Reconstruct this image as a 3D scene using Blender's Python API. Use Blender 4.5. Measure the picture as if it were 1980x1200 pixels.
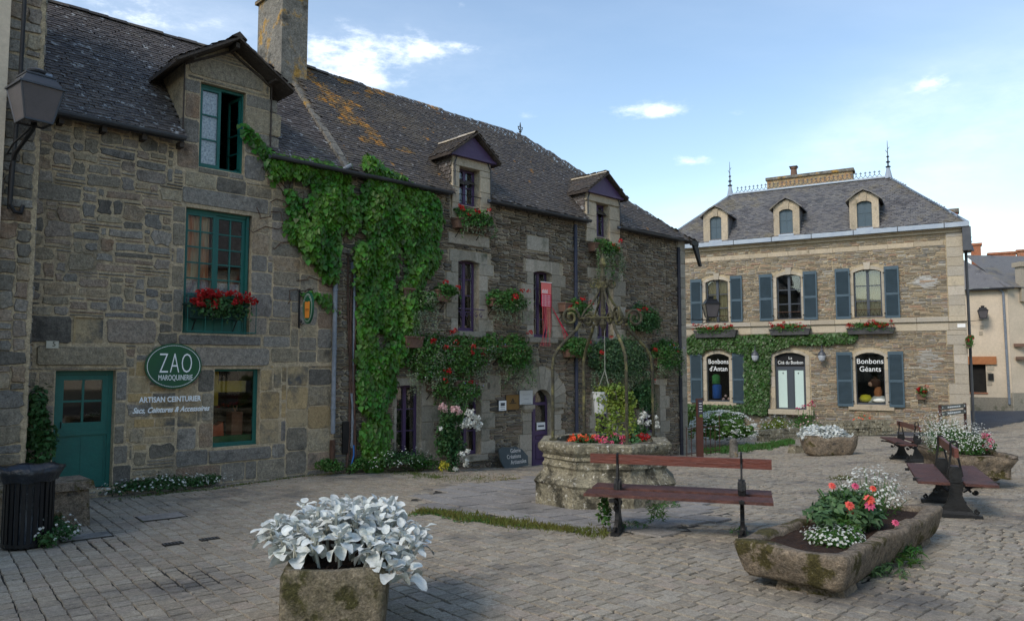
import bpy, math, random
import numpy as np
from mathutils import Vector, Matrix, noise as mnoise
random.seed(7); rng = np.random.default_rng(7)
R = math.radians; PI = math.pi
scene = bpy.context.scene
for o in list(bpy.data.objects): bpy.data.objects.remove(o)
C = scene.collection
# ------------------------------------------------------------------ camera, sky, sun, exposure
FOC = 1450.0; PITCH = math.atan(107/FOC); EYE = 1.85
cam = bpy.data.objects.new('camera', bpy.data.cameras.new('camera')); C.objects.link(cam)
cam.data.sensor_width = 36; cam.data.lens = 36*FOC/1980; cam.data.clip_end = 2000; cam.data.clip_start = .05
cam.location = (0, 0, EYE); cam.rotation_euler = (PI/2+PITCH, 0, 0); scene.camera = cam
SUN_ELEV, SUN_AZ = R(40), R(222)          # azimuth clockwise from +Y: the sun stands to the left, a little behind the viewer
sdir = Vector((math.sin(SUN_AZ)*math.cos(SUN_ELEV), math.cos(SUN_AZ)*math.cos(SUN_ELEV), math.sin(SUN_ELEV)))
w = bpy.data.worlds.new('World'); scene.world = w; w.use_nodes = True
nt = w.node_tree; nt.nodes.clear()
def N(nt, t, **k):
    n = nt.nodes.new(t)
    for a, b in k.items():
        if a.startswith('i_'): n.inputs[a[2:].replace('_', ' ')].default_value = b
        else: setattr(n, a, b)
    return n
out = N(nt, 'ShaderNodeOutputWorld'); bg = N(nt, 'ShaderNodeBackground'); bg.inputs[1].default_value = .116
sky = N(nt, 'ShaderNodeTexSky', sky_type='NISHITA', sun_disc=False, sun_elevation=SUN_ELEV, sun_rotation=SUN_AZ, altitude=100, air_density=1.3, dust_density=.35, ozone_density=1.2)
tc = N(nt, 'ShaderNodeTexCoord')
def vmath(nt, op, a, b=None):
    n = N(nt, 'ShaderNodeVectorMath', operation=op)
    nt.links.new(a, n.inputs[0])
    if b is not None:
        if isinstance(b, (tuple, list)): n.inputs[1].default_value = b
        else: nt.links.new(b, n.inputs[1])
    return n
def smath(nt, op, a, b=None, clamp=False):
    n = N(nt, 'ShaderNodeMath', operation=op, use_clamp=clamp)
    for i, q in enumerate((a, b)):
        if q is None: continue
        if isinstance(q, (int, float)): n.inputs[i].default_value = q
        else: nt.links.new(q, n.inputs[i])
    return n.outputs[0]
def pixdir(px, py):
    d = Vector(((px-990)/FOC, 1, -(py-600)/FOC))
    d = Vector((d.x, d.y*math.cos(PITCH)-d.z*math.sin(PITCH), d.y*math.sin(PITCH)+d.z*math.cos(PITCH)))
    return d
dirv = tc.outputs['Generated']
sep = N(nt, 'ShaderNodeSeparateXYZ'); nt.links.new(dirv, sep.inputs[0])
zc = smath(nt, 'ADD', smath(nt, 'MAXIMUM', sep.outputs[2], 0.0), .12)
comb = N(nt, 'ShaderNodeCombineXYZ')
nt.links.new(smath(nt, 'DIVIDE', sep.outputs[0], zc), comb.inputs[0]); nt.links.new(smath(nt, 'DIVIDE', sep.outputs[1], zc), comb.inputs[1])
mp = N(nt, 'ShaderNodeMapping'); nt.links.new(comb.outputs[0], mp.inputs[0]); mp.inputs['Scale'].default_value = (.5, 1.0, 1); mp.inputs['Rotation'].default_value = (0, 0, R(-35))
n1 = N(nt, 'ShaderNodeTexNoise', i_Scale=.8, i_Detail=7, i_Roughness=.56); nt.links.new(mp.outputs[0], n1.inputs['Vector'])
veil = N(nt, 'ShaderNodeMapRange', interpolation_type='SMOOTHSTEP'); veil.inputs[1].default_value = .42; veil.inputs[2].default_value = .80
nt.links.new(n1.outputs[0], veil.inputs[0])
# the separate small clouds of the photograph, each a soft blob of noise in its own direction
mp2 = N(nt, 'ShaderNodeMapping'); nt.links.new(dirv, mp2.inputs[0]); mp2.inputs['Scale'].default_value = (1, 1, 2.6); n2 = N(nt, 'ShaderNodeTexNoise', i_Scale=20, i_Detail=9, i_Roughness=.66); nt.links.new(mp2.outputs[0], n2.inputs['Vector'])
blob = None
for px, py, rx, rz, am in ((672, 118, .085, .042, 1.0), (640, 150, .05, .03, .8), (800, 92, .06, .02, .95), (880, 95, .06, .014, .7), (788, 152, .02, .014, .8), (1250, 214, .065, .014, .95), (1345, 308, .03, .008, .9), (1410, 222, .05, .006, .5), (1025, 228, .02, .012, .55), (1805, 158, .03, .012, .8), (250, 20, .07, .025, .75), (350, 35, .05, .015, .6), (1390, 420, .06, .02, .4), (890, 5, .01, .03, .4)):
    d = pixdir(px, py).normalized()
    df = vmath(nt, 'SUBTRACT', dirv, tuple(d))
    right = Vector((d.y, -d.x, 0)).normalized(); up = right.cross(d)
    a = vmath(nt, 'DOT_PRODUCT', df.outputs[0], tuple(right/rx)).outputs['Value']; b = vmath(nt, 'DOT_PRODUCT', df.outputs[0], tuple(up/rz)).outputs['Value']
    front = vmath(nt, 'DOT_PRODUCT', dirv, tuple(d)).outputs['Value']
    q = smath(nt, 'ADD', smath(nt, 'MULTIPLY', a, a), smath(nt, 'MULTIPLY', b, b))
    g = smath(nt, 'MULTIPLY', smath(nt, 'EXPONENT', smath(nt, 'MULTIPLY', q, -.8)), smath(nt, 'GREATER_THAN', front, 0))
    g = smath(nt, 'MULTIPLY', g, am)
    blob = g if blob is None else smath(nt, 'MAXIMUM', blob, g)
soft = None
for px, py, rx, rz, am in ((1700, 235, .13, .035, .38), (1640, 270, .10, .05, .3), (1920, 260, .20, .05, .36), (1980, 210, .12, .04, .3), (1880, 380, .2, .06, .12), (1400, 420, .12, .03, .4), (300, 30, .12, .03, .5), (720, 130, .2, .05, .35)):
    d = pixdir(px, py).normalized(); df = vmath(nt, 'SUBTRACT', dirv, tuple(d)); right = Vector((d.y, -d.x, 0)).normalized(); up = right.cross(d); t_ = R(22 if px > 1500 else 0); r2 = right*math.cos(t_)+up*math.sin(t_); u2 = up*math.cos(t_)-right*math.sin(t_)
    a = vmath(nt, 'DOT_PRODUCT', df.outputs[0], tuple(r2/rx)).outputs['Value']; b = vmath(nt, 'DOT_PRODUCT', df.outputs[0], tuple(u2/rz)).outputs['Value']
    front = vmath(nt, 'DOT_PRODUCT', dirv, tuple(d)).outputs['Value']
    g = smath(nt, 'MULTIPLY', smath(nt, 'MULTIPLY', smath(nt, 'EXPONENT', smath(nt, 'MULTIPLY', smath(nt, 'ADD', smath(nt, 'MULTIPLY', a, a), smath(nt, 'MULTIPLY', b, b)), -1.0)), smath(nt, 'GREATER_THAN', front, 0)), am)
    soft = g if soft is None else smath(nt, 'ADD', soft, g)
soft = smath(nt, 'MULTIPLY', soft, smath(nt, 'MULTIPLY', smath(nt, 'MULTIPLY', n2.outputs[0], n1.outputs[0]), 1.25))
bm_ = N(nt, 'ShaderNodeMapRange', interpolation_type='SMOOTHSTEP'); bm_.inputs[1].default_value = .40; bm_.inputs[2].default_value = 1.45
nt.links.new(smath(nt, 'ADD', blob, smath(nt, 'MULTIPLY', smath(nt, 'SUBTRACT', n2.outputs[0], .5), 2.4)), bm_.inputs[0])
cl = smath(nt, 'ADD', smath(nt, 'ADD', smath(nt, 'MULTIPLY', veil.outputs[0], .14), soft), smath(nt, 'MULTIPLY', smath(nt, 'MULTIPLY', bm_.outputs[0], smath(nt, 'MULTIPLY', blob, 1.3, True)), .9), clamp=True)
mx = N(nt, 'ShaderNodeMix', data_type='RGBA'); nt.links.new(cl, mx.inputs[0]); nt.links.new(sky.outputs[0], mx.inputs[6]); mx.inputs[7].default_value = (7.6, 8.0, 8.6, 1)
nt.links.new(mx.outputs[2], bg.inputs[0]); nt.links.new(bg.outputs[0], out.inputs[0])
sun = bpy.data.objects.new('sun', bpy.data.lights.new('sun', 'SUN')); C.objects.link(sun)
sun.data.energy = 1.5; sun.data.angle = R(22); sun.data.color = (1, .90, .77); sun.rotation_euler = sdir.to_track_quat('Z', 'Y').to_euler()
scene.view_settings.view_transform = 'Standard'; scene.view_settings.look = 'None'; scene.view_settings.gamma = 1
scene.view_settings.exposure = .82; scene.view_settings.use_curve_mapping = False
scene.render.resolution_x = 1024; scene.render.resolution_y = 620

# ------------------------------------------------------------------ ground shape (the square slopes away from the viewer)
HP = np.array([(-6.33,12.08,2.05),(-4.2,14,2.05),(-3.55,14.7,2.07),(-1.5,16.6,2.28),(.645,18.7,2.48),(5.36,23.2,2.75),(16.9,28,2.45),(11.4,32,2.7),(8.2,15.8,2.07),(4.9,8.2,1.72),(1.8,8,1.83),(-5.5,8,1.98),(-1,5.2,1.87),(3.2,5.6,1.70),(8.5,20.2,2.38),(1.2,10.5,1.97),(6.5,5,1.62),(-7,5,1.9),(20,44,2.55),(26,30,2.2),(14,8,1.5),(-10,2,1.9),(-6,30,2.9),(0,0,1.75),(12,0,1.4)])
def _ker(a, b): return np.sqrt(((a[:, None, :]-b[None])**2).sum(-1))
_n = len(HP); _K = _ker(HP[:, :2], HP[:, :2])-np.eye(_n)*1.2; _Pm = np.c_[np.ones(_n), HP[:, :2]]
_A = np.block([[_K, _Pm], [_Pm.T, np.zeros((3, 3))]]); _W = np.linalg.solve(_A, np.r_[HP[:, 2], 0, 0, 0])
def gz(x, y):
    x = np.atleast_1d(np.asarray(x, float)); y = np.atleast_1d(np.asarray(y, float)); sh = x.shape
    q = np.c_[np.clip(x.ravel(), -14, 34), np.clip(y.ravel(), -3, 55)]
    h = _ker(q, HP[:, :2])@_W[:_n]+np.c_[np.ones(len(q)), q]@_W[_n:]
    return (EYE-h).reshape(sh)
def gzs(x, y): return float(gz(x, y)[0])
def G(px, py):                                  # where the sight line through a photograph point meets the ground
    d = pixdir(px, py); t = 8.0
    for _ in range(60): t = .5*t+.5*(gzs(d.x*t, d.y*t)-EYE)/d.z
    return Vector((d.x*t, d.y*t, gzs(d.x*t, d.y*t)))
def at_depth(px, py, Y): d = pixdir(px, py); return Vector((0, 0, EYE))+d*(Y/d.y)

# ------------------------------------------------------------------ mesh helpers
class MB:
    def __init__(s): s.V = []; s.F = []; s.n = 0
    def add(s, v, f, m=0):
        v = np.asarray(v, float).reshape(-1, 3)
        groups = {}
        if isinstance(f, np.ndarray): groups[f.shape[1]] = f
        else:
            for q in f: groups.setdefault(len(q), []).append(q)
        for k, g in groups.items(): s.F.append((np.asarray(g, np.int64)+s.n, m))
        s.V.append(v); s.n += len(v); return s
    def box(s, c, size, rz=0, m=0, taper=1, rot=None):
        x, y, z = [q/2 for q in size]; t = taper
        v = np.array([(-x,-y,-z),(x,-y,-z),(x,y,-z),(-x,y,-z),(-x*t,-y*t,z),(x*t,-y*t,z),(x*t,y*t,z),(-x*t,y*t,z)])
        if rot is not None: v = v@np.array(rot).T
        if rz: c_, s_ = math.cos(rz), math.sin(rz); v = v@np.array([(c_,-s_,0),(s_,c_,0),(0,0,1)]).T
        return s.add(v+np.array(c), np.array([(0,3,2,1),(4,5,6,7),(0,1,5,4),(1,2,6,5),(2,3,7,6),(3,0,4,7)]), m)
    def b2(s, x0, x1, y0, y1, z0, z1, m=0): return s.box(((x0+x1)/2,(y0+y1)/2,(z0+z1)/2),(abs(x1-x0),abs(y1-y0),abs(z1-z0)), m=m)
    def bar(s, a, b, wd, th=None, m=0, up=(0,0,1)):
        a, b = Vector(a), Vector(b); d = b-a; L = d.length
        if L < 1e-6: return s
        d.normalize(); u = Vector(up)
        if abs(d.dot(u)) > .98: u = Vector((0,1,0))
        r = d.cross(u).normalized(); u = r.cross(d)
        M = np.array([r, d, u]).T
        return s.box((a+b)/2, (wd, L, th or wd), rot=M, m=m)
    def tube(s, pts, r, k=8, m=0, caps=True):
        pts = [Vector(p) for p in pts]; n = len(pts); rs = r if isinstance(r, (list, tuple)) else [r]*n
        V = []; pr = None
        for i, p in enumerate(pts):
            d = (pts[min(i+1, n-1)]-pts[max(i-1, 0)]).normalized()
            if pr is None:
                a = Vector((0,0,1)) if abs(d.z) < .9 else Vector((1,0,0)); pr = d.cross(a).normalized()
            pr = (pr-d*pr.dot(d)).normalized(); q = d.cross(pr)
            for j in range(k):
                t = 2*PI*j/k; V.append(p+(pr*math.cos(t)+q*math.sin(t))*rs[i])
        F = [(i*k+j, i*k+(j+1)%k, (i+1)*k+(j+1)%k, (i+1)*k+j) for i in range(n-1) for j in range(k)]
        s.add([tuple(v) for v in V], F, m)
        if caps: s.F.append((np.array([list(range(k))[::-1]])+s.n-n*k, m)); s.F.append((np.array([list(range(k))])+s.n-k, m))
        return s
    def lathe(s, prof, c=(0,0,0), k=16, m=0, ph=0, sx=1, sy=1):
        V = []; n = len(prof)
        for r, z in prof:
            for j in range(k):
                t = 2*PI*j/k+ph; V.append((c[0]+r*sx*math.cos(t), c[1]+r*sy*math.sin(t), c[2]+z))
        F = [(i*k+j, i*k+(j+1)%k, (i+1)*k+(j+1)%k, (i+1)*k+j) for i in range(n-1) for j in range(k)]
        s.add(V, F, m)
        s.F.append((np.array([list(range(k))[::-1]])+s.n-n*k, m)); s.F.append((np.array([list(range(k))])+s.n-k, m))
        return s
    def prism(s, poly, y0, y1, m=0, ax='y'):      # polygon (a, z) pushed from y0 to y1
        n = len(poly)
        if ax == 'y': V = [(a, y0, z) for a, z in poly]+[(a, y1, z) for a, z in poly]
        elif ax == 'x': V = [(y0, a, z) for a, z in poly]+[(y1, a, z) for a, z in poly]
        else: V = [(a, z, y0) for a, z in poly]+[(a, z, y1) for a, z in poly]
        F = [(i, (i+1) % n, n+(i+1) % n, n+i) for i in range(n)]+[tuple(range(n))[::-1], tuple(range(n, 2*n))]
        return s.add(V, F, m)
    def poly(s, pts, m=0): return s.add([tuple(p) for p in pts], [tuple(range(len(pts)))], m)
    def scatter(s, tv, tf, P, Rm, S, m=0):
        tv = np.asarray(tv, float); tf = np.asarray(tf); n = len(P); k = len(tv)
        S = np.asarray(S, float); S = S[:, None, None] if S.ndim == 1 else S[:, None, :]
        V = np.einsum('nij,nkj->nki', Rm, tv[None]*S)+np.asarray(P)[:, None, :]
        F = (tf[None]+(np.arange(n)*k)[:, None, None]).reshape(-1, tf.shape[1])
        return s.add(V.reshape(-1, 3), F, m)
    def mesh(s, name, mats, smooth=False, off=(0,0,0), mat=None):
        V = np.concatenate(s.V) if s.V else np.zeros((0, 3)); V = V-np.array(off)
        if mat is not None: V = V@np.array(mat).T
        me = bpy.data.meshes.new(name)
        me.vertices.add(len(V)); me.vertices.foreach_set('co', V.ravel())
        lt = []; ll = []; mi = []
        for f, m in s.F: lt.append(np.full(len(f), f.shape[1])); ll.append(f.ravel()); mi.append(np.full(len(f), m))
        if lt:
            lt = np.concatenate(lt); ll = np.concatenate(ll); mi = np.concatenate(mi)
            me.loops.add(len(ll)); me.loops.foreach_set('vertex_index', ll)
            me.polygons.add(len(lt)); me.polygons.foreach_set('loop_start', np.r_[0, np.cumsum(lt)[:-1]]); me.polygons.foreach_set('material_index', mi)
            if smooth: me.polygons.foreach_set('use_smooth', np.ones(len(lt), bool))
        for q in (mats if isinstance(mats, (list, tuple)) else [mats]): me.materials.append(q)
        if not smooth and len(me.polygons): me.shade_flat()
        me.update(calc_edges=True); return me
    def obj(s, name, mats, parent=None, loc=(0,0,0), rz=0, smooth=False, off=(0,0,0), label=None, kind=None):
        o = bpy.data.objects.new(name, s.mesh(name, mats, smooth, off)); C.objects.link(o)
        o.location = loc; o.rotation_euler = (0, 0, rz); o.parent = parent
        if label: o['label'] = label
        if kind: o['kind'] = kind
        return o
def tag(o, label, cat, group=None, kind=None):
    o['label'] = label; o['category'] = cat
    if group: o['group'] = group
    if kind: o['kind'] = kind
    return o
def thing(name, label, cat, loc=(0,0,0), rz=0, group=None):
    o = bpy.data.objects.new(name, None); C.objects.link(o); o.location = loc; o.rotation_euler = (0, 0, rz); o.empty_display_size = .2
    return tag(o, label, cat, group)
def structure(o): o['kind'] = 'structure'; return o
def link(name, me, parent, loc=(0,0,0), rot=(0,0,0), sc=1):
    o = bpy.data.objects.new(name, me); C.objects.link(o); o.parent = parent; o.location = loc; o.rotation_euler = rot
    o.scale = (sc, sc, sc) if isinstance(sc, (int, float)) else sc
    return o
def rots(normals, spin=None, jit=0):               # rotation matrices taking +Z to each normal
    n = np.asarray(normals, float)+rng.normal(0, 1, (len(normals), 3))*jit
    n /= np.linalg.norm(n, axis=1)[:, None]+1e-9
    a = np.where(np.abs(n[:, 2:3]) < .95, np.array([[0,0,1.]]), np.array([[1.,0,0]])); x = np.cross(a, n); x /= np.linalg.norm(x, axis=1)[:, None]
    y = np.cross(n, x); t = rng.uniform(0, 2*PI, len(n)) if spin is None else np.full(len(n), spin)+rng.normal(0, .35, len(n))
    c, s_ = np.cos(t)[:, None], np.sin(t)[:, None]
    return np.stack([x*c+y*s_, -x*s_+y*c, n], axis=2)
def textmb(mb, s, size, M4, sx=1, shear=0, extrude=.004, m=0, align='CENTER', spacing=1, thin=0):
    cu = bpy.data.curves.new('t', 'FONT'); cu.body = s; cu.size = size; cu.extrude = extrude; cu.align_x = align; cu.shear = shear; cu.resolution_u = 3; cu.offset = thin; cu.space_character = spacing
    ob = bpy.data.objects.new('t', cu); C.objects.link(ob)
    dg = bpy.context.evaluated_depsgraph_get(); me = bpy.data.meshes.new_from_object(ob.evaluated_get(dg))
    M = np.array(M4); v = np.array([tuple(q.co) for q in me.vertices])
    if len(v):
        v[:, 0] *= sx; v = v@M[:3, :3].T+M[:3, 3]
        mb.add(v, [tuple(p.vertices) for p in me.polygons], m)
    bpy.data.objects.remove(ob); bpy.data.meshes.remove(me); bpy.data.curves.remove(cu)
WALLTXT = np.array([(1,0,0,0),(0,0,-1,0),(0,1,0,0),(0,0,0,1)], float)   # text plane facing local -Y
def wt(x, y, z): M = WALLTXT.copy(); M[:3, 3] = (x, y, z); return M

# ------------------------------------------------------------------ materials
def mat(name, cols, rough=.85, scale=3, detail=5, bump=.3, bscale=30, rnd=.25, pal=None, metal=0, spots=None, spec=.3, trans=0, stretch=(1,1,1), patch=None, hue=0):
    m = bpy.data.materials.new(name); m.use_nodes = True; t = m.node_tree; p = t.nodes['Principled BSDF']
    L = t.links.new
    geo = N(t, 'ShaderNodeNewGeometry'); oi = N(t, 'ShaderNodeObjectInfo')
    mpn = N(t, 'ShaderNodeMapping'); L(geo.outputs['Position'], mpn.inputs[0]); mpn.inputs['Scale'].default_value = stretch; vec = mpn.outputs[0]
    r = smath(t, 'FRACT', smath(t, 'ADD', smath(t, 'MULTIPLY', oi.outputs['Random'], 7.31), smath(t, 'MULTIPLY', geo.outputs['Random Per Island'], 3.17)))
    nz = N(t, 'ShaderNodeTexNoise', i_Scale=scale, i_Detail=detail, i_Roughness=.6); L(vec, nz.inputs['Vector'])
    if pal:
        cr = N(t, 'ShaderNodeValToRGB'); cr.color_ramp.interpolation = 'LINEAR'; e = cr.color_ramp.elements
        while len(e) < len(pal): e.new(.5)
        for i, c in enumerate(pal): e[i].position = i/(len(pal)-1); e[i].color = (*c, 1)
        L(r, cr.inputs[0]); base = cr.outputs[0]
    else:
        cb = N(t, 'ShaderNodeRGB'); cb.outputs[0].default_value = (*cols[0], 1); base = cb.outputs[0]
    if len(cols) > 1 or pal:
        mr = N(t, 'ShaderNodeMapRange'); mr.inputs[1].default_value = .35; mr.inputs[2].default_value = .68; L(nz.outputs[0], mr.inputs[0])
        mix = N(t, 'ShaderNodeMix', data_type='RGBA'); L(base, mix.inputs[6])
        fac = mr.outputs[0]
        if pal and len(cols) == 1: fac = smath(t, 'MULTIPLY', fac, .5)
        mix.inputs[7].default_value = (*cols[-1], 1); L(fac, mix.inputs[0]); base = mix.outputs[2]
    if patch:                                  # (colour, scale, low, high): larger stains of moss, soot or lichen
        for (c, sc, lo, hi) in patch:
            n3 = N(t, 'ShaderNodeTexNoise', i_Scale=sc, i_Detail=6, i_Roughness=.65); L(geo.outputs['Position'], n3.inputs['Vector'])
            m3 = N(t, 'ShaderNodeMapRange'); m3.inputs[1].default_value = lo; m3.inputs[2].default_value = hi; L(n3.outputs[0], m3.inputs[0])
            mix = N(t, 'ShaderNodeMix', data_type='RGBA'); L(base, mix.inputs[6]); mix.inputs[7].default_value = (*c, 1); L(m3.outputs[0], mix.inputs[0]); base = mix.outputs[2]
    if spots:                                  # (colour, scale, threshold): small lichen discs
        for (c, sc, th) in spots:
            vo = N(t, 'ShaderNodeTexNoise', i_Scale=sc, i_Detail=3, i_Roughness=.7); L(vec, vo.inputs['Vector'])
            m3 = N(t, 'ShaderNodeMapRange'); m3.inputs[1].default_value = th; m3.inputs[2].default_value = th+.05; L(vo.outputs[0], m3.inputs[0])
            mix = N(t, 'ShaderNodeMix', data_type='RGBA'); L(base, mix.inputs[6]); mix.inputs[7].default_value = (*c, 1); L(smath(t, 'MULTIPLY', m3.outputs[0], .75), mix.inputs[0]); base = mix.outputs[2]
    fine = N(t, 'ShaderNodeTexNoise', i_Scale=bscale, i_Detail=6, i_Roughness=.7); L(vec, fine.inputs['Vector'])
    hv = N(t, 'ShaderNodeHueSaturation')
    mo = N(t, 'ShaderNodeTexNoise', i_Scale=bscale*.33, i_Detail=5, i_Roughness=.75); L(vec, mo.inputs['Vector'])
    mm = N(t, 'ShaderNodeMapRange'); mm.inputs[1].default_value = .3; mm.inputs[2].default_value = .7; k_ = min(.42, bump*.55); mm.inputs[3].default_value = 1-k_; mm.inputs[4].default_value = 1+k_; L(mo.outputs[0], mm.inputs[0])
    v1 = smath(t, 'ADD', smath(t, 'MULTIPLY', r, 2*rnd), 1-rnd)
    f2 = N(t, 'ShaderNodeMapRange'); f2.inputs[1].default_value = .32; f2.inputs[2].default_value = .68; c_ = min(.5, bump*.55) if bump else .05; f2.inputs[3].default_value = 1-c_; f2.inputs[4].default_value = 1+c_; L(fine.outputs[0], f2.inputs[0]); v2 = f2.outputs[0]
    L(smath(t, 'MULTIPLY', smath(t, 'MULTIPLY', v1, v2), mm.outputs[0]), hv.inputs['Value']); L(base, hv.inputs['Color'])
    if hue: L(smath(t, 'ADD', smath(t, 'MULTIPLY', r, 2*hue), .5-hue), hv.inputs['Hue'])
    L(hv.outputs[0], p.inputs['Base Color'])
    p.inputs['Roughness'].default_value = rough; p.inputs['Metallic'].default_value = metal; p.inputs['Specular IOR Level'].default_value = spec
    if bump:
        bn = N(t, 'ShaderNodeBump', i_Strength=min(1, bump), i_Distance=.02); 
        L(smath(t, 'ADD', smath(t, 'ADD', fine.outputs[0], smath(t, 'MULTIPLY', mo.outputs[0], 2.2)), smath(t, 'MULTIPLY', nz.outputs[0], 1.5)), bn.inputs['Height']); L(bn.outputs[0], p.inputs['Normal'])
    if trans:
        tr = N(t, 'ShaderNodeBsdfTranslucent'); L(hv.outputs[0], tr.inputs[0]); ms = N(t, 'ShaderNodeMixShader', i_Fac=trans)
        L(p.outputs[0], ms.inputs[1]); L(tr.outputs[0], ms.inputs[2]); L(ms.outputs[0], t.nodes['Material Output'].inputs[0])
    return m
def glassmat(name, tint=(.02,.025,.03), fac=.03):
    m = bpy.data.materials.new(name); m.use_nodes = True; t = m.node_tree; L = t.links.new; t.nodes.remove(t.nodes['Principled BSDF'])
    tr = N(t, 'ShaderNodeBsdfTransparent'); tr.inputs[0].default_value = (.95,.97,.97,1); gl = N(t, 'ShaderNodeBsdfGlossy'); gl.inputs['Roughness'].default_value = .03
    lw = N(t, 'ShaderNodeFresnel', i_IOR=1.6)
    ms = N(t, 'ShaderNodeMixShader'); L(smath(t, 'ADD', smath(t, 'MULTIPLY', lw.outputs[0], .9), fac, True), ms.inputs[0]); L(tr.outputs[0], ms.inputs[1]); L(gl.outputs[0], ms.inputs[2]); L(ms.outputs[0], t.nodes['Material Output'].inputs[0])
    return m
GRAN = mat('granite', [(0.239,0.217,0.179)], pal=[(0.134,0.122,0.105),(0.246,0.217,0.165),(0.320,0.261,0.171),(0.179,0.168,0.149),(0.277,0.254,0.217),(0.231,0.149,0.093),(0.328,0.269,0.171),(0.134,0.128,0.120),(0.261,0.187,0.128)], rnd=.25, scale=5, bump=.7, bscale=45, spots=[((.42,.41,.38), 38, .70)], patch=[((.05,.047,.042), 1.1, .56, .72)])
GRANW = mat('warm_granite', [(0.418,0.300,0.157)], pal=[(0.355,0.261,0.139),(0.429,0.300,0.139),(0.313,0.252,0.157),(0.282,0.232,0.164)], rnd=.15, scale=4, bump=.5, bscale=50, patch=[((.10,.095,.085), 1.6, .52, .66), ((.33,.19,.07), 2.4, .66, .76)])
MORT = mat('lime_mortar', [(0.479,0.375,0.241), (0.364,0.293,0.196)], rnd=0, scale=6, bump=.6, bscale=50, patch=[((.09,.085,.07), 1.0, .55, .75)])
SCHI = mat('schist', [(0.175,0.161,0.132)], pal=[(0.095,0.083,0.069),(0.175,0.146,0.109),(0.132,0.113,0.093),(0.226,0.187,0.132),(0.161,0.108,0.073),(0.087,0.081,0.070),(0.198,0.168,0.124)], rnd=.3, scale=6, bump=.6, bscale=60, spots=[((.38,.37,.33), 45, .72)])
SMORT = mat('earth_mortar', [(0.340,0.285,0.197), (0.429,0.367,0.268)], rnd=0, scale=9, bump=.6, bscale=60)
SCHC = mat('mansion_schist', [(0.310,0.266,0.199)], pal=[(0.210,0.184,0.150),(0.321,0.260,0.180),(0.266,0.248,0.217),(0.365,0.288,0.187),(0.298,0.184,0.124),(0.177,0.173,0.168),(0.332,0.300,0.236)], rnd=.22, scale=5, bump=.5, bscale=60)
CMORT = mat('ochre_mortar', [(.42,.34,.22), (.33,.27,.18)], rnd=0, scale=6, bump=.5, bscale=50)
QUOI = mat('dressed_stone', [(.42,.36,.27)], pal=[(.40,.34,.25),(.36,.33,.28),(.44,.37,.26),(.38,.35,.31)], rnd=.12, scale=3, bump=.3, bscale=60, patch=[((.22,.20,.16), 1.3, .58, .75)])
DRES = mat('dormer_stone', [(0.432,0.357,0.252),(0.370,0.314,0.239)], rnd=.12, scale=2.5, bump=.35, bscale=50, patch=[((.20,.17,.10), 2.5, .58, .72)])
BSURR = mat('window_surround_stone', [(0.283,0.255,0.199)], pal=[(0.237,0.212,0.166),(0.283,0.255,0.199),(0.331,0.293,0.237)], rnd=.12, scale=3, bump=.4, bscale=50, patch=[((.09,.095,.06), 1.9, .55, .7)])
SLATE = mat('slate', [(0.091,0.077,0.066)], pal=[(0.067,0.057,0.055),(0.094,0.080,0.073),(0.080,0.065,0.057),(0.112,0.096,0.085),(0.076,0.064,0.058)], rnd=.2, scale=2, bump=.4, bscale=35, rough=.6, spec=.4, spots=[((.40,.41,.41), 7, .60), ((.30,.29,.27), 22, .66)], patch=[((.13,.115,.085), .5, .58, .75)])
SLATEB = mat('lichen_slate', [(0.090,0.075,0.060)], pal=[(0.065,0.057,0.052),(0.092,0.077,0.066),(0.101,0.082,0.060),(0.075,0.066,0.060)], rnd=.2, scale=2, bump=.4, bscale=35, rough=.6, spec=.4, spots=[((.36,.17,.03), 2.6, .655), ((.40,.40,.40), 9, .64)], patch=[((.125,.10,.07), .6, .55, .75)])
SLATEC = mat('mansion_slate', [(0.132,0.128,0.121)], pal=[(0.097,0.097,0.104),(0.128,0.123,0.125),(0.150,0.141,0.130),(0.110,0.106,0.109)], rnd=.2, scale=1.2, bump=.3, bscale=30, rough=.55, spec=.4, spots=[((.40,.41,.42), 7, .69)], patch=[((.17,.145,.095), .8, .54, .7), ((.075,.07,.07), 1.1, .55, .68)])
ZINC = mat('dark_zinc', [(.055,.06,.07), (.08,.085,.095)], rough=.5, rnd=.05, bump=.05, metal=.3)
ZINCL = mat('pale_zinc', [(.30,.35,.42), (.38,.43,.48)], rough=.5, rnd=.05, bump=.05, metal=.2)
PIPE = mat('grey_pipe', [(.22,.25,.29), (.15,.17,.20)], rough=.5, rnd=.05, bump=.05, metal=.2, scale=12)
GREEN = mat('green_paint', [(0.007,0.114,0.092), (0.007,0.092,0.077)], rough=.45, rnd=.05, bump=.12, bscale=20, spec=.45)
PURP = mat('purple_paint', [(0.078,0.045,0.110), (0.065,0.039,0.091)], rough=.5, rnd=.08, bump=.15, bscale=20, spec=.4)
BLUE = mat('blue_grey_paint', [(.052,.088,.115), (.045,.078,.10)], rough=.5, rnd=.06, bump=.1, bscale=15, spec=.4)
DGREY = mat('dark_grey_paint', [(.05,.06,.075)], rough=.45, rnd=.05, bump=0, spec=.4)
IRON = mat('black_iron', [(.014,.014,.015), (.022,.022,.022)], rough=.45, rnd=.05, bump=.2, bscale=40, metal=.3)
IRONG = mat('mossy_cast_iron', [(.02,.022,.018), (.045,.048,.025)], rough=.7, rnd=.05, bump=.4, bscale=40, scale=6)
WIRON = mat('lichened_wrought_iron', [(0.065,0.062,0.036), (0.036,0.033,0.026)], rough=.8, rnd=.1, bump=.5, bscale=50, scale=9, patch=[((.16,.15,.06), 7, .5, .65)])
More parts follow.
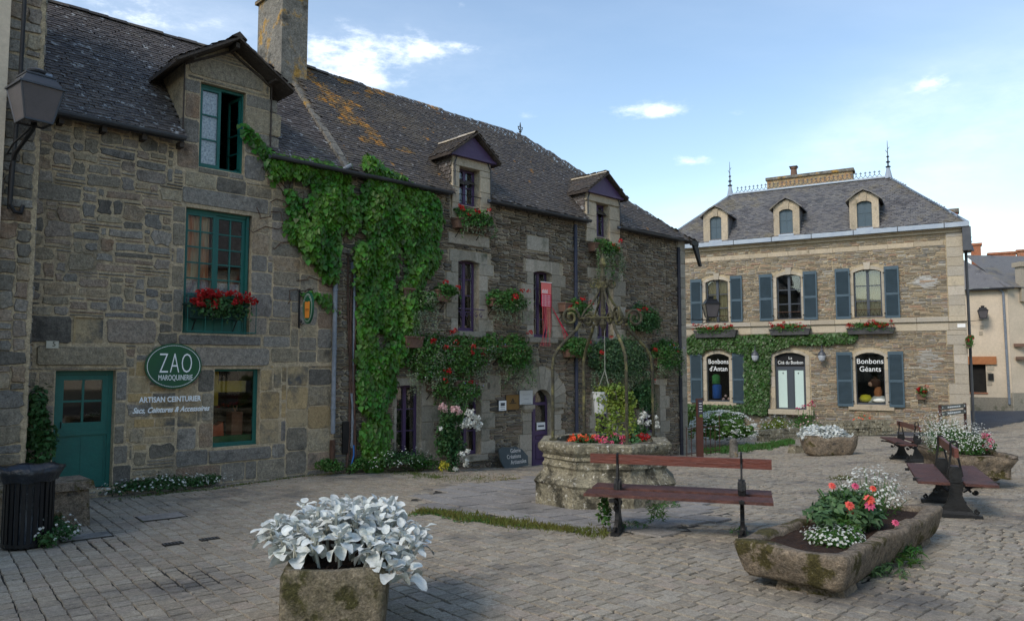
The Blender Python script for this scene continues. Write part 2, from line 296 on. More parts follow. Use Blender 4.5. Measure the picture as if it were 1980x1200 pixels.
WOOD = mat('varnished_bench_wood', [(.125,.028,.014), (.08,.02,.012)], rough=.42, rnd=.08, bump=.3, bscale=25, scale=5, stretch=(1,1,6), spec=.5)
WOODS = mat('weathered_seat_wood', [(0.103,0.040,0.029), (0.067,0.030,0.024)], rough=.62, rnd=.08, bump=.5, bscale=30, scale=6, spec=.35)
DWOOD = mat('dark_weathered_wood', [(.045,.035,.028), (.075,.06,.05)], rough=.8, rnd=.15, bump=.5, bscale=30)
GL = glassmat('window_glass'); 
GLS = glassmat('shop_glass', fac=.0)
LANT = mat('frosted_lantern_glass', [(.11,.10,.105), (.085,.08,.085)], rough=.25, rnd=.04, bump=0, spec=.6)
DARK = mat('dark_interior', [(.012,.011,.010), (.02,.018,.015)], rough=.9, rnd=0, bump=0)
LACE = mat('lace_curtain', [(0.650,0.663,0.702), (0.260,0.273,0.312)], rough=.9, rnd=.05, bump=0, scale=30, detail=2)
CREAMC = mat('cream_curtain', [(.40,.35,.20), (.30,.26,.14)], rough=.9, rnd=.05, bump=.2, scale=3, stretch=(8,8,.5))
REFL = mat('painted_reflection', [(0.743,0.608,0.405), (0.675,0.216,0.081)], rough=.9, rnd=.05, bump=0, scale=2.2, detail=1, stretch=(5,5,.6))  # reflection of the timbered house opposite, painted as cream and orange stripes
CREAM = mat('cream_render', [(.60,.50,.38), (.52,.44,.33)], rough=.9, rnd=0, bump=.15, bscale=25, scale=1)
BRICK = mat('red_brick', [(.36,.13,.065), (.30,.15,.09)], rough=.9, rnd=.2, bump=.5, bscale=20, scale=4, patch=[((.22,.18,.12), 2, .55, .7)])
CEM = mat('cement_render', [(0.158,0.147,0.126), (0.221,0.205,0.173)], rough=.95, rnd=.05, bump=.7, bscale=30, scale=2.2, patch=[((.34,.20,.05), 2.2, .54, .64), ((.07,.065,.055), 2.4, .52, .64)])
SLATEO = mat('orange_lichen_slate', [(0.117,0.090,0.063)], pal=[(0.090,0.072,0.059),(0.135,0.099,0.063),(0.198,0.108,0.036),(0.099,0.081,0.068)], rnd=.2, scale=2, bump=.4, bscale=35, rough=.7, spots=[((.50,.22,.03), 5, .53), ((.45,.30,.08), 14, .58)])
TROU = mat('mossy_granite_trough', [(.30,.235,.165), (.17,.14,.105)], rough=.95, rnd=.03, bump=1, bscale=62, scale=9, patch=[((.085,.072,.025), 3.4, .55, .60), ((.12,.105,.09), 6, .60, .66), ((.36,.30,.22), 8, .62, .70)], spots=[((.42,.40,.36), 60, .66)])
TROUL = mat('mossy_upright_trough', [(0.240,0.204,0.144), (0.144,0.126,0.078)], rough=.95, rnd=.03, bump=1, bscale=60, scale=10, patch=[((.07,.066,.024), 4.5, .54, .62), ((.30,.26,.19), 7, .62, .70)], spots=[((.38,.37,.33), 60, .70)])
WELL = mat('lichened_well_stone', [(0.277,0.250,0.173), (0.150,0.134,0.095)], rough=.95, rnd=.08, bump=.9, bscale=30, scale=5, spots=[((.55,.53,.46), 16, .60)], patch=[((.055,.05,.035), 3.2, .53, .62)])
SOIL = mat('soil', [(.045,.024,.014), (.025,.014,.009)], rough=1, rnd=.3, bump=1, bscale=60, scale=14)
PAV = mat('paver_stone', [(0.330,0.285,0.218)], pal=[(0.296,0.255,0.197),(0.350,0.306,0.234),(0.310,0.262,0.197),(0.379,0.335,0.263),(0.276,0.249,0.203),(0.330,0.269,0.210)], rough=.85, rnd=.10, bump=.6, bscale=85, scale=2.2, patch=[((.125,.118,.108), .55, .52, .68), ((.10,.095,.085), 2.3, .64, .74)])
JOINT = mat('paving_joint_dirt', [(0.035,0.032,0.028), (0.049,0.045,0.036)], rough=1, rnd=0, bump=.6, bscale=60, patch=[((.06,.07,.025), 1.1, .60, .72)])
SLAB = mat('worn_slab', [(0.256,0.238,0.214)], pal=[(0.230,0.215,0.200),(0.276,0.258,0.235),(0.243,0.230,0.214)], rough=.85, rnd=.08, bump=.5, bscale=60, scale=2, patch=[((.12,.115,.10), .9, .52, .7)])
ASPH = mat('asphalt', [(.065,.067,.075), (.085,.087,.095)], rough=.9, rnd=0, bump=.4, bscale=90, scale=1.5)
EARTH = mat('earth', [(.10,.09,.07), (.07,.075,.04)], rough=1, rnd=0, bump=.5, bscale=20)
WHITE = mat('white_paint', [(.78,.78,.76)], rough=.5, rnd=0, bump=0)
TXTW = mat('white_lettering', [(0.805,0.828,0.828)], rough=.6, rnd=0, bump=0)
SIGNG = mat('sign_green', [(.006,.072,.036), (.008,.085,.03)], rough=.35, rnd=0, bump=0, spec=.5, scale=3)
ORANGE = mat('sign_orange', [(.55,.20,.03)], rough=.5, rnd=0, bump=0)
BROWNP = mat('brown_sign_post', [(0.070,0.025,0.017), (0.052,0.021,0.015)], rough=.5, rnd=.05, bump=.05)
TERRA = mat('terracotta', [(.17,.095,.065), (.12,.08,.06)], rough=.9, rnd=.15, bump=.3)
TROUGHP = mat('dark_window_box', [(.05,.05,.052), (.08,.08,.08)], rough=.8, rnd=.1, bump=.2)
REDF = mat('red_petal', [(0.405,0.015,0.011), (0.338,0.008,0.013)], rough=.6, rnd=.25, bump=0, scale=9, trans=.2)
ORF = mat('orange_petal', [(.78,.13,.03), (.62,.04,.03)], rough=.6, rnd=.25, bump=0, scale=12, trans=.2)
CORF = mat('coral_petal', [(.80,.10,.06), (.75,.16,.14)], rough=.6, rnd=.2, bump=0, scale=14, trans=.2)
PINKF = mat('pink_petal', [(.70,.14,.22), (.62,.08,.20)], rough=.6, rnd=.25, bump=0, trans=.2)
WHF = mat('white_petal', [(.72,.72,.66), (.62,.64,.58)], rough=.6, rnd=.12, bump=0, trans=.2)
PALEP = mat('pale_pink_petal', [(.68,.46,.44), (.62,.38,.38)], rough=.6, rnd=.12, bump=0, trans=.2)
BLUEF = mat('blue_petal', [(.16,.19,.50), (.3,.34,.6)], rough=.6, rnd=.2, bump=0)
YELF = mat('yellow_centre', [(.65,.42,.04)], rough=.7, rnd=.1, bump=0)
SILV = mat('silver_leaf', [(.66,.68,.66), (.54,.58,.55)], rough=.75, rnd=.2, bump=.25, bscale=35, scale=14, patch=[((.40,.44,.40), 9, .52, .66)], trans=.15)
SILVB = mat('silver_stem', [(.34,.35,.30)], rough=.9, rnd=.2, bump=0)
L_IVY = mat('creeper_leaf', [(0.036,0.128,0.009), (0.105,0.218,0.018)], rough=.42, rnd=.5, bump=0, scale=1.6, trans=.3, hue=.025, spec=.4)
L_IVYC = mat('ivy_leaf', [(0.036,0.092,0.016), (0.060,0.120,0.024)], rough=.45, rnd=.45, bump=0, scale=2, trans=.25, spec=.45, hue=.02)
L_DARK = mat('dark_leaf', [(0.034,0.095,0.030), (0.061,0.135,0.038)], rough=.5, rnd=.4, bump=0, scale=3, trans=.25, hue=.02)
L_MID = mat('mid_leaf', [(0.046,0.132,0.023), (0.081,0.161,0.034)], rough=.5, rnd=.4, bump=0, scale=3, trans=.3, hue=.03)
L_PALE = mat('pale_trailing_leaf', [(0.180,0.225,0.147), (0.240,0.270,0.155)], rough=.7, rnd=.4, bump=0, scale=3, trans=.25, hue=.02)
L_YEL = mat('yellow_green_leaf', [(.19,.24,.03), (.12,.19,.03)], rough=.5, rnd=.35, bump=0, scale=5, trans=.3, hue=.02)
L_BLU = mat('blue_green_leaf', [(0.055,0.120,0.050), (0.086,0.150,0.054)], rough=.5, rnd=.35, bump=0, scale=5, trans=.25)
BARK = mat('bark', [(0.079,0.044,0.031), (0.115,0.072,0.053)], rough=1, rnd=.1, bump=.8, bscale=25, stretch=(3,3,.5))
GRASS = mat('grass_blade', [(0.088,0.114,0.020), (0.150,0.133,0.030)], rough=.7, rnd=.4, bump=0, scale=1.5, trans=.25, hue=.03)
BAG = mat('black_liner', [(.012,.016,.022)], rough=.3, rnd=0, bump=.6, bscale=12, spec=.6)
BINM = mat('black_bin', [(0.007,0.007,0.008)], rough=.55, rnd=.05, bump=.1)
# ------------------------------------------------------------------ building helpers
class Frame:
    def __init__(s, o, u):
        s.o = np.array(o, float); s.u = np.array(u, float)/np.hypot(*u); s.i = np.array((-s.u[1], s.u[0])); s.rz = math.atan2(s.u[1], s.u[0]); s.b = 0; s.root = None
    def pix(s, px, py, n=0):
        d = pixdir(px, py); t = (s.o@s.i-n)/(d.x*s.i[0]+d.y*s.i[1])
        x, y = d.x*t, d.y*t
        return ((x-s.o[0])*s.u[0]+(y-s.o[1])*s.u[1], EYE+d.z*t)
    def world(s, x, y, z): p = s.o+s.u*x+s.i*y; return Vector((p[0], p[1], z))
    def local(s, wv): q = np.array((wv[0], wv[1]))-s.o; return (q@s.u, q@s.i, wv[2])
    def ground(s, x, y=0): p = s.world(x, y, 0); return gzs(p.x, p.y)
    def start(s, name, label, cat, b): s.b = b; s.root = thing(name, label, cat, (s.o[0], s.o[1], b), s.rz); return s.root
    def part(s, mb, name, mats, parent=None, **k): return mb.obj(name, mats, parent or s.root, off=(0, 0, s.b) , **k)
    def free(s, mb, name, mats, **k): return mb.obj(name, mats, None, (s.o[0], s.o[1], 0), s.rz, **k)
    def frect(s, x0, y0, x1, y1, n=0):        # photo rectangle -> local rectangle, measured along its middle lines
        ym, xm = (y0+y1)/2, (x0+x1)/2
        return (s.pix(x0, ym, n)[0], s.pix(x1, ym, n)[0], s.pix(xm, y1, n)[1], s.pix(xm, y0, n)[1])
def pack(x0, x1, z0, z1, cell, blocked, dist, seed=1):
    r = random.Random(seed); cx, cz = cell; nx, nz = int((x1-x0)/cx), int((z1-z0)/cz); occ = np.zeros((nz, nx), bool)
    X = x0+(np.arange(nx)+.5)*cx; Z = z0+(np.arange(nz)+.5)*cz
    for b in blocked:
        if callable(b): occ |= b(X[None, :]+0*Z[:, None], Z[:, None]+0*X[None, :])
        else: occ |= (X[None, :] > b[0]-cx*.3)&(X[None, :] < b[1]+cx*.3)&(Z[:, None] > b[2]-cz*.3)&(Z[:, None] < b[3]+cz*.3)
    out = []
    for k in range(nz):
        i = 0
        while i < nx:
            if occ[k, i]: i += 1; continue
            wq, hq = dist(r, i, k); wq = max(1, wq); hq = max(1, hq)
            run = 0
            while i+run < nx and run < wq and not occ[k, i+run]: run += 1
            nxt = i+run
            rest = 0
            while nxt+rest < nx and rest < 3 and not occ[k, nxt+rest]: rest += 1
            if rest and rest < 3 and (nxt+rest >= nx or occ[k, nxt+rest]): run += rest
            h = 1
            while h < hq and k+h < nz and not occ[k+h, i:i+run].any(): h += 1
            occ[k:k+h, i:i+run] = True
            out.append((x0+i*cx, x0+(i+run)*cx, z0+k*cz, z0+(k+h)*cz)); i += run
    return out
def stone(mb, rc, gap=.012, proud=.02, jit=.2, rnd_=.25, m=0, y=0, r=random):
    x0, x1, z0, z1 = rc; x0 += gap; x1 -= gap; z0 += gap; z1 -= gap
    if x1-x0 < .01 or z1-z0 < .008: return
    w_, h_ = x1-x0, z1-z0; c = min(w_, h_)*rnd_; j = min(w_, h_)*jit*.5
    P = [(x0+c, z0), ((x0+x1)/2, z0), (x1-c, z0), (x1, z0+c), (x1, (z0+z1)/2), (x1, z1-c), (x1-c, z1), ((x0+x1)/2, z1), (x0+c, z1), (x0, z1-c), (x0, (z0+z1)/2), (x0, z0+c)]
    P = [(a+r.uniform(-j, j), b+r.uniform(-j, j)) for a, b in P]; cx, cz = (x0+x1)/2, (z0+z1)/2
    k = 1-min(.25, .014/min(w_, h_)*2); pr = proud*r.uniform(.5, 1.3)
    V = [(a, y+.01, b) for a, b in P]+[(cx+(a-cx)*(1-(1-k)*h_/w_ if w_ > h_ else k), y-pr+r.uniform(-.15, .15)*pr, cz+(b-cz)*k) for a, b in P]+[(cx+r.uniform(-.2, .2)*w_, y-pr*1.15, cz+r.uniform(-.2, .2)*h_)]
    F3 = [(12+i, 12+(i+1) % 12, 24) for i in range(12)]; F4 = [(i, (i+1) % 12, 12+(i+1) % 12, 12+i) for i in range(12)]
    mb.add(V, F3+F4, m)
def block(mb, rc, y=0, proud=.03, gap=.004, m=0, depth=.05):       # a squared, slightly chamfered dressed block
    x0, x1, z0, z1 = rc; x0 += gap; x1 -= gap; z0 += gap; z1 -= gap; c = .008; p = proud
    V = [(x0,y+depth,z0),(x1,y+depth,z0),(x1,y+depth,z1),(x0,y+depth,z1),(x0,y-p+c,z0),(x1,y-p+c,z0),(x1,y-p+c,z1),(x0,y-p+c,z1),(x0+c,y-p,z0+c),(x1-c,y-p,z0+c),(x1-c,y-p,z1-c),(x0+c,y-p,z1-c)]
    mb.add(V, [(0,1,5,4),(1,2,6,5),(2,3,7,6),(3,0,4,7),(4,5,9,8),(5,6,10,9),(6,7,11,10),(7,4,8,11),(8,9,10,11)], m)
def wallface(mb, x0, x1, z0, z1, ops, y=0, depth=.3, top=None, m=0):
    xs = sorted({x0, x1, *[q for o in ops for q in o[:2] if x0 < q < x1]}); zs = sorted({z0, z1, *[q for o in ops for q in o[2:4] if z0 < q < z1]})
    for a, b in zip(xs, xs[1:]):
        for c, d in zip(zs, zs[1:]):
            mx_, mz_ = (a+b)/2, (c+d)/2
            if any(o[0] < mx_ < o[1] and o[2] < mz_ < o[3] for o in ops): continue
            mb.poly([(a, y, c), (b, y, c), (b, y, d), (a, y, d)], m)
    for o in ops:
        a, b, c, d = o[:4]; e = y+depth
        mb.poly([(a,y,c),(a,y,d),(a,e,d),(a,e,c)], m); mb.poly([(b,y,c),(b,e,c),(b,e,d),(b,y,d)], m); (mb.poly([(a,y,d),(b,y,d),(b,e,d),(a,e,d)], m) if abs(d-globals().get('ZE', 99)) > 1e-4 else 0); (mb.poly([(a,y,c),(a,e,c),(b,e,c),(b,y,c)], m) if abs(c-globals().get('ZE', 99)) > 1e-4 else 0)
def slates(mb, O, A, B, na, nb, inside=None, w_=.15, e=.09, m=0, lift=.014, a0=0, b0=0):
    O, A, B = [np.array(q, float) for q in (O, A, B)]; Nn = np.cross(A, B); Nn /= np.linalg.norm(Nn)
    rows = np.arange(b0, nb, e); Pa = []; Pb = []
    for i, b in enumerate(rows):
        a = np.arange(a0+(i % 2)*w_*.5, na, w_); Pa.append(a+rng.normal(0, w_*.04, len(a))); Pb.append(np.full(len(a), b)+rng.normal(0, e*.07, len(a)))
    Pa = np.concatenate(Pa); Pb = np.concatenate(Pb)
    if inside is not None: k = inside(Pa, Pb); Pa, Pb = Pa[k], Pb[k]
    if not len(Pa): return
    P = O+Pa[:, None]*A+Pb[:, None]*B+Nn*(rng.uniform(.002, .009, len(Pa)))[:, None]
    t = .011; h = w_*.485; l = e*1.5
    tv = [(-h,0,lift-t),(h,0,lift-t),(h,0,lift),(-h,0,lift),(-h,l,-.002),(h,l,-.002)]
    tf4 = np.array([(0,1,2,3),(3,2,5,4)])
    Rm = np.tile(np.stack([A, B, Nn], 1)[None], (len(P), 1, 1))
    an = rng.normal(0, .02, len(P)); c, s_ = np.cos(an), np.sin(an)
    Q = np.zeros((len(P), 3, 3)); Q[:, 0, 0] = c; Q[:, 0, 1] = -s_; Q[:, 1, 0] = s_; Q[:, 1, 1] = c; Q[:, 2, 2] = 1
    mb.scatter(tv, tf4, P, Rm@Q, rng.uniform(.93, 1.03, len(P)), m)
def inpoly(poly):
    def f(a, b):
        a = np.asarray(a); b = np.asarray(b); r = np.zeros(a.shape, bool); n = len(poly)
        for i in range(n):
            x0, y0 = poly[i]; x1, y1 = poly[(i+1) % n]
            if y0 == y1: continue
            c = ((y0 > b) != (y1 > b)) & (a < (x1-x0)*(b-y0)/(y1-y0)+x0); r ^= c
        return r
    return f
def roofplane(F, name, quad, mat_, parent=None, w_=.15, e=.09, keep=None, base_polys=None):
    """quad: local 3-D corners (eave left, eave right, ridge right, ridge left); slates laid over it"""
    q = [Vector(p) for p in quad]; A = (q[1]-q[0]).normalized(); nrm = (q[1]-q[0]).cross(q[-1]-q[0]).normalized(); B = nrm.cross(A).normalized()
    pl = [((p-q[0]).dot(A), (p-q[0]).dot(B)) for p in q]
    amin, amax = min(a for a, b in pl), max(a for a, b in pl); bmax = max(b for a, b in pl)
    mb = MB()
    for bp in (base_polys or [q]): mb.poly([Vector(p)-nrm*.02 for p in bp])
    base = F.part(mb, name, mat_, parent)
    ip = inpoly(pl)
    def ins(a_, b_):
        r = ip(a_, b_)
        if keep is not None: W = np.array(q[0])+a_[:, None]*np.array(A)+b_[:, None]*np.array(B); r &= keep(W[:, 0], W[:, 1], W[:, 2])
        return r
    sl = MB(); slates(sl, q[0], A, B, amax, bmax, ins, w_, e, a0=amin)
    F.part(sl, 'slate', mat_, base, kind='stuff')
    return base
def window(F, rc, y, fm, cols=2, rows=4, parent=None, leaves=2, fr=.06, mun=.028, arch=0, low=0, glass=None, name='window', label=None, mid=None, panes=True):
    x0, x1, z0, z1 = rc; mb = MB(); t = .05
    mb.b2(x0, x0+fr, y, y+t, z0, z1); mb.b2(x1-fr, x1, y, y+t, z0, z1); mb.b2(x0+fr, x1-fr, y, y+t, z1-fr-arch, z1); mb.b2(x0+fr, x1-fr, y, y+t, z0, z0+fr+low)
    lw = (x1-x0-2*fr)/leaves; P = []
    for l in range(leaves):
        a = x0+fr+l*lw; b = a+lw; s = mid if mid else fr*.75
        if leaves > 1:
            if l > 0: mb.b2(a, a+s*.5, y-.012, y+t-.01, z0+fr+low, z1-fr-arch)
            if l < leaves-1: mb.b2(b-s*.5, b, y-.012, y+t-.01, z0+fr+low, z1-fr-arch)
        a += s*.5 if l else 0; b -= s*.5 if l < leaves-1 else 0
        ca = max(1, cols//leaves); zz0, zz1 = z0+fr+low, z1-fr-arch
        for i in range(1, ca): xx = a+(b-a)*i/ca; mb.b2(xx-mun/2, xx+mun/2, y+.004, y+t-.012, zz0, zz1)
        for k in range(1, rows):
            zk = zz0+(zz1-zz0)*k/rows; mb.b2(a, b, y+.007, y+t-.015, zk-mun/2, zk+mun/2)
        for i in range(ca):
            for k in range(rows): P.append((a+(b-a)*i/ca, a+(b-a)*(i+1)/ca, zz0+(zz1-zz0)*k/rows, zz0+(zz1-zz0)*(k+1)/rows))
    wo = F.part(mb, name, fm, parent, label=label)
    if panes:
        for a, b, c, d in P:
            g = MB(); g.b2(a+.003, b-.003, y+.028, y+.033, c+.003, d-.003); F.part(g, 'pane', glass or GL, wo)
    return wo
def stones_out(F, rects, mats, name='stone', limit=300, parent=None, **kw):
    def size(rc):
        p = F.world((rc[0]+rc[1])/2, 0, 0); return (rc[1]-rc[0])*(rc[3]-rc[2])/(p.y**2)
    rects = sorted(rects, key=size, reverse=True)
    for rc in rects[:limit]:
        mb = MB(); stone(mb, rc, **kw)
        if mb.V: F.part(mb, name, mats, parent)
    mb = MB()
    for rc in rects[limit:]: stone(mb, rc, **kw)
    if mb.V: F.part(mb, name, mats, parent, kind='stuff')
def archpoly(x0, x1, z0, z1, rise, n=8, t=.25):      # arched lintel: outer rectangle top, arched underside
    w2 = (x1-x0)/2; cx = (x0+x1)/2; Rr = (w2*w2+rise*rise)/(2*rise) if rise else 1e3
    pts = [(cx+w2*math.cos(a), z0+rise-Rr+math.sqrt(max(Rr*Rr-(w2*math.cos(a))**2, 0))) for a in np.linspace(PI, 0, n)]
    return pts
def archlintel(mb, x0, x1, zs, rise, top, side, y0, y1, m=0, n=8, curved=False):
    u = archpoly(x0, x1, zs, top, rise, n); 
    if curved:
        o = archpoly(x0-side, x1+side, zs, top, rise+(top-zs-rise), n)
        for i in range(n-1): mb.prism([u[i], u[i+1], (o[i+1][0], o[i+1][1]), (o[i][0], o[i][1])], y0, y1, m)
        return
    for i in range(n-1): mb.prism([u[i], u[i+1], (u[i+1][0], top), (u[i][0], top)], y0, y1, m)
    if side: mb.b2(x0-side, x0, y0, y1, zs, top, m); mb.b2(x1, x1+side, y0, y1, zs, top, m)
def dormer_roof(F, front_y, xl, xr, zel, zer, xp, zp, ze, tan_, mat_, parent, name='dormer_roof', thick=.06, w_=.13, e=.08, barge=None, sag=0):
    yb = lambda z: max((z-ze)/tan_, .05)
    for (xe, zz) in ((xl, zel), (xr, zer)):
        q = [(xe, front_y, zz), (xe, yb(zz), zz), (xp, yb(zp), zp), (xp, front_y, zp)]
        if xe > xp: base_q = q
        else: base_q = [q[1], q[0], q[3], q[2]]
        nq = [Vector(v) for v in base_q]; mb = MB()
        up = Vector((0, 0, thick)); low = [v-up for v in nq]
        mb.add([tuple(v-Vector((0,0,.01))) for v in nq]+[tuple(v) for v in low], [(0,1,2,3),(7,6,5,4),(0,4,5,1),(1,5,6,2),(2,6,7,3),(3,7,4,0)])
        o = F.part(mb, name, barge or DWOOD, parent)
        A = (nq[1]-nq[0]).normalized(); nr = (nq[1]-nq[0]).cross(nq[3]-nq[0]).normalized(); B = nr.cross(A)
        sl = MB(); pl = [((p-nq[0]).dot(A), (p-nq[0]).dot(B)) for p in nq]
        slates(sl, nq[0]+nr*.0, A, B, max(a for a, b in pl), max(b for a, b in pl), inpoly(pl), w_, e, a0=min(a for a, b in pl))
        F.part(sl, 'slate', mat_, o, kind='stuff')
def ridge_tiles(F, a, b, mat_, parent, r=.09, n=None, L=.33):
    a, b = Vector(a), Vector(b); n = n or max(2, int((b-a).length/L)); me = None
    for i in range(n):
        p0 = a+(b-a)*i/n; p1 = a+(b-a)*(i+1.08)/n; mb = MB(); k = 7; d = (b-a).normalized(); s_ = d.cross(Vector((0,0,1))).normalized()
        V = []; rr = r*random.uniform(.9, 1.1); dz = random.uniform(-.012, .012)
        for p, q in ((p0, 1.0), (p1, 1.12)):
            for j in range(k): t = PI*j/(k-1); V.append(p+s_*(math.cos(t)*rr*q)+Vector((0,0,math.sin(t)*rr*q*.8+dz-.03)))
        mb.add([tuple(v) for v in V], [(j, j+1, k+j+1, k+j) for j in range(k-1)]+[tuple(range(k, 2*k))])
        F.part(mb, 'ridge_tile', mat_, parent)
def gutter(F, x0, x1, z, y, mat_, parent=None, r=.065, name='gutter'):
    mb = MB(); k = 7
    for s_ in (0,):
        V = []
        for x in (x0, x1):
            for j in range(k): t = PI+PI*j/(k-1); V.append((x, y+math.cos(t)*r, z+math.sin(t)*r))
            for j in range(k): t = 2*PI-PI*j/(k-1); V.append((x, y+math.cos(t)*r*.85, z+math.sin(t)*r*.85))
        n = 2*k; mb.add(V, [(i, (i+1) % n, n+(i+1) % n, n+i) for i in range(n)]+[tuple(range(n)), tuple(range(n, 2*n))])
    mb.b2(x0, x1, y+r+.002, y+r+.03, z-.07, z+.02)
    return F.part(mb, name, mat_, parent)

# ------------------------------------------------------------------ facade line of the two old houses
Y0 = 12.08
FA = Frame(((230-990)/1454*Y0, Y0), (1521, 1454)); FB = Frame(FA.o, FA.u)
SA0 = FA.pix(58, 500)[0]; SAB = FA.pix(648, 600)[0]; SB1 = FA.pix(1326, 650)[0]
ZE = FA.pix(230, 214, .2)[1]                       # eave height
DR = 2.55; RT = math.tan(R(46)); ZR = ZE+DR*RT
print('facade', SA0, SAB, SB1, 'eave', ZE, 'ridge px check')
FA.start('granite_house', 'grey granite house on the left with green door, green windows and a gabled stone dormer', 'house', FA.ground(1.5)-.05)
P = FA.pix
opA = {'door': FA.frect(103, 716, 220, 948), 'shop': FA.frect(413, 713, 502, 862), 'first': FA.frect(356, 408, 485, 645), 'dorm': FA.frect(386, 168, 474, 330)}
for k, v in opA.items(): print(k, [round(q, 2) for q in v])
zb = FA.ground(1.5)-.35
ops = list(opA.values())
mb = MB(); wallface(mb, SA0-.3, SAB, zb, ZE, [opA['door'], opA['shop'], opA['first'], opA['dorm'][:3]+(ZE,)], depth=.22)
# dormer front rising through the eave
dxl, dxr = P(357, 180)[0], P(521, 220)[0]; dpk = P(452, 66, .35); deL = P(333, 106, .35); deR = P(562, 168, .35)
dzw = (deL[1]+deR[1])/2-.02; dpx = (dxl+dxr)/2
slope = (dpk[1]-dzw)/((deR[0]-deL[0])/2); dzwall = dzw+slope*(((deR[0]-deL[0])-(dxr-dxl))/2)-.05
wallface(mb, dxl, dxr, ZE, dzwall, [(opA['dorm'][0], opA['dorm'][1], ZE, opA['dorm'][3])], depth=.22)
mb.prism([(dxl, dzwall), (dxr, dzwall), (dpx, dpk[1]-.1)], 0, .05)
mb.poly([(dxl, 0, ZE), (dxl, 0, dzwall), (dxl, (dzwall-ZE)/RT, dzwall)]); mb.poly([(dxr, 0, ZE), (dxr, (dzwall-ZE)/RT, dzwall), (dxr, 0, dzwall)])
# other walls of the house
mb.poly([(SA0-3, 2*DR, zb), (SAB, 2*DR, zb), (SAB, 2*DR, ZE), (SA0-3, 2*DR, ZE)]); mb.poly([(SAB, 0, zb), (SAB, 2*DR, zb), (SAB, 2*DR, ZE), (SAB, DR, ZR), (SAB, 0, ZE)]); mb.poly([(SA0-3, 0, zb), (SA0-3, 2*DR, zb), (SA0-3, 2*DR, ZE), (SA0-3, DR, ZR), (SA0-3, 0, ZE)])
FA.part(mb, 'wall', MORT)
fl = MB(); fl.b2(SA0, SAB-.02, .25, DR*1.9, 1.85+.55, 1.85+.6)
for a in (opA['door'], opA['shop'], opA['first']): fl.b2(a[0]-.3, a[1]+.3, 1.6, 1.65, a[2]-.2, a[3]+.2)
FA.part(fl, 'inner_floor', DARK)
# explicit dressed stones by their place in the photograph
ex = [(70, 668, 240, 708), (143, 612, 199, 663), (352, 372, 520, 404), (345, 648, 505, 668), (376, 672, 520, 708), (402, 866, 524, 892), (365, 122, 512, 160), (52, 610, 140, 664), (205, 617, 303, 664)]
exr = [FA.frect(*e) for e in ex]; niche = exr.pop(1)
jamb = []
def jambs(rc, wl=.22, wr=.3, hs=.38, z1=None):
    z = rc[2]; i = 0
    while z < rc[3]-.05:
        h = min(hs*random.uniform(.8, 1.2), rc[3]-z); h = rc[3]-z if rc[3]-z-h < .15 else h
        jamb.append((rc[0]-wl*random.uniform(.7, 1.6), rc[0], z, z+h)); jamb.append((rc[1], rc[1]+wr*random.uniform(.7, 1.6), z, z+h)); z += h
jambs(opA['door'], .16, .22); jambs(opA['shop'], .2, .25, .5); jambs(opA['first'], .2, .35); jambs((opA['dorm'][0], opA['dorm'][1], ZE-.7, opA['dorm'][3]), .28, .45, .42)
warm = [j for j in jamb if j[0] > P(395, 780)[0] and j[3] < 2.3 and j[0] < P(560, 780)[0]]
cool = [j for j in jamb if j not in warm]
blk = ops+exr+jamb+[niche]
gx = lambda r, i, k: (r.choice((2, 3, 4, 5, 6, 7, 9, 11)), r.choice((1, 2, 3, 3, 4, 5))) if r.random() > .18 else (r.randint(4, 10), 1)
gbig = lambda r, i, k: (r.choice((5, 7, 8, 10, 12)), r.choice((4, 5, 6, 7)))
xz1 = P(352, 500)[0]
rub = pack(SA0, xz1, zb, ZE-.02, (.055, .052), blk, gx, 5)
low = P(300, 700)[1]
def indorm(X, Z): return (Z > ZE-.03)&((X < dxl)|(X > dxr)|(Z > dzwall+(np.minimum(X-dxl, dxr-X))*slope-.12))
ash = pack(xz1, SAB-.02, low, dpk[1], (.055, .055), blk+[indorm], gbig, 8)
gbig2 = lambda r, i, k: (r.choice((8, 10, 12, 14)), r.choice((6, 7, 8)))
wz = pack(xz1, SAB-.02, zb, low, (.055, .055), blk, gbig2, 9)
zw0 = P(450, 850)[1]; zw1 = P(450, 700)[1]
isw = [q for q in wz if q[2] > zw0 and random.random() < .8]; iso = [q for q in wz if q not in isw]
xw0 = P(232, 750)[0]; rubw = [q for q in rub if q[0] > xw0 and zw0-.1 < q[2] < zw1 and random.random() < .75]; rub = [q for q in rub if q not in rubw]; isw = isw+rubw
stones_out(FA, rub, GRAN, limit=150, proud=.016, gap=.012, jit=.26, rnd_=.15)
stones_out(FA, ash+iso+cool, GRAN, limit=78, proud=.009, gap=.005, jit=.05, rnd_=.1)
stones_out(FA, isw+warm, GRANW, limit=70, proud=.008, gap=.004, jit=.04, rnd_=.08)
for rc in exr:
    q = MB(); stone(q, rc, gap=.006, proud=.028, jit=.08, rnd_=.1); FA.part(q, 'lintel' if rc[1]-rc[0] > .9 else 'stone', GRAN)
q = MB(); q.b2(niche[0], niche[1], -.002, .01, niche[2], niche[3]); q.b2(niche[0]-.01, niche[0]+.02, -.02, 0, niche[2], niche[3]); q.b2(niche[0], niche[1], -.028, 0, niche[3]-.02, niche[3]+.01); FA.part(q, 'blocked_niche', GRANW)
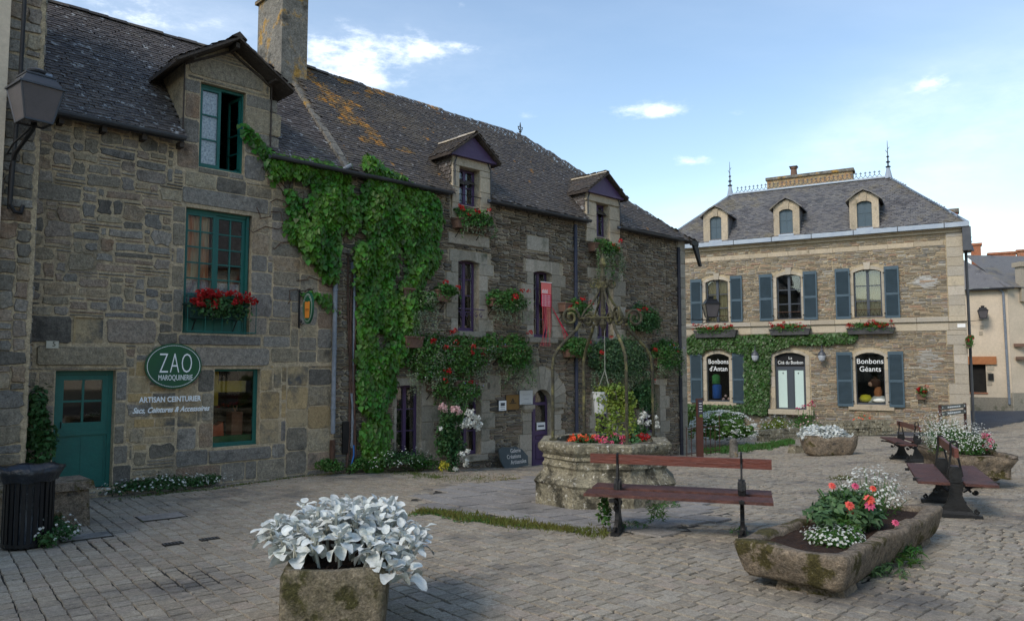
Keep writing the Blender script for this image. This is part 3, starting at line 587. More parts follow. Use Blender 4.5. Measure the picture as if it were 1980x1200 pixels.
# door
a, b, c, d = opA['door']; q = MB(); y = .14
q.b2(a, a+.06, y, y+.06, c, d); q.b2(b-.06, b, y, y+.06, c, d); q.b2(a+.06, b-.06, y, y+.06, d-.07, d)
dr = FA.part(q, 'door_frame', GREEN); q = MB(); zm = c+(d-c)*.46
q.b2(a+.06, b-.06, y+.02, y+.05, c+.02, zm-.005); q.b2(a+.06, b-.06, y-.005, y+.02, zm-.01, zm+.05); q.b2(a+.06, a+.15, y+.01, y+.05, zm+.05, d-.075); q.b2(b-.15, b-.06, y+.01, y+.05, zm+.05, d-.075)
q.b2(a+.15, b-.15, y+.01, y+.05, zm+.05, zm+.19); q.b2(a+.15, b-.15, y+.01, y+.05, d-.15, d-.075)
mx0 = (a+b)/2; mz0 = (zm+.19+d-.15)/2; q.b2(mx0-.016, mx0+.016, y+.012, y+.045, zm+.19, d-.15); q.b2(a+.15, b-.15, y+.014, y+.043, mz0-.016, mz0+.016)
for xx in (a+.08, mx0-.006, b-.1): q.b2(xx, xx+.012, y+.012, y+.02, c+.1, zm-.03)
q.b2(a+.06, b-.06, y+.008, y+.02, c+.02, c+.1)
dl = FA.part(q, 'door_leaf', GREEN, dr)
for i in range(2):
    for k in range(2):
        g = MB(); xa = (a+.15, mx0+.016)[i]; xb = (mx0-.016, b-.15)[i]; za = (zm+.19, mz0+.016)[k]; zb_ = (mz0-.016, d-.15)[k]; g.b2(xa, xb, y+.026, y+.032, za, zb_); FA.part(g, 'pane', GL, dr)
q = MB(); q.tube([(a+.12, y-.005, zm+.12), (a+.12, y-.04, zm+.12), (a+.12, y-.04, zm+.22)], .008, 6); FA.part(q, 'handle', IRON, dr)
# shop window
a, b, c, d = opA['shop']; q = MB(); y = .12
q.b2(a, a+.035, y, y+.05, c, d); q.b2(b-.07, b, y, y+.05, c, d); q.b2(a+.035, b-.07, y, y+.05, d-.04, d); q.b2(a+.035, b-.07, y-.01, y+.05, c, c+.07); q.b2(a, b, y-.02, y, c, c+.03)
sw = FA.part(q, 'shop_window', GREEN); g = MB(); g.b2(a+.035, b-.07, y+.02, y+.026, c+.07, d-.04); FA.part(g, 'pane', GLS, sw)
q = MB(); q.b2(a, b, .22, .9, c+.02, c+.17); FA.part(q, 'display_sill', mat('shop_green', [(.03,.14,.05)], rnd=0, bump=0), sw)
q = MB(); YB = mat('yellow_bench_paint', [(.42,.30,.02), (.33,.22,.02)], rnd=.05, bump=.1)
q.b2(a-.05, a+.1, .5, .58, c+.55, d); q.b2(a+.16, a+.28, .5, .6, c+.7, d-.03); q.b2(a+.28, b-.05, .5, .58, d-.42, d-.22); q.b2(a+.28, b-.05, .48, .6, d-.27, d-.22)
tag(FA.free(q, 'wooden_rack', YB), 'yellow painted wooden rack inside the shop window', 'rack')
q = MB(); q.prism([(a+.06, c+.17), (a+.32, c+.17), (a+.3, c+.42), (a+.2, c+.36), (a+.08, c+.38)], .3, .5); tag(FA.free(q, 'leather_bag', mat('orange_leather', [(.50,.10,.035)], rough=.5, rnd=0, bump=.2)), 'small orange leather bag standing in the shop window', 'bag')
q = MB(); q.b2(a+.48, b-.16, .35, .6, c+.17, c+.58, 0); q.tube([(a+.58, .45, c+.58), (a+.62, .45, c+.7), (b-.3, .45, c+.7), (b-.26, .45, c+.58)], .012, 6); tag(FA.free(q, 'leather_bag', mat('brown_leather', [(.22,.09,.045)], rough=.6, rnd=0, bump=.2)), 'large brown leather bag with a handle in the shop window', 'bag')
# first-floor window: left leaf, right leaf, lace curtains, painted reflection sheet, rail and green apron
a, b, c, d = opA['first']; zs = c+.42; half = (b-a-.14)/2
q = MB(); y = .1
q.b2(a, a+.03, y, y+.06, c, d); q.b2(b-.07, b-.02, y-.02, y+.06, c, d); q.b2(a+.03, b-.07, y, y+.06, d-.06, d); FA.part(q, 'window_frame', GREEN)
w1 = window(FA, (a+.03, (a+b)/2-.02, zs-.06, d-.06), y+.01, GREEN, 2, 6, leaves=1, fr=.05, mun=.024, low=0); w2 = window(FA, ((a+b)/2-.02, b-.07, zs-.06, d-.06), y+.03, GREEN, 2, 6, leaves=1, fr=.055, mun=.024)
q = MB(); q.b2(a+.03, b-.07, y+.0, y+.04, c, zs-.06)
for i in range(7): xx = a+.06+i*(b-a-.16)/6; q.b2(xx-.006, xx+.006, y-.012, y, c+.02, zs-.08)
FA.part(q, 'apron_panel', GREEN)
for (xa, xb, za, zb_, m_) in ((a+.06, (a+b)/2-.08, zs+.0, d-.08, REFL), (a+.06, (a+b)/2-.08, zs, zs+.52, LACE), ((a+b)/2+.06, b-.12, zs, zs+.50, LACE)):
    q = MB(); n = 26; yy = y+.12+(0.03 if m_ is REFL else 0)
    for i in range(n):
        x_0, x_1 = xa+(xb-xa)*i/n, xa+(xb-xa)*(i+1)/n; q.poly([(x_0, yy+.02*math.sin(i*1.3), za), (x_1, yy+.02*math.sin((i+1)*1.3), za), (x_1, yy+.02*math.sin((i+1)*1.3), zb_), (x_0, yy+.02*math.sin(i*1.3), zb_)])
    FA.part(q, 'curtain', m_)  # two lace curtains; the tall striped sheet paints the mirrored house
q = MB(); q.tube([(a, -.22, c+.62), (b+.02, -.22, c+.62)], .01, 6); q.tube([(a, -.22, c+.02), (b+.02, -.22, c+.02)], .01, 6)
for xx in (a, a+.3, (a+b)/2, b-.3, b+.02): q.tube([(xx, -.22, c+.02), (xx, -.22, c+.62)], .007, 5)
for xx in (a, b+.02): q.tube([(xx, -.22, c+.62), (xx, 0, c+.62)], .009, 5); q.tube([(xx, -.22, c+.02), (xx, 0, c+.02)], .009, 5)
FA.part(q, 'window_railing', GREEN)
# dormer window: left leaf shut behind lace, right leaf swung inwards
a, b, c, d = opA['dorm']; y = .1; q = MB()
q.b2(a, a+.03, y, y+.06, c, d); q.b2(b-.03, b, y, y+.06, c, d); q.b2(a+.03, b-.03, y, y+.06, d-.05, d); q.b2(a+.03, b-.03, y-.02, y+.06, c, c+.05); FA.part(q, 'window_frame', GREEN)
window(FA, (a+.03, (a+b)/2, c+.05, d-.05), y+.01, GREEN, 1, 3, leaves=1, fr=.05, mun=.025)
q = MB(); n = 16
for i in range(n):
    x_0, x_1 = a+.05+(b-a)/2*.9*i/n, a+.05+(b-a)/2*.9*(i+1)/n; q.poly([(x_0, y+.09+.012*math.sin(i*1.4), c+.06), (x_1, y+.09+.012*math.sin((i+1)*1.4), c+.06), (x_1, y+.09+.012*math.sin((i+1)*1.4), d-.06), (x_0, y+.09+.012*math.sin(i*1.4), d-.06)])
FA.part(q, 'curtain', LACE)
q = MB(); L_ = (b-a)/2; hx, hy = b-.04, y+.04
for (t0, t1, z0_, z1_) in ((0, .12, c+.06, d-.06), (.88, 1, c+.06, d-.06), (0, 1, c+.06, c+.12), (0, 1, d-.12, d-.06), (0, 1, c+.4, c+.425), (0, 1, c+.75, c+.775)):
    q.bar((hx-.12*t0*L_, hy+t0*L_*.97, (z0_+z1_)/2), (hx-.12*t1*L_, hy+t1*L_*.97, (z0_+z1_)/2), .03, z1_-z0_)
FA.part(q, 'open_casement', GREEN)
# roof of house A
SAR = P(668, 305, .2)[0]
x0r = SA0-3.0; ov = .22; lowz = ZE-ov*RT
rq = [(x0r, -ov, lowz), (SAR, -ov, lowz), (SAR, DR, ZR), (x0r, DR, ZR)]
q_ = [Vector(v) for v in rq]; A_ = Vector((1,0,0)); nrm = (q_[1]-q_[0]).cross(q_[3]-q_[0]).normalized(); B_ = nrm.cross(A_)
lb = (q_[3]-q_[0]).length
mb = MB()
for (xa, xb) in ((x0r, dxl), (dxr, SAR)): mb.poly([(xa, -ov, lowz-.03), (xb, -ov, lowz-.03), (xb, DR, ZR-.03), (xa, DR, ZR-.03)])
ybk = (dzwall-ZE)/RT*.8; mb.poly([(dxl, ybk, ZE+ybk*RT-.03), (dxr, ybk, ZE+ybk*RT-.03), (dxr, DR, ZR-.03), (dxl, DR, ZR-.03)]); mb.poly([(x0r, 2*DR+ov, lowz), (SAR, 2*DR+ov, lowz), (SAR, DR, ZR), (x0r, DR, ZR)])
rf = FA.part(mb, 'roof', SLATE)
def insA(a_, b_):
    X = x0r+a_; yy = -ov+b_*math.cos(R(46)); ind = (X > dxl)&(X < dxr)&(yy < .05)
    zr_ = dzwall+np.minimum(X-dxl, dxr-X)*slope
    inside_d = (X > dxl-.0)&(X < dxr+.0)&(ZE+yy*RT < zr_)
    return ~ind & ~inside_d
sl = MB(); slates(sl, q_[0], A_, B_, SAR-x0r, lb, insA, .14, .085, a0=1.2); FA.part(sl, 'slate', SLATE, rf, kind='stuff')
ridge_tiles(FA, (x0r+1.5, DR, ZR), (SAR-.3, DR, ZR), SLATEB, rf)
gutter(FA, P(98, 200, .28)[0], P(360, 250, .28)[0], lowz-.0, -ov-.05, ZINC); gutter(FA, P(524, 290, .28)[0], SAR+.05, lowz, -ov-.05, ZINC)
q = MB()
for xx in np.arange(P(110, 200)[0], dxl, .6): q.b2(xx, xx+.07, -ov+.02, .1, lowz-.16, lowz-.07)
FA.part(q, 'rafter_end', DWOOD, rf, kind='stuff')
dormer_roof(FA, -.35, dpx-(deR[0]-deL[0])/2, dpx+(deR[0]-deL[0])/2, dzw, dzw, dpx, dpk[1], ZE, RT, SLATE, FA.root, thick=.09, w_=.13, e=.08)
q = MB(); hw = (deR[0]-deL[0])/2
for s_ in (-1, 1):
    q.bar((dpx+s_*hw, -.37, dzw-.06), (dpx, -.37, dpk[1]-.06), .03, .10, up=(0, -1, 0)); q.bar((dpx+s_*(dxr-dxl)/2, -.02, dzwall-.08), (dpx, -.02, dpk[1]-.19), .04, .04)
    q.bar((dpx+s_*(dxr-dxl)/2*.98, -.04, dzwall-.02), (dpx+s_*(dxr-dxl)/2*.98, -.32, dzwall-.02), .07, .08); q.tube([(dpx+s_*((dxr-dxl)/2+.02), -.03, dzwall), (dpx+s_*((dxr-dxl)/2+.02), -.03, ZE-.1)], .014, 6)
q.bar((dpx, -.04, dpk[1]-.17), (dpx, -.34, dpk[1]-.17), .07, .09); q.prism([(dpx-.14, dpk[1]-.05), (dpx+.14, dpk[1]-.05), (dpx, dpk[1]+.06)], -.4, -.2)
FA.part(q, 'barge_board', DWOOD)
# verge strip where the two roofs meet, and the chimney
q = MB(); n_ = 9
for i in range(n_):
    t0, t1 = i/n_, (i+.95)/n_; q.bar((SAR+.05, -ov+t0*(DR+ov), lowz+t0*(ZR-lowz)+.05), (SAR+.05, -ov+t1*(DR+ov), lowz+t1*(ZR-lowz)+.05), .16, .07)
FA.part(q, 'verge_coping', CEM)
cz = 8.4+EYE; cx0 = SAR-.3; q = MB(); q.b2(cx0, cx0+.62, DR-.50, DR+.72, ZR-1.3, cz); ch = FA.part(q, 'chimney', CEM)
q = MB(); q.b2(cx0-.06, cx0+.68, DR-.56, DR+.78, cz, cz+.08); q.b2(cx0+.04, cx0+.58, DR-.38, DR+.6, cz+.08, cz+.16); FA.part(q, 'chimney_cap', CEM, ch)
q = MB(); sk = P(90, 175, 0)
q.box((P(95, 165)[0]-.02, .0, ZE+.22), (.14, .02, .42), rot=Matrix.Rotation(R(-20), 3, 'X')); FA.part(q, 'zinc_flashing', ZINCL)

# ------------------------------------------------------------------ schist house
FB.start('schist_house', 'long dark schist house with purple windows, small dormers and hanging flower boxes', 'house', FB.ground(8)-.3)
P = FB.pix
zb = FB.ground(SB1)-.6
opB = {'w1': FB.frect(885, 503, 925, 640), 'w2': FB.frect(1031, 524, 1066, 652), 'w3': FB.frect(1154, 540, 1185, 655), 'g1': FB.frect(766, 744, 814, 884), 'g2': FB.frect(886, 752, 929, 880), 'door': FB.frect(1027, 752, 1066, 900), 'g3': FB.frect(1151, 768, 1182, 850), 'g4': FB.frect(1244, 742, 1275, 838)}
d1 = FB.frect(886, 326, 926, 398); d2 = FB.frect(1151, 394, 1176, 458)
opB['d1'] = d1; opB['d2'] = d2
for k, v in opB.items(): print(k, [round(q, 2) for q in v])
archs = {'w1': .06, 'w2': .06, 'door': .38, 'g4': .04, 'g1': .02, 'g2': .02}
lower = [v for k, v in opB.items()]
lowops = [(v[0], v[1], v[2], min(v[3], ZE)) for v in lower if v[2] < ZE-.05]
dorm = []
for (fr_, pk, eL, eR, wl, wr) in ((d1, P(913, 254, .2), P(865, 292, .2), P(962, 312, .2), P(872, 350)[0], P(946, 350)[0]), (d2, P(1176, 334, .2), P(1129, 366, .2), P(1207, 381, .2), P(1131, 410)[0], P(1196, 410)[0])):
    zw = (eL[1]+eR[1])/2; dorm.append(dict(win=fr_, xp=(wl+wr)/2, zp=pk[1], zw=zw, hw=(eR[0]-eL[0])/2, wl=wl, wr=wr))
mb = MB(); wallface(mb, SAB, SB1, zb, ZE, [lo for lo in lowops if lo[2] < ZE], depth=.25)
for D in dorm:
    wallface(mb, D['wl'], D['wr'], ZE, D['zw'], [(D['win'][0], D['win'][1], ZE, D['win'][3])], y=-.012, depth=.25)
    for xx in (D['wl'], D['wr']): mb.poly([(xx, 0, ZE), (xx, 0, D['zw']), (xx, (D['zw']-ZE)/RT, D['zw'])])
mb.poly([(SB1, 0, zb), (SB1, 2*DR, zb), (SB1, 2*DR, ZE), (SB1, 0, ZE)]); mb.poly([(SAB, 2*DR, zb), (SB1, 2*DR, zb), (SB1, 2*DR, ZE), (SAB, 2*DR, ZE)])
FB.part(mb, 'wall', SMORT)
fl = MB(); fl.b2(SAB+.02, SB1-.1, .3, DR*1.9, P(1040, 690)[1], P(1040, 690)[1]+.05); fl.b2(SAB+.1, SB1-.1, 1.5, 1.55, zb, ZE); FB.part(fl, 'inner_floor', DARK)
lint = MB(); blkB = []
def surround(op, rise, wl, wr, top, hs=.33, mb=None, y=0, proud=.03):
    x0, x1, z0, z1 = op
    if rise:
        archlintel(mb, x0, x1, z1-rise, rise, z1+top, wl*.9, -proud, .1)
    else: block(mb, (x0-wl, x1+wr, z1, z1+top), y, proud)
    blkB.append((x0-wl, x1+wr, z1-rise, z1+top)); z = z0; i = 0
    while z < z1-rise-.02:
        h = min(hs*random.uniform(.85, 1.15), z1-rise-z); h = z1-rise-z if z1-rise-z-h < .12 else h
        a_ = wl*(1.25 if i % 2 else .75); b_ = wr*(.75 if i % 2 else 1.25)
        for rc in ((x0-a_, x0, z, z+h), (x1, x1+b_, z, z+h)):
            q = MB(); block(q, rc, y, proud*random.uniform(.8, 1.1)); FB.part(q, 'surround_stone', BSURR); blkB.append(rc)
        z += h; i += 1
for k, (wl, wr, top) in {'w1': (.28, .36, .2), 'w2': (.32, .42, .26), 'w3': (.3, .45, .25), 'g1': (.1, .42, .14), 'g2': (.3, .36, .14), 'g3': (.2, .2, .16), 'g4': (.25, .4, .14)}.items():
    lint = MB(); surround(opB[k], archs.get(k, 0), wl, wr, top, mb=lint); FB.part(lint, 'lintel', BSURR)
    o = opB[k]; q = MB(); block(q, (o[0]-.18, o[1]+.2, o[2]-.14, o[2]), 0, .06); FB.part(q, 'sill', BSURR); blkB.append((o[0]-.18, o[1]+.2, o[2]-.14, o[2]))
for D in dorm:
    lint = MB(); o = D['win']; block(lint, (D['wl'], D['wr'], o[3], D['zw']-.03), -.014, .04); FB.part(lint, 'lintel', DRES)
    for (xa, xb) in ((D['wl'], o[0]), (o[1], D['wr'])):
        z = ZE-.75
        while z < o[3]-.05:
            h = min(.36, o[3]-z); q = MB(); block(q, (xa, xb, z, z+h), -.014, .04); FB.part(q, 'surround_stone', DRES); z += h
        blkB.append((xa, xb, ZE-.75, ZE+.1))
# arched doorway
x0, x1, z0, z1 = opB['door']; cxd = (x0+x1)/2; rr = (x1-x0)/2
for (pxl, zz0) in ((0, 0),):
    zsp = z1-rr; na = 11
    for i in range(na):
        a0_, a1_ = PI-PI*i/na, PI-PI*(i+1)/na-.0; ro = rr+.52+(.06 if i % 2 else 0)
        q = MB(); pts = [(cxd+rr*math.cos(a0_), zsp+rr*math.sin(a0_)), (cxd+rr*math.cos(a1_), zsp+rr*math.sin(a1_)), (cxd+ro*math.cos(a1_+.012), zsp+ro*math.sin(a1_+.012)), (cxd+ro*math.cos(a0_-.012), zsp+ro*math.sin(a0_-.012))]
        q.prism(pts[::-1], -.035, .14); FB.part(q, 'arch_stone', BSURR)
    q = MB()
    for i in range(12):
        a0_, a1_ = PI-PI*i/12, PI-PI*(i+1)/12
        q.prism([(cxd+rr*math.cos(a0_), zsp+rr*math.sin(a0_)), (cxd+rr*math.cos(a1_), zsp+rr*math.sin(a1_)), (cxd+rr*math.cos(a1_)*1.0, z1+.002), (cxd+rr*math.cos(a0_), z1+.002)], .141, .2)
    FB.part(q, 'arch_filling', BSURR)
    blkB.append(lambda X, Z: (np.hypot(X-cxd, Z-zsp) < rr+.56)&(Z > zsp))
    for sx_ in (-1, 1):
        q = MB(); xa = cxd+sx_*(rr+.16); q.box((xa, -.05, zsp-.06), (.36, .14, .10)); q.box((xa, -.035, zsp-.14), (.28, .10, .06)); FB.part(q, 'impost', BSURR)
        z = z0-.3
        while z < zsp-.17:
            h = min(random.uniform(.3, .45), zsp-.17-z); wj = random.uniform(.3, .5); rc = (cxd+sx_*rr, cxd+sx_*(rr+wj), z, z+h); rc = (min(rc[:2]), max(rc[:2]), z, z+h); q = MB(); block(q, rc, 0, .03); FB.part(q, 'surround_stone', BSURR); blkB.append(rc); z += h
    blkB.append((x0-.35, x1+.35, zsp-.2, zsp))
# isolated old stones in the wall
for e in ((1018, 458, 1060, 486), (866, 455, 945, 475), (1135, 520, 1195, 540), (820, 840, 850, 905), (940, 725, 966, 765)):
    q = MB(); rc = FB.frect(*e); block(q, rc, 0, .03); FB.part(q, 'stone', BSURR); blkB.append(rc)
crn = []
z = zb
while z < ZE-.1:
    h = random.uniform(.3, .5); rc = (SB1-random.uniform(.3, .5), SB1, z, min(z+h, ZE-.02)); q = MB(); block(q, rc, 0, .03); q.b2(SB1-.001, SB1+.03, .0, .35, rc[2]+.005, rc[3]-.005); FB.part(q, 'corner_stone', BSURR); blkB.append(rc); z += h
thin = lambda r, i, k: (r.choice((3, 4, 5, 6, 8, 10)), r.choice((1, 1, 1, 2, 2, 3)))
st = pack(SAB, SB1-.02, zb, ZE-.02, (.045, .038), lowops+blkB+list(opB.values()), thin, 3)
stones_out(FB, st, SCHI, limit=180, proud=.035, gap=.006, jit=.35, rnd_=.35)
# windows
for k, rows in (('w1', 4), ('w2', 4), ('w3', 4), ('g1', 3), ('g2', 3), ('g3', 2), ('g4', 3), ('d1', 2), ('d2', 2)):
    window(FB, opB[k], .17, PURP, 2, rows, leaves=2, fr=.055, mun=.022, mid=.075, low=.03)
x0, x1, z0, z1 = opB['door']; zm = z0+(z1-z0)*.42; q = MB(); y = .15; dxm = cxd-.12
q.b2(x0, x1, y+.03, y+.06, z0, zm); q.b2(x0, dxm-.02, y, y+.035, z0, zm); q.b2(dxm+.02, x1, y, y+.03, z0, z0+.12)
for xa, xb in ((x0, x0+.06), (dxm-.05, dxm+.05), (x1-.06, x1)): q.b2(xa, xb, y-.01, y+.05, z0, z1-.1)
q.b2(x0, x1, y-.005, y+.045, zm-.05, zm+.05); q.b2(x0, x1, y-.005, y+.045, z0+.3*(z1-z0), z0+.3*(z1-z0)+.05); q.b2(x0, x1, y-.005, y+.045, zsp-.04, zsp+.03)
for za, zc in ((z0+.15, z0+.28*(z1-z0)), (z0+.34*(z1-z0), zm-.08)): q.b2(dxm+.09, x1-.09, y+.005, y+.03, za, zc)
dB = FB.part(q, 'front_door', PURP); q = MB(); q.b2(x0+.06, x1-.06, y+.012, y+.018, zm+.05, z1-.01); FB.part(q, 'pane', GL, dB)
q = MB(); q.b2(dxm+.1, x1-.08, y-.012, y-.004, zm+.08, zm+.26); q.b2(dxm+.14, x1-.12, y-.014, y-.013, zm+.15, zm+.19, 1); FB.part(q, 'door_notice', [WHITE, DGREY], dB)
# roof B: long front plane running to a hip at the right
xh = P(1008, 276)[0]; 
ZRR = ZR-.35; hipb = FB.pix(1322, 456, .2)[0]+.1
import itertools
def raypt(px, py, yb):                              # height of the sight line above the plane y = yb
    return FB.pix(px, py, -yb)
rl = raypt(592, 130, DR); rr_ = raypt(1006, 276, DR); print('ridge A/B heights', ZR, rl, rr_, 'A', raypt(400, 72, DR), raypt(240, 8, DR))
ZRl, ZRr = rl[1], rr_[1]; xr_end = rr_[0]
rq = [(SAR+.1, -ov, lowz), (SB1+.25, -ov, lowz), (xr_end, DR, ZRr), (SAR+.1, DR, ZRl)]
zt = lambda x: ZRl+(ZRr-ZRl)*(x-SAR-.1)/(xr_end-SAR-.1)
rt = lambda x, y: ZE+(y)*((zt(x)-lowz)/(DR+ov))
def rfz(x, y): return lowz+(y+ov)/(DR+ov)*(zt(x)-lowz)
def keepB(X, Y, Z):
    r = np.ones(X.shape, bool)
    for D in dorm: r &= ~((X > D['wl'])&(X < D['wr'])&(Y < .06))
    return r
xs_ = [SAR+.1]+[v for D in dorm for v in (D['wl'], D['wr'])]; bp = []
for i in range(0, 5, 2):
    xa = xs_[i]; xb = xs_[i+1] if i < 4 else SB1+.25
    if i < 4: bp.append([(xa, -ov, lowz), (xb, -ov, lowz), (xb, .04, rfz(xb, .04)), (xa, .04, rfz(xa, .04))])
    else: bp.append([(xa, -ov, lowz), (xb, -ov, lowz), (xb-.12, .04, lowz+.3*.99), (xa, .04, rfz(xa, .04))])
yk = .75
for i, (xa, xb) in enumerate(zip(xs_[:-1], xs_[1:])):
    if i % 2 == 0: bp.append([(xa, .04, rfz(xa, .04)), (xb, .04, rfz(xb, .04)), (xb, yk, rfz(xb, yk)), (xa, yk, rfz(xa, yk))])
hk = (yk+ov)/(DR+ov); bp.append([(xs_[-1], .04, rfz(xs_[-1], .04)), (SB1+.13, .04, lowz+.3), (SB1+.25+(xr_end-SB1-.25)*hk, yk, lowz+(ZRr-lowz)*hk), (xs_[-1], yk, rfz(xs_[-1], yk))])
bp.append([(SAR+.1, yk, rfz(SAR, yk)), (SB1+.25+(xr_end-SB1-.25)*hk, yk, lowz+(ZRr-lowz)*hk), (xr_end, DR, ZRr), (SAR+.1, DR, ZRl)])
rb = roofplane(FB, 'roof', rq, SLATEB, w_=.14, e=.085, keep=keepB, base_polys=bp)
roofplane(FB, 'roof', [(SB1+.25, -ov, lowz), (SB1+.25, 2*DR, lowz), (xr_end, DR, ZRr)], SLATE, w_=.2, e=.12)
q = MB(); q.poly([(SAR+.1, 2*DR+ov, lowz), (SB1+.25, 2*DR+ov, lowz), (xr_end, DR, ZRr), (SAR+.1, DR, ZRl)]); FB.part(q, 'roof', SLATE)
ridge_tiles(FB, (SAR+.4, DR, ZRl), (xr_end, DR, ZRr), SLATEB, rb, r=.1); ridge_tiles(FB, (xr_end, DR, ZRr), (SB1+.25, -ov, lowz), SLATE, rb, r=.06, L=.4)
q = MB(); q.prism([(SB1+.1, lowz-.1), (SB1+.35, lowz-.1), (SB1+.55, lowz-.75), (SB1+.47, lowz-.75)], -.28, -.2); q.b2(SB1, SB1+.35, -.3, -.2, lowz-.12, lowz+.02); FB.part(q, 'verge_board', IRON)
q = MB(); q.lathe([(.10, -.05), (.07, .12), (.045, .2), (.02, .22), (.02, .3), (.05, .33), (.02, .36), (.015, .55)], (xr_end, DR, ZRr), 8, 0)
for s_ in (-1, 1): q.tube([(xr_end, DR, ZRr+.36), (xr_end+s_*.07, DR, ZRr+.4), (xr_end+s_*.09, DR, ZRr+.48), (xr_end+s_*.05, DR, ZRr+.47)], .016, 5)
q.prism([(xr_end-.03, ZRr+.48), (xr_end+.03, ZRr+.48), (xr_end, ZRr+.62)], DR-.01, DR+.01); FB.part(q, 'ridge_finial', ZINC, rb)
for pxa, pxb in ((524, 875), (948, 1142), (1198, 1320)):
    xa, xb = P(pxa, 350, .28)[0], P(pxb, 350, .28)[0]
    if pxa == 524: xa = SAR+.05
    gutter(FB, xa, xb, lowz, -ov-.05, ZINC)
me_ = [c for c in rb.children if c.name.startswith('slate')][0].data; me_.materials.append(SLATEO)
nc = len(me_.polygons); cc3 = np.zeros(nc*3); me_.polygons.foreach_get('center', cc3); cc3 = cc3.reshape(-1, 3); tt = (DR-cc3[:, 1])
dd_ = np.abs(cc3[:, 0]-(SAR+.35+tt*.55))/(.30+.25*np.abs(tt)); dtop = tt/.35+np.abs(cc3[:, 0]-SAR-1.5)/3.2
nn_ = np.array([mnoise.noise(Vector((x*2.2, y*2.6, 0))) for x, y in cc3[:, :2]]); me_.polygons.foreach_set('material_index', (((dd_+nn_*1.6 < .62)&(tt < 1.9))|(dtop+nn_*1.5 < .62)).astype(np.int32))
for D in dorm:
    dd = FB.part(MB().b2(D['xp']-D['hw']*.9, D['xp']+D['hw']*.9, -.15, .02, D['zw']-.04, D['zw']+.02), 'dormer_cornice', PURP)
    dormer_roof(FB, -.22, D['xp']-D['hw'], D['xp']+D['hw'], D['zw'], D['zw'], D['xp'], D['zp'], ZE, RT, SLATEB, FB.root, thick=.07, w_=.12, e=.08)
    q = MB(); q.prism([(D['xp']-D['hw']*.86, D['zw']+.02), (D['xp']+D['hw']*.86, D['zw']+.02), (D['xp'], D['zp']-.1)], -.12, -.06); FB.part(q, 'gable_panel', PURP)
    q = MB()
    for s_ in (-1, 1): q.bar((D['xp']+s_*D['hw'], -.225, D['zw']-.03), (D['xp'], -.225, D['zp']-.03), .03, .07, up=(0, -1, 0))
    FB.part(q, 'barge_board', DWOOD)
    ridge_tiles(FB, (D['xp'], -.22, D['zp']+.02), (D['xp'], (D['zp']-ZE)/RT, D['zp']+.02), QUOI, FB.root, r=.07, L=.25)
    for xx, s_ in ((D['wl'], -1),):
        L1 = (D['zw']-ZE)/RT; sl = MB(); slates(sl, (xx-.01, L1, ZE), (0, -1, 0), (0, 0, 1), L1, D['zw']-ZE, lambda a_, b_, L1=L1, D=D: b_ > (L1-a_)*RT-.02, .09, .09, lift=.02); FB.part(sl, 'cheek_slate', SLATE, kind='stuff')
    q = MB(); q.box((D['xp']-D['hw']*.9, (D['zp']-ZE)/RT*.62, D['zw']+.12), (.2, .16, .02), rot=Matrix.Rotation(R(40), 3, 'X')); FB.part(q, 'zinc_flashing', ZINCL)
    q = MB(); q.tube([(D['wl']+.12, -.07, D['zw']-.04), (D['wl']+.05, -.075, D['zw']-.2), (D['wl']+.07, -.06, ZE)], .014, 6); q.tube([(D['wr']-.1, -.07, D['zw']-.04), (D['wr']-.02, -.075, D['zw']-.2), (D['wr']+.0, -.06, ZE-.2)], .014, 6); FB.part(q, 'lead_pipe', ZINC)
q = MB(); q.tube([(D_['win'][0]-.02, -.06, D_['win'][2]+.22) for D_ in dorm[:1]]+[(dorm[0]['win'][1]+.02, -.06, dorm[0]['win'][2]+.22)], .012, 6); FB.part(q, 'window_bar', IRON)
o = opB['w1']; q = MB(); q.tube([(o[0]-.03, -.1, o[2]+.5), (o[1]+.1, -.1, o[2]+.5)], .012, 6)
for i in range(5):
    cx_ = o[0]+.05+i*(o[1]-o[0])/4.3; q.tube([(cx_+.07*math.cos(t)*(1-t/9), -.1-.02*math.sin(t*2), o[2]+.36+.08*math.sin(t)*(1-t/9)) for t in np.linspace(PI*.5, PI*2.6, 12)], .008, 5)
q.tube([(o[0]-.03, -.1, o[2]+.5), (o[0]-.03, -.0, o[2]+.5)], .01, 5); q.tube([(o[1]+.1, -.1, o[2]+.5), (o[1]+.1, 0, o[2]+.5)], .01, 5); FB.part(q, 'window_railing', PURP)
# downpipes
def pipe(px0, py0, px1, py1, r, m_, name='downpipe', n=.07, collars=True, hook=False, label=None):
    x0_, z0_ = FB.pix(px0, py0, n); x1_, z1_ = FB.pix(px1, py1, n); xm = (x0_+x1_)/2; q = MB()
    pts = [(xm, -n, z1_), (xm, -n, z0_-.12)]
    if hook: pts += [(xm+.02, -n-.05, z0_), (xm+.12, -n-.16, z0_+.08), (xm+.2, -n-.2, z0_+.13)]
    q.tube(pts, r, 10)
    if collars:
        for zz in np.arange(z1_+.5, z0_, 1.15): q.lathe([(r*1.25, -.02), (r*1.25, .02)], (xm, -n, zz), 10); q.box((xm, -n/2, zz), (.02, n, .02))
    return FB.part(q, name, m_, label=label), xm, z0_, z1_
pipe(652, 332, 644, 838, .045, PIPE, hook=True, label='shiny grey zinc downpipe beside the creeper')
_, xm, _, _ = pipe(644, 838, 642, 900, .055, BARK, collars=False, label='rusty cast iron foot of the downpipe')
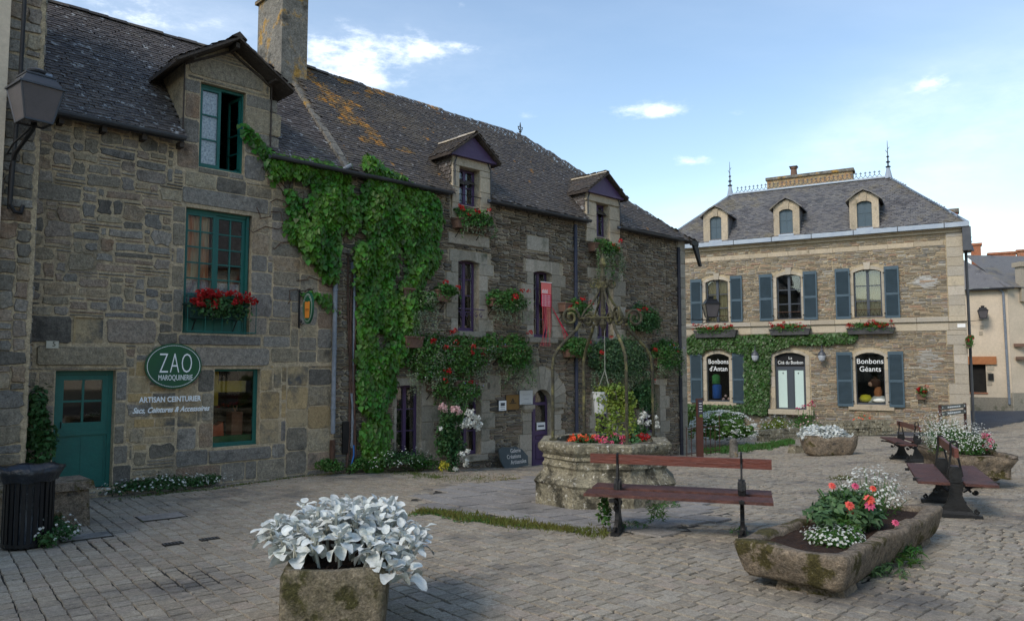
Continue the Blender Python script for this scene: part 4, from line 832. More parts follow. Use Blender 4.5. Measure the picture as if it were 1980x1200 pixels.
pipe(685, 505, 682, 865, .026, PIPE, label='thin grey conduit with cables'); pipe(1111, 425, 1117, 835, .048, mat('navy_pipe', [(.035,.04,.065)], rough=.5, rnd=0, bump=0)); pipe(1309, 470, 1321, 880, .055, mat('navy_black_pipe', [(.02,.022,.032)], rough=.5, rnd=0, bump=0))
q = MB(); xb_, zb_ = P(682, 870, .1)
q.tube([(P(683, 860, .08)[0], -.1, P(683, 860, .08)[1]), (P(683, 880, .1)[0], -.12, P(683, 880, .1)[1]), (P(677, 905, .12)[0], -.13, P(677, 905, .12)[1])], .016, 6, 0); FB.part(q, 'blue_cable', mat('blue_plastic', [(.02,.12,.35)], rough=.4, rnd=0, bump=0))
q = MB()
for k in range(4): dx = k*.014-.03; q.tube([(P(681, 760, .1)[0]+dx, -.09, P(681, 760, .1)[1]), (P(682, 815, .1)[0]-dx*.5, -.11, P(682, 815, .1)[1]), (P(681, 862, .1)[0]+dx, -.09, P(681, 862, .1)[1])], .006, 5)
FB.part(q, 'cable', PIPE)
q = MB(); q.box((P(688, 517, .08)[0], -.1, P(688, 517, .08)[1]), (.2, .1, .19)); FB.part(q, 'junction_box', PIPE)
q = MB(); x_, z_ = P(668, 845, .05); q.box((x_, -.05, z_), (.14, .05, .62)); FB.part(q, 'rusty_grille', IRON)
# ------------------------------------------------------------------ mansion with blue shutters
YC = 28.0
FC = Frame(((1866-990)/1454*YC, YC), (2505, -1454)); PC = FC.pix
W_ = 1.0
xL = PC(1326, 560)[0]-3.5; xR = PC(1864, 560)[0]; gC = FC.ground(-6)-.3
FC.start('shuttered_mansion', 'pale schist mansion with blue-grey shutters, three stone dormers and an iron ridge cresting', 'house', gC)
zg0, zg1 = PC(1860, 440)[1], PC(1860, 431)[1]; zE = zg1
zc0, zc1 = PC(1850, 449)[1], PC(1850, 443)[1]; zf0, zf1 = PC(1840, 473)[1], PC(1840, 463)[1]
zs0, zs1, zs2 = PC(1860, 638)[1], PC(1860, 621)[1], PC(1860, 611)[1]
U = {'u1': FC.frect(1365, 540, 1408, 624), 'u2': FC.frect(1502, 530, 1549, 617), 'u3': FC.frect(1651, 520, 1705, 613), 'g1': FC.frect(1367, 683, 1410, 776), 'gd': FC.frect(1499, 681, 1558, 791), 'g3': FC.frect(1655, 681, 1711, 782)}
for k, v in U.items(): print(k, [round(q, 2) for q in v])
mb = MB(); wallface(mb, xL, xR, gC-.2, zE-.1, list(U.values()), depth=.2)
mb.poly([(xR, 0, gC-.2), (xR, 6.4, gC-.2), (xR, 6.4, zE-.1), (xR, 0, zE-.1)]); mb.poly([(xL, 0, gC-.2), (xL, 6.4, gC-.2), (xL, 6.4, zE-.1), (xL, 0, zE-.1)]); mb.poly([(xL, 6.4, gC-.2), (xR, 6.4, gC-.2), (xR, 6.4, zE-.1), (xL, 6.4, zE-.1)])
FC.part(mb, 'wall', CMORT)
q = MB(); q.b2(xL+.05, xR-.05, .35, 6, zs1-.05, zs1); q.b2(xL+.05, xR-.05, 2.2, 2.25, gC, zE-.2); FC.part(q, 'inner_floor', DARK)
blkC = []
for k, (x0, x1, z0, z1) in U.items():
    rise = .12 if k[0] == 'u' else .16; q = MB(); s_ = .17
    archlintel(q, x0, x1, z1-rise, rise, z1+.14, s_, -.03, .1, curved=True)
    q.prism(archpoly(x0, x1, z1-rise, 0, rise)+[(x1, z1+.01), (x0, z1+.01)], .101, .17)
    FC.part(q, 'arch_stone', QUOI)
    if k[0] == 'u': q = MB(); q.prism([((x0+x1)/2-.09, z1-.02), ((x0+x1)/2+.09, z1-.02), ((x0+x1)/2+.13, z1+.27), ((x0+x1)/2-.13, z1+.27)], -.06, .0); FC.part(q, 'keystone', QUOI)
    z = z0
    while z < z1-rise-.02:
        h = min(.45, z1-rise-z)
        for rc in ((x0-s_, x0, z, z+h), (x1, x1+s_, z, z+h)): q = MB(); block(q, rc, 0, .03); FC.part(q, 'surround_stone', QUOI)
        z += h
    blkC.append((x0-s_-.03, x1+s_+.03, z0, z1-rise)); blkC.append(lambda X, Z, x0=x0, x1=x1, z1=z1: (np.hypot((X-(x0+x1)/2)*.62, Z-z1+.5) < .72)&(Z > z1-.2))
    if k in ('g1', 'g3'): q = MB(); block(q, (x0-.3, x1+.3, z0-.22, z0-.0), 0, .1, depth=.15); FC.part(q, 'sill', DRES); blkC.append((x0-.3, x1+.3, z0-.22, z0))
# quoins, string course, cornice, frieze
z = gC
while z < zs0-.05:
    h = min(random.uniform(.34, .42), zs0-z); wq = random.choice((.42, .62)); q = MB(); block(q, (xR-wq, xR+.02, z, z+h), 0, .03); q.b2(xR+.0, xR+.03, -.02, .5, z+.004, z+h-.004); FC.part(q, 'quoin', QUOI); blkC.append((xR-wq, xR, z, z+h)); z += h
z = zs2
while z < zc0-.05:
    h = min(random.uniform(.34, .42), zc0-z); wq = .52; q = MB(); block(q, (xR-wq, xR+.02, z, z+h), 0, .03); q.b2(xR+.0, xR+.03, -.02, .5, z+.004, z+h-.004); FC.part(q, 'quoin', QUOI); blkC.append((xR-wq, xR, z, z+h)); z += h
x = xL
while x < xR+.03:
    L_ = min(random.uniform(.7, 1.15), xR+.05-x); L_ = xR+.05-x if xR+.05-x-L_ < .3 else L_
    q = MB(); block(q, (x, x+L_, zs0, zs1-.01), 0, .04); FC.part(q, 'band_stone', QUOI)
    q = MB(); block(q, (x, x+L_, zs1, zs2), 0, .12); FC.part(q, 'band_stone', QUOI)
    q = MB(); block(q, (x, min(x+L_, xR-.6), zf0, zf1), 0, .035); (FC.part(q, 'frieze_stone', DRES) if x < xR-.7 else None)
    x += L_
blkC += [(xL, xR, zs0, zs2), (xL, xR, zf0, zf1), (xL, xR, zc0, zE)]
q = MB(); q.b2(xL, xR+.1, -.10, .1, zc0, zc1); q.b2(xL, xR+.16, -.22, .1, zc1, zg0-.01); q.b2(xR+.001, xR+.14, -.1, 6.4, zc0, zg0-.01); FC.part(q, 'cornice', DRES)
q = MB(); q.b2(xL, xR+.26, -.34, -.2, zg0, zg1); q.b2(xL, xR+.26, -.2, .12, zg0-.005, zg0+.03); q.b2(xR+.12, xR+.26, -.2, 6.5, zg0, zg1); FC.part(q, 'gutter', ZINCL)
for i in range(9): q = MB(); q.b2(xL+1+i*(xR-xL)/9, xL+1.03+i*(xR-xL)/9, -.345, -.2, zg0-.005, zg1+.005); FC.part(q, 'gutter_clip', ZINC)
thinC = lambda r, i, k: (r.choice((2, 3, 4, 5, 6, 8)), r.choice((1, 1, 1, 2)))
sc_ = pack(PC(1318, 600)[0], xR-.05, gC+.1, zc0, (.055, .05), list(U.values())+blkC, thinC, 4)
stones_out(FC, sc_, SCHC, limit=120, proud=.03, gap=.007, jit=.3, rnd_=.3)
for (px, py, w_, h_) in ((1790, 545, 1.0, .45), (1795, 695, 1.1, .75)):       # pale pointing patches
    cx_, cz_ = PC(px, py); q = MB()
    for i in range(16):
        zz = cz_+(i/15-.5)*h_; ww = w_*(1-abs(i/15-.5)*1.3)*random.uniform(.7, 1)*.5; xx = cx_+random.uniform(-.1, .1); q.b2(xx-ww, xx+ww, -.032, 0, zz-.012, zz+.012)
    FC.part(q, 'pale_pointing', mat('pale_mortar', [(.42,.41,.38)], rnd=.1, bump=.3), kind='stuff')
# windows and shutters
for k in ('u1', 'u2', 'u3'):
    wn = window(FC, U[k], .12, DGREY, 2, 3, leaves=2, fr=.05, mun=.04, mid=.1)
    x0, x1, z0, z1 = U[k]
    if k != 'u2':
        for (a, b) in ((x0+.06, (x0+x1)/2-.05), ((x0+x1)/2+.05, x1-.06)):
            q = MB(); n = 10
            for i in range(n): xa, xb = a+(b-a)*i/n, a+(b-a)*(i+1)/n; q.poly([(xa, .24+.02*(i % 2), z0), (xb, .24+.02*((i+1) % 2), z0), (xb, .24+.02*((i+1) % 2), z1), (xa, .24+.02*(i % 2), z1)])
            FC.part(q, 'curtain', CREAMC)
    q = MB(); q.tube([(x0, -.04, z0+.3), (x1, -.04, z0+.3)], .015, 6, 0)
    for i in range(6):
        c_ = x0+(x1-x0)*(i+.5)/6; q.tube([(c_-.09, -.04, z0+.08), (c_, -.04, z0+.28), (c_+.09, -.04, z0+.08)], .007, 4, 1)
    q.tube([(x0, -.04, z0+.08), (x1, -.04, z0+.08)], .008, 5, 1); FC.part(q, 'window_railing', [BARK, IRON])
SH = [('u1', 1335, 1357, 540, 625), ('u1', 1412, 1435, 533, 622), ('u2', 1468, 1494, 530, 620), ('u2', 1553, 1580, 524, 618), ('u3', 1615, 1644, 519, 617), ('u3', 1710, 1739, 514, 615), ('g1', 1335, 1358, 682, 778), ('g1', 1416, 1440, 682, 779), ('g3', 1618, 1649, 680, 785), ('g3', 1718, 1748, 679, 787)]
for k, a, b, c, d in SH:
    x0, x1, z0, z1 = FC.frect(a, c, b, d, .1); q = MB(); y = -.11; f = .055; inner = 1 if (x0+x1) > (U[k][0]+U[k][1]) else 0
    q.b2(x0, x0+f, y, y+.035, z0, z1-.03); q.b2(x1-f, x1, y, y+.035, z0, z1-.03)
    zm = z0+(z1-z0)*.47
    for za, zb_ in ((z0, z0+.11), (zm-.05, zm+.05)): q.b2(x0+f, x1-f, y+.002, y+.033, za, zb_)
    tl, tr_ = (z1-.03, z1+.02) if not inner else (z1+.02, z1-.03)
    if inner: q.prism([(x0, z1-.13), (x1, z1-.13), (x1, z1), (x0, z1-.0)], y+.001, y+.034)
    else: q.prism([(x0, z1-.13), (x1, z1-.13), (x1, z1), (x0, z1)], y+.001, y+.034)
    sh = FC.part(q, 'shutter', BLUE); q = MB()
    for za, zb_ in ((z0+.11, zm-.05), (zm+.05, z1-.13)):
        n = int((zb_-za)/.042)
        for i in range(n): zz = za+(i+.5)*(zb_-za)/n; q.box(((x0+x1)/2, y+.017, zz), (x1-x0-2*f, .035, .008), rot=Matrix.Rotation(R(-38), 3, 'X'))
    q.b2(x0+f, x1-f, y+.03, y+.034, z0+.1, z1-.1); FC.part(q, 'louvre', BLUE, sh, kind='stuff')
    q = MB()
    for zz in (z0+.2, z1-.25): hx = x0 if inner else x1; q.box((hx, y+.0, zz), (.07, .02, .05))
    FC.part(q, 'hinge', IRON, sh)
def shopwin(k):
    x0, x1, z0, z1 = U[k]; q = MB(); y = .1; q.b2(x0, x0+.03, y, y+.05, z0, z1); q.b2(x1-.03, x1, y, y+.05, z0, z1); q.b2(x0+.03, x1-.03, y, y+.05, z0, z0+.06); q.b2(x0+.03, x1-.03, y, y+.05, z1-.06, z1)
    wn = FC.part(q, 'shop_window', DGREY); g = MB(); g.b2(x0+.03, x1-.03, y+.015, y+.02, z0+.06, z1-.05); FC.part(g, 'pane', GLS, wn); return wn, x0, x1, z0, z1, y
for k, lines in (('g1', ('Bonbons', "d'Antan")), ('g3', ('Bonbons', 'G\u00e9ants'))):
    wn, x0, x1, z0, z1, y = shopwin(k); h = (z1-z0)
    for i, s in enumerate(lines): q = MB(); textmb(q, s, h*.142, wt((x0+x1)/2, y+.005, z1-h*(.215+.15*i)), sx=.93 if k == 'g3' else .84, extrude=.003, spacing=1.02); FC.part(q, 'window_lettering', TXTW, wn)
x0, x1, z0, z1 = U['gd']; q = MB(); y = .12; zt_ = z0+(z1-z0)*.74; xm_ = (x0+x1)/2
q.b2(x0, x0+.05, y, y+.06, z0, z1); q.b2(x1-.05, x1, y, y+.06, z0, z1); q.b2(x0+.05, x1-.05, y, y+.06, zt_-.05, zt_+.02); q.b2(xm_-.1, xm_+.1, y-.01, y+.05, z0, zt_-.05)
for a, b in ((x0+.05, xm_-.1), (xm_+.1, x1-.05)): q.b2(a, a+.05, y, y+.045, z0, zt_-.05); q.b2(b-.05, b, y, y+.045, z0, zt_-.05); q.b2(a+.05, b-.05, y, y+.045, z0, z0+.06); q.b2(a+.05, b-.05, y, y+.045, zt_-.12, zt_-.05)
dr = FC.part(q, 'double_door', DGREY)
FROST = mat('frosted_door_glass', [(.50,.62,.58)], rough=.35, rnd=0, bump=0)
for a, b in ((x0+.1, xm_-.1), (xm_+.1, x1-.1)):
    g = MB(); g.b2(a, b, y+.02, y+.026, z0+.06, zt_-.12); g.tube([((a+b)/2-.03, y+.017, zt_-.25), ((a+b)/2+.03, y+.017, zt_-.25)], .012, 4, 1); g.tube([((a+b)/2, y+.017, zt_-.29), ((a+b)/2, y+.017, zt_-.2)], .008, 4, 1); FC.part(g, 'pane', [FROST, DGREY], dr)
q = MB(); q.b2(x0+.05, x1-.05, y+.01, y+.03, zt_+.02, z1); textmb(q, 'La', .16, wt(xm_, y+.004, zt_+.33), m=1); textmb(q, 'Cit\u00e9 du Bonbon', .2, wt(xm_, y+.004, zt_+.13), sx=.78, m=1); FC.part(q, 'transom_sign', [mat('sign_black', [(.01,.01,.012)], rough=.4, rnd=0, bump=0), TXTW], dr)
q = MB(); block(q, (x0-.25, x1+.3, z0-.2, z0), 0, .35, depth=.3); FC.part(q, 'door_step', QUOI)
# shop window displays: plain stand-in toys and sweets
def disp(name, label, cat, mb, mats, **k): return tag(FC.free(mb, name, mats, smooth=True, **k), label, cat)
x0, x1, z0, z1 = U['g1']; cx_ = x0+.34; q = MB()
q.lathe([(.17, 0), (.2, .03), (.2, .55), (.15, .62)], (cx_, .32, z0+.12), 12, 0); q.lathe([(.16, 0), (.18, .02), (.18, .34), (.10, .42), (.0, .43)], (cx_-.03, .32, z0+.75), 12, 1)
disp('sweet_jar', 'stacked blue and green sweet drums in the left shop window', 'jar', q, [mat('drum_blue', [(.02,.10,.35)], rnd=0, bump=0), mat('drum_green', [(.05,.22,.06)], rnd=0, bump=0)])
for i, (dx, dz, r_) in enumerate(((.62, .08, .07), (.72, .22, .06), (.85, .1, .06), (.95, .2, .05))):
    q = MB(); q.lathe([(0, -r_), (r_*.8, -r_*.6), (r_, 0), (r_*.8, r_*.6), (0, r_)], (x0+dx, .3, z0+.02+dz), 8, 0); disp('wrapped_sweet', 'pale sweet, '+('lowest in the middle', 'upper of the pair in the middle', 'lower one by the right edge', 'upper one by the right edge')[i]+', in the left shop window', 'sweet', q, [mat('sweet', [(.65,.45,.42)], rnd=.2, bump=0)])
x0, x1, z0, z1 = U['g3']; q = MB(); q.lathe([(0, 0), (.2, .03), (.24, .15), (.16, .28), (0, .31)], (x0+.3, .35, z0+.08), 12); disp('yellow_cushion', 'round yellow display ball at the left of the right shop window', 'toy', q, [mat('toy_yellow', [(.62,.55,.03)], rnd=0, bump=0)])
q = MB(); q.lathe([(0, 0), (.3, .02), (.34, .1), (.2, .24), (0, .28)], (x0+.8, .38, z0+.08), 12, sx=1.1); q.box((x0+.8, .3, z0+.1), (.8, .2, .08)); disp('white_cushion', 'low white mound of sweets in the right shop window', 'sweet', q, [WHF])
q = MB(); q.lathe([(0, 0), (.16, .05), (.2, .3), (.12, .5)], (x1-.28, .38, z0+.2), 10, 0, sx=.8); q.lathe([(0, -.2), (.17, -.12), (.2, .02), (.15, .14), (0, .2)], (x1-.36, .34, z0+.85), 10, 1); q.lathe([(0, -.1), (.11, -.05), (.1, .06), (0, .1)], (x1-.52, .3, z0+.8), 8, 2); q.lathe([(0, 0), (.05, .02), (.09, .06)], (x1-.36, .34, z0+1.03), 8, 1)
disp('toy_bear', 'plain brown plush bear sitting at the right of the shop window', 'toy', q, [mat('toy_orange', [(.42,.16,.06)], rnd=0, bump=0), mat('toy_brown', [(.07,.03,.018)], rnd=0, bump=0), mat('toy_tan', [(.5,.3,.2)], rnd=0, bump=0)])
# roof, dormers, cresting, chimneys
DC = 2.72; zRC = PC(1718, 343, -DC)[1]; xe = xR+.2; xrr = PC(1718, 343, -DC)[0]; xrl = PC(1412, 376, -DC)[0]; ezC = zg1-.02; yE = -.18
TC = (zRC-ezC)/(DC-yE); DCb = 2*DC+.3
dC = []
for (fr_, pk, l_, r_) in (((1373, 418, 1395, 465), (1382, 396), 1357, 1411), ((1507, 404, 1533, 453), (1519, 380), 1493, 1550), ((1657, 388, 1686, 441), (1672, 363), 1640, 1704)):
    a = FC.frect(*fr_); wl = PC(l_+3, 430)[0]; wr = PC(r_-4, 430)[0]; zp = PC(*pk, .15)[1]; dC.append(dict(win=a, wl=wl, wr=wr, zp=zp))
def keepC(X, Y, Z):
    r = np.ones(X.shape, bool)
    for D in dC: r &= ~((X > D['wl']-.02)&(X < D['wr']+.02)&(Y < (D['zp']-.25-ezC)/TC+yE))
    return r
xlq = xrl-(DC-yE)
rC = roofplane(FC, 'roof', [(xlq, yE, ezC), (xe, yE, ezC), (xrr, DC, zRC), (xrl, DC, zRC)], SLATEC, w_=.17, e=.11, keep=keepC)
roofplane(FC, 'roof', [(xe, yE, ezC), (xe, DCb, ezC), (xrr, DC, zRC)], SLATEC, w_=.2, e=.13)
q = MB(); q.poly([(xlq, yE, ezC), (xrl, DC, zRC), (xlq, DCb, ezC)]); q.poly([(xlq, DCb, ezC), (xe, DCb, ezC), (xrr, DC, zRC), (xrl, DC, zRC)]); FC.part(q, 'roof', SLATEC)
q = MB(); q.bar((xrl, DC, zRC+.03), (xrr, DC, zRC+.03), .2, .07); q.bar((xe, yE, ezC+.03), (xrr, DC, zRC+.03), .09, .05); q.bar((xlq, yE, ezC+.03), (xrl, DC, zRC+.03), .09, .05); FC.part(q, 'ridge_cap', ZINCL)
n = 34
for i in range(n):
    xx = xrl+.35+(xrr-xrl-.7)*i/(n-1); q = MB(); z = zRC+.07; s_ = .17
    q.bar((xx-.1, DC, z), (xx, DC, z+s_*.8), .02); q.bar((xx+.1, DC, z), (xx, DC, z+s_*.8), .02); q.bar((xx, DC, z+s_*.6), (xx, DC, z+s_*1.7), .022); q.box((xx, DC, z+s_*1.35), (.1, .02, .03))
    FC.part(q, 'cresting', ZINC, rC)
for xx in (xrl, xrr):
    q = MB(); q.lathe([(.16, -.05), (.07, .4), (.06, .42)], (xx, DC, zRC), 8, 1); q.lathe([(.04, .4), (.12, .46), (.03, .52), (.03, .62), (.1, .67), (.03, .72), (.025, .86), (.07, .9), (.02, .95), (.008, 1.6)], (xx, DC, zRC), 8, 0); q.tube([(xx, DC, zRC+1.05), (xx-.08, DC, zRC+1.2)], .01, 4); q.tube([(xx, DC, zRC+1.2), (xx+.07, DC, zRC+1.32)], .01, 4)
    FC.part(q, 'roof_finial', [ZINC, ZINCL], rC)
for D in dC:
    a, b, c, d = D['win']; wl, wr, zp = D['wl'], D['wr'], D['zp']; y = -.02; z0 = ezC-.05; zw = zp-.42; xm_ = (wl+wr)/2; q = MB(); rise = .1
    q.b2(wl, a, y, y+.2, z0, zw); q.b2(b, wr, y, y+.2, z0, zw)
    u = archpoly(a, b, d-rise, 0, rise); 
    for i in range(len(u)-1): q.prism([u[i], u[i+1], (u[i+1][0], zw+.02), (u[i][0], zw+.02)], y, y+.2)
    q.prism([(wl, zw), (wr, zw), (wr-.03, zw+.07), (xm_, zp-.08), (wl+.03, zw+.07)], y+.001, y+.2); q.prism([(xm_-.09, d-.02), (xm_+.09, d-.02), (xm_+.13, zp-.16), (xm_-.13, zp-.16)], y-.04, y); q.b2(wl-.04, wr+.04, y-.06, y+.1, z0, z0+.12)
    dd = FC.part(q, 'dormer', DRES)
    q = MB(); yb = lambda z: (z-ezC)/TC+yE
    for xx in (wl+.01, wr-.01): q.poly([(xx, y+.19, z0), (xx, y+.19, zw), (xx, yb(zw), zw)])
    FC.part(q, 'dormer_cheek', SLATEC, dd)
    for s_ in (-1, 1):
        q = MB(); xo = xm_+s_*((wr-wl)/2+.13); xmid = xm_+s_*(wr-wl)*.25
        for (xa, za, xb, zb_) in ((xm_, zp, xmid, zp-.13), (xmid, zp-.13, xo, zw-.03)):
            q.add([(xa, y-.14, za), (xb, y-.14, zb_), (xb, yb(zb_)+.1, zb_), (xa, yb(za)+.1, za), (xa, y-.14, za-.06), (xb, y-.14, zb_-.06), (xb, yb(zb_)+.1, zb_-.06), (xa, yb(za)+.1, za-.06)], [(0,1,2,3), (7,6,5,4), (0,4,5,1), (1,5,6,2), (2,6,7,3), (3,7,4,0)])
        FC.part(q, 'dormer_roof', SLATEC, dd)
    q = MB(); q.b2(a, b, y+.1, y+.14, c, d); q.b2((a+b)/2-.015, (a+b)/2+.015, y+.085, y+.1, c, d); q.b2(a, b, y+.088, y+.1, c+(d-c)*.55, c+(d-c)*.55+.03); q.b2(a-.03, b+.03, y-.08, y+.12, c-.07, c, 1); FC.part(q, 'dormer_shutter', [BLUE, ZINCL], dd)
yc = DC+1.0; xa, za = PC(1483, 348, -yc); xb, zb_ = PC(1648, 332, -yc); q = MB(); zt2 = (za+zb_)/2
q.b2(xa, xb, yc, yc+.6, zRC-1.5, zt2); cc = FC.part(q, 'chimney', mat('mottled_chimney_brick', [(.34,.20,.10), (.30,.26,.16)], bump=.8, bscale=18, scale=5, rnd=.1)); q = MB(); q.b2(xa-.06, xb+.06, yc-.07, yc+.67, zt2, zt2+.13); FC.part(q, 'chimney_cap', CEM, cc)
xx = PC(1533, 340, -yc)[0]; q = MB(); q.lathe([(.16, 0), (.13, .35), (.17, .36), (.17, .42)], (xx, yc+.3, zt2+.13), 10, 0); q.b2(xx-.18, xx+.18, yc+.12, yc+.48, zt2+.56, zt2+.6, 1); q.b2(xx-.02, xx+.02, yc+.28, yc+.32, zt2+.5, zt2+.57, 1); FC.part(q, 'chimney_pot', [TERRA, ZINC], cc)
yc = 4.2; xa = PC(1822, 415, -yc)[0]; xb, zt2 = PC(1852, 410, -yc); q = MB(); q.b2(xa, xb, yc, yc+.5, ezC, zt2); cc = FC.part(q, 'chimney', BRICK); q = MB(); q.b2(xa-.1, xb+.05, yc-.06, yc+.56, zt2, zt2+.16); FC.part(q, 'chimney_cap', CEM, cc)
q = MB(); xx, zz = PC(1859, 629, .1); q.b2(xx-.13, xx+.13, -.06, -.042, zz-.07, zz+.07); tag(FC.free(q, 'house_number', WHITE), 'small white number plate on the band at the mansion corner', 'number plate')
q = MB(); q.tube([(xR+.12, .25, gC), (xR+.12, .25, zg0)], .05, 8); q.b2(xR+.02, xR+.3, -.3, .6, zg0-.9, zg0-.02); FC.part(q, 'side_downpipe', ZINC)

# ------------------------------------------------------------------ cream house at the bend of the street, far right
FE = Frame(((1955-990)/1454*40., 40.), (2505, -1454)); PE = FE.pix; gE = FE.ground(-2)-.1
FE.start('cream_house', 'cream rendered house beyond the mansion with slate roof and a dark shop window', 'house', gE)
zEE = PE(1940, 556)[1]; q = MB(); oE = FE.frect(1866, 704, 1907, 758); oE = (oE[0]-1.0, oE[1], oE[2], oE[3])
wallface(q, -5, 0, gE-.2, zEE, [oE], depth=.25); q.poly([(0, 0, gE-.2), (0, 9, gE-.2), (0, 9, zEE), (0, 0, zEE)]); q.poly([(-5, 9, gE-.2), (0, 9, gE-.2), (0, 9, zEE), (-5, 9, zEE)]); q.poly([(-5, 0, gE-.2), (-5, 9, gE-.2), (-5, 9, zEE), (-5, 0, zEE)]); FE.part(q, 'wall', CREAM)
q = MB(); q.b2(-5, 0, -.03, .02, gE-.2, PE(1940, 768)[1]); q.b2(.001, .04, 0, 9, gE-.2, PE(1940, 768)[1]+.3); FE.part(q, 'stone_plinth', BSURR)
q = MB(); q.b2(oE[0], oE[1]+.5, -.12, .02, oE[3], oE[3]+.42); FE.part(q, 'shop_lintel', mat('orange_wood', [(.36,.15,.06), (.30,.12,.05)], bump=.2))
q = MB(); q.b2(oE[0], oE[1], .2, .22, oE[2], oE[3]); q.b2(oE[0]-.1, oE[1]+.05, -.05, .1, oE[2]-.08, oE[2], 1); q.b2(-5, -.02, .8, .9, gE, zEE-.1); FE.part(q, 'shop_window', [DARK, BRICK])
for (a, b, c, d) in ((1893, 595, 1906, 606), (1893, 607, 1912, 618), (1895, 628, 1902, 636), (1908, 700, 1922, 716), (1908, 718, 1918, 745), (1893, 640, 1900, 648)): q = MB(); block(q, FE.frect(a, c-0 if False else b, c, d), 0, .03); FE.part(q, 'stone', QUOI)
q = MB()
q.poly([(-5.3, -.25, zEE), (.25, -.25, zEE), (-2.7, 2.6, PE(1877, 482, -2.6)[1]), (-4, 2.6, PE(1877, 482, -2.6)[1])]); q.poly([(.25, -.25, zEE), (.25, 6, zEE), (-2.7, 2.6, PE(1877, 482, -2.6)[1])]); q.poly([(-5.3, -.25, zEE), (-5.3, 6, zEE), (-4, 2.6, PE(1877, 482, -2.6)[1])]); FE.part(q, 'roof', SLATEC)
zr = PE(1920, 500, -4)[1]; q = MB(); q.poly([(-2.4, 3, zr-.4), (1, 3, zEE+.3), (1, 6.2, zr), (-2.4, 6.2, zr)]); q.poly([(.3, .8, zEE), (.3, 9, zEE), (-1, 9, zr), (-1, 4, zr)]); FE.part(q, 'roof', SLATEC)
gutter(FE, -5.3, .3, zEE-.02, -.3, ZINC, r=.09)
q = MB(); q.tube([(PE(1943, 600)[0], -.08, gE+.5), (PE(1941, 600)[0], -.08, zEE-.25), (PE(1932, 560)[0], -.2, zEE-.1)], .06, 8); FE.part(q, 'downpipe', PIPE)
for (a, c, b, d, yy, nm) in ((1878, 470, 1897, 505, 4, 'a'), (1912, 487, 1965, 520, 7, 'b'), (1968, 482, 1990, 520, 9, 'c')):
    x0, x1, z0, z1 = FE.frect(a, c, b, d, -yy); q = MB(); q.b2(x0, x1, yy, yy+.8, z0-2, z1-.12); cc = FE.part(q, 'chimney', BRICK); q = MB(); q.b2(x0-.07, x1+.07, yy-.07, yy+.87, z1-.12, z1); FE.part(q, 'chimney_cap', BRICK, cc)
q = MB(); xx, zz = PE(1877, 482, -2.6); q.lathe([(.18, -.1), (.09, .25), (.04, .26), (.04, .4), (.12, .46), (.03, .5), (.03, .65), (.1, .7), (.02, .75), (.01, 1.3)], (xx, 2.6, zz), 8); FE.part(q, 'roof_finial', ZINC)
root2 = thing('cream_terrace', 'shaded cream house front cut off by the right edge of the photo', 'house', FE.world(0, 0, gE), FE.rz)
dv = Vector((1, .75, 0)).normalized(); zt3 = zEE-gE; q = MB(); a_, b_ = Vector((-.06, .01, 0)), Vector((-.06, .01, 0))+dv*7
q.poly([a_, b_, b_+Vector((0, 0, zt3)), a_+Vector((0, 0, zt3))]); q.obj('wall', CREAM, root2); nb_ = Vector((-dv.y, dv.x, 0))
q = MB(); q.poly([a_-nb_*.25-dv*.2+Vector((0, 0, zt3)), b_-nb_*.25+Vector((0, 0, zt3)), b_+nb_*3+Vector((0, 0, zt3+2.2)), a_+nb_*3+Vector((0, 0, zt3+2.2))]); q.obj('roof', SLATEC, root2)
q = MB(); q.bar(a_-nb_*.02+Vector((0, 0, .5)), b_-nb_*.02+Vector((0, 0, .5)), .06, 1.2); q.obj('stone_plinth', BSURR, root2)
c_ = a_+dv*1.0; q = MB(); q.box(tuple(c_+Vector((0, 0, zt3+.2))), (.5, .4, 1.9), rz=math.atan2(dv.y, dv.x)); q.box(tuple(c_+Vector((0, 0, zt3+1.25))), (.7, .6, .25), rz=math.atan2(dv.y, dv.x)); q.obj('stone_dormer', QUOI, root2)
for (px, py) in ((1972, 665), (1976, 690)):
    x_, z_ = FE.pix(px, py, -.6); q = MB(); q.b2(x_-.3, x_+.4, .1, .35, z_-.15, z_+.02); b_ = q
    o = tag(FE.free(q, 'flower_box', TERRA), 'terracotta flower box on the cream terrace wall, '+('upper' if py < 680 else 'lower')+' one', 'flower box')

# ------------------------------------------------------------------ neighbour at the left edge
FN = Frame(FA.world(FA.pix(62, 600, .5)[0], -.5, 0)[:2], FA.u); PN = FN.pix; gN = FN.ground(-.2)-.4
FN.start('left_house', 'corner of a rough stone house at the left edge of the photo', 'house', gN)
q = MB(); q.poly([(-1.6, 0, gN), (0, 0, gN), (0, 0, 9.5), (-1.6, 0, 9.5)]); q.poly([(0, 0, gN), (0, 2.2, gN), (0, 2.2, 9.5), (0, 0, 9.5)]); q.poly([(-1.6, 0, 9.5), (0, 0, 9.5), (0, 2.2, 9.5), (-1.6, 2.2, 9.5)]); FN.part(q, 'wall', MORT)
ns = pack(-.95, 0, gN, 8.9, (.06, .05), [], lambda r, i, k: (r.choice((3, 5, 6, 8, 12)), r.choice((2, 3, 4, 5))), 12)
stones_out(FN, ns, GRAN, limit=140, proud=.028, gap=.005, jit=.22, rnd_=.12)
nr_ = MB()
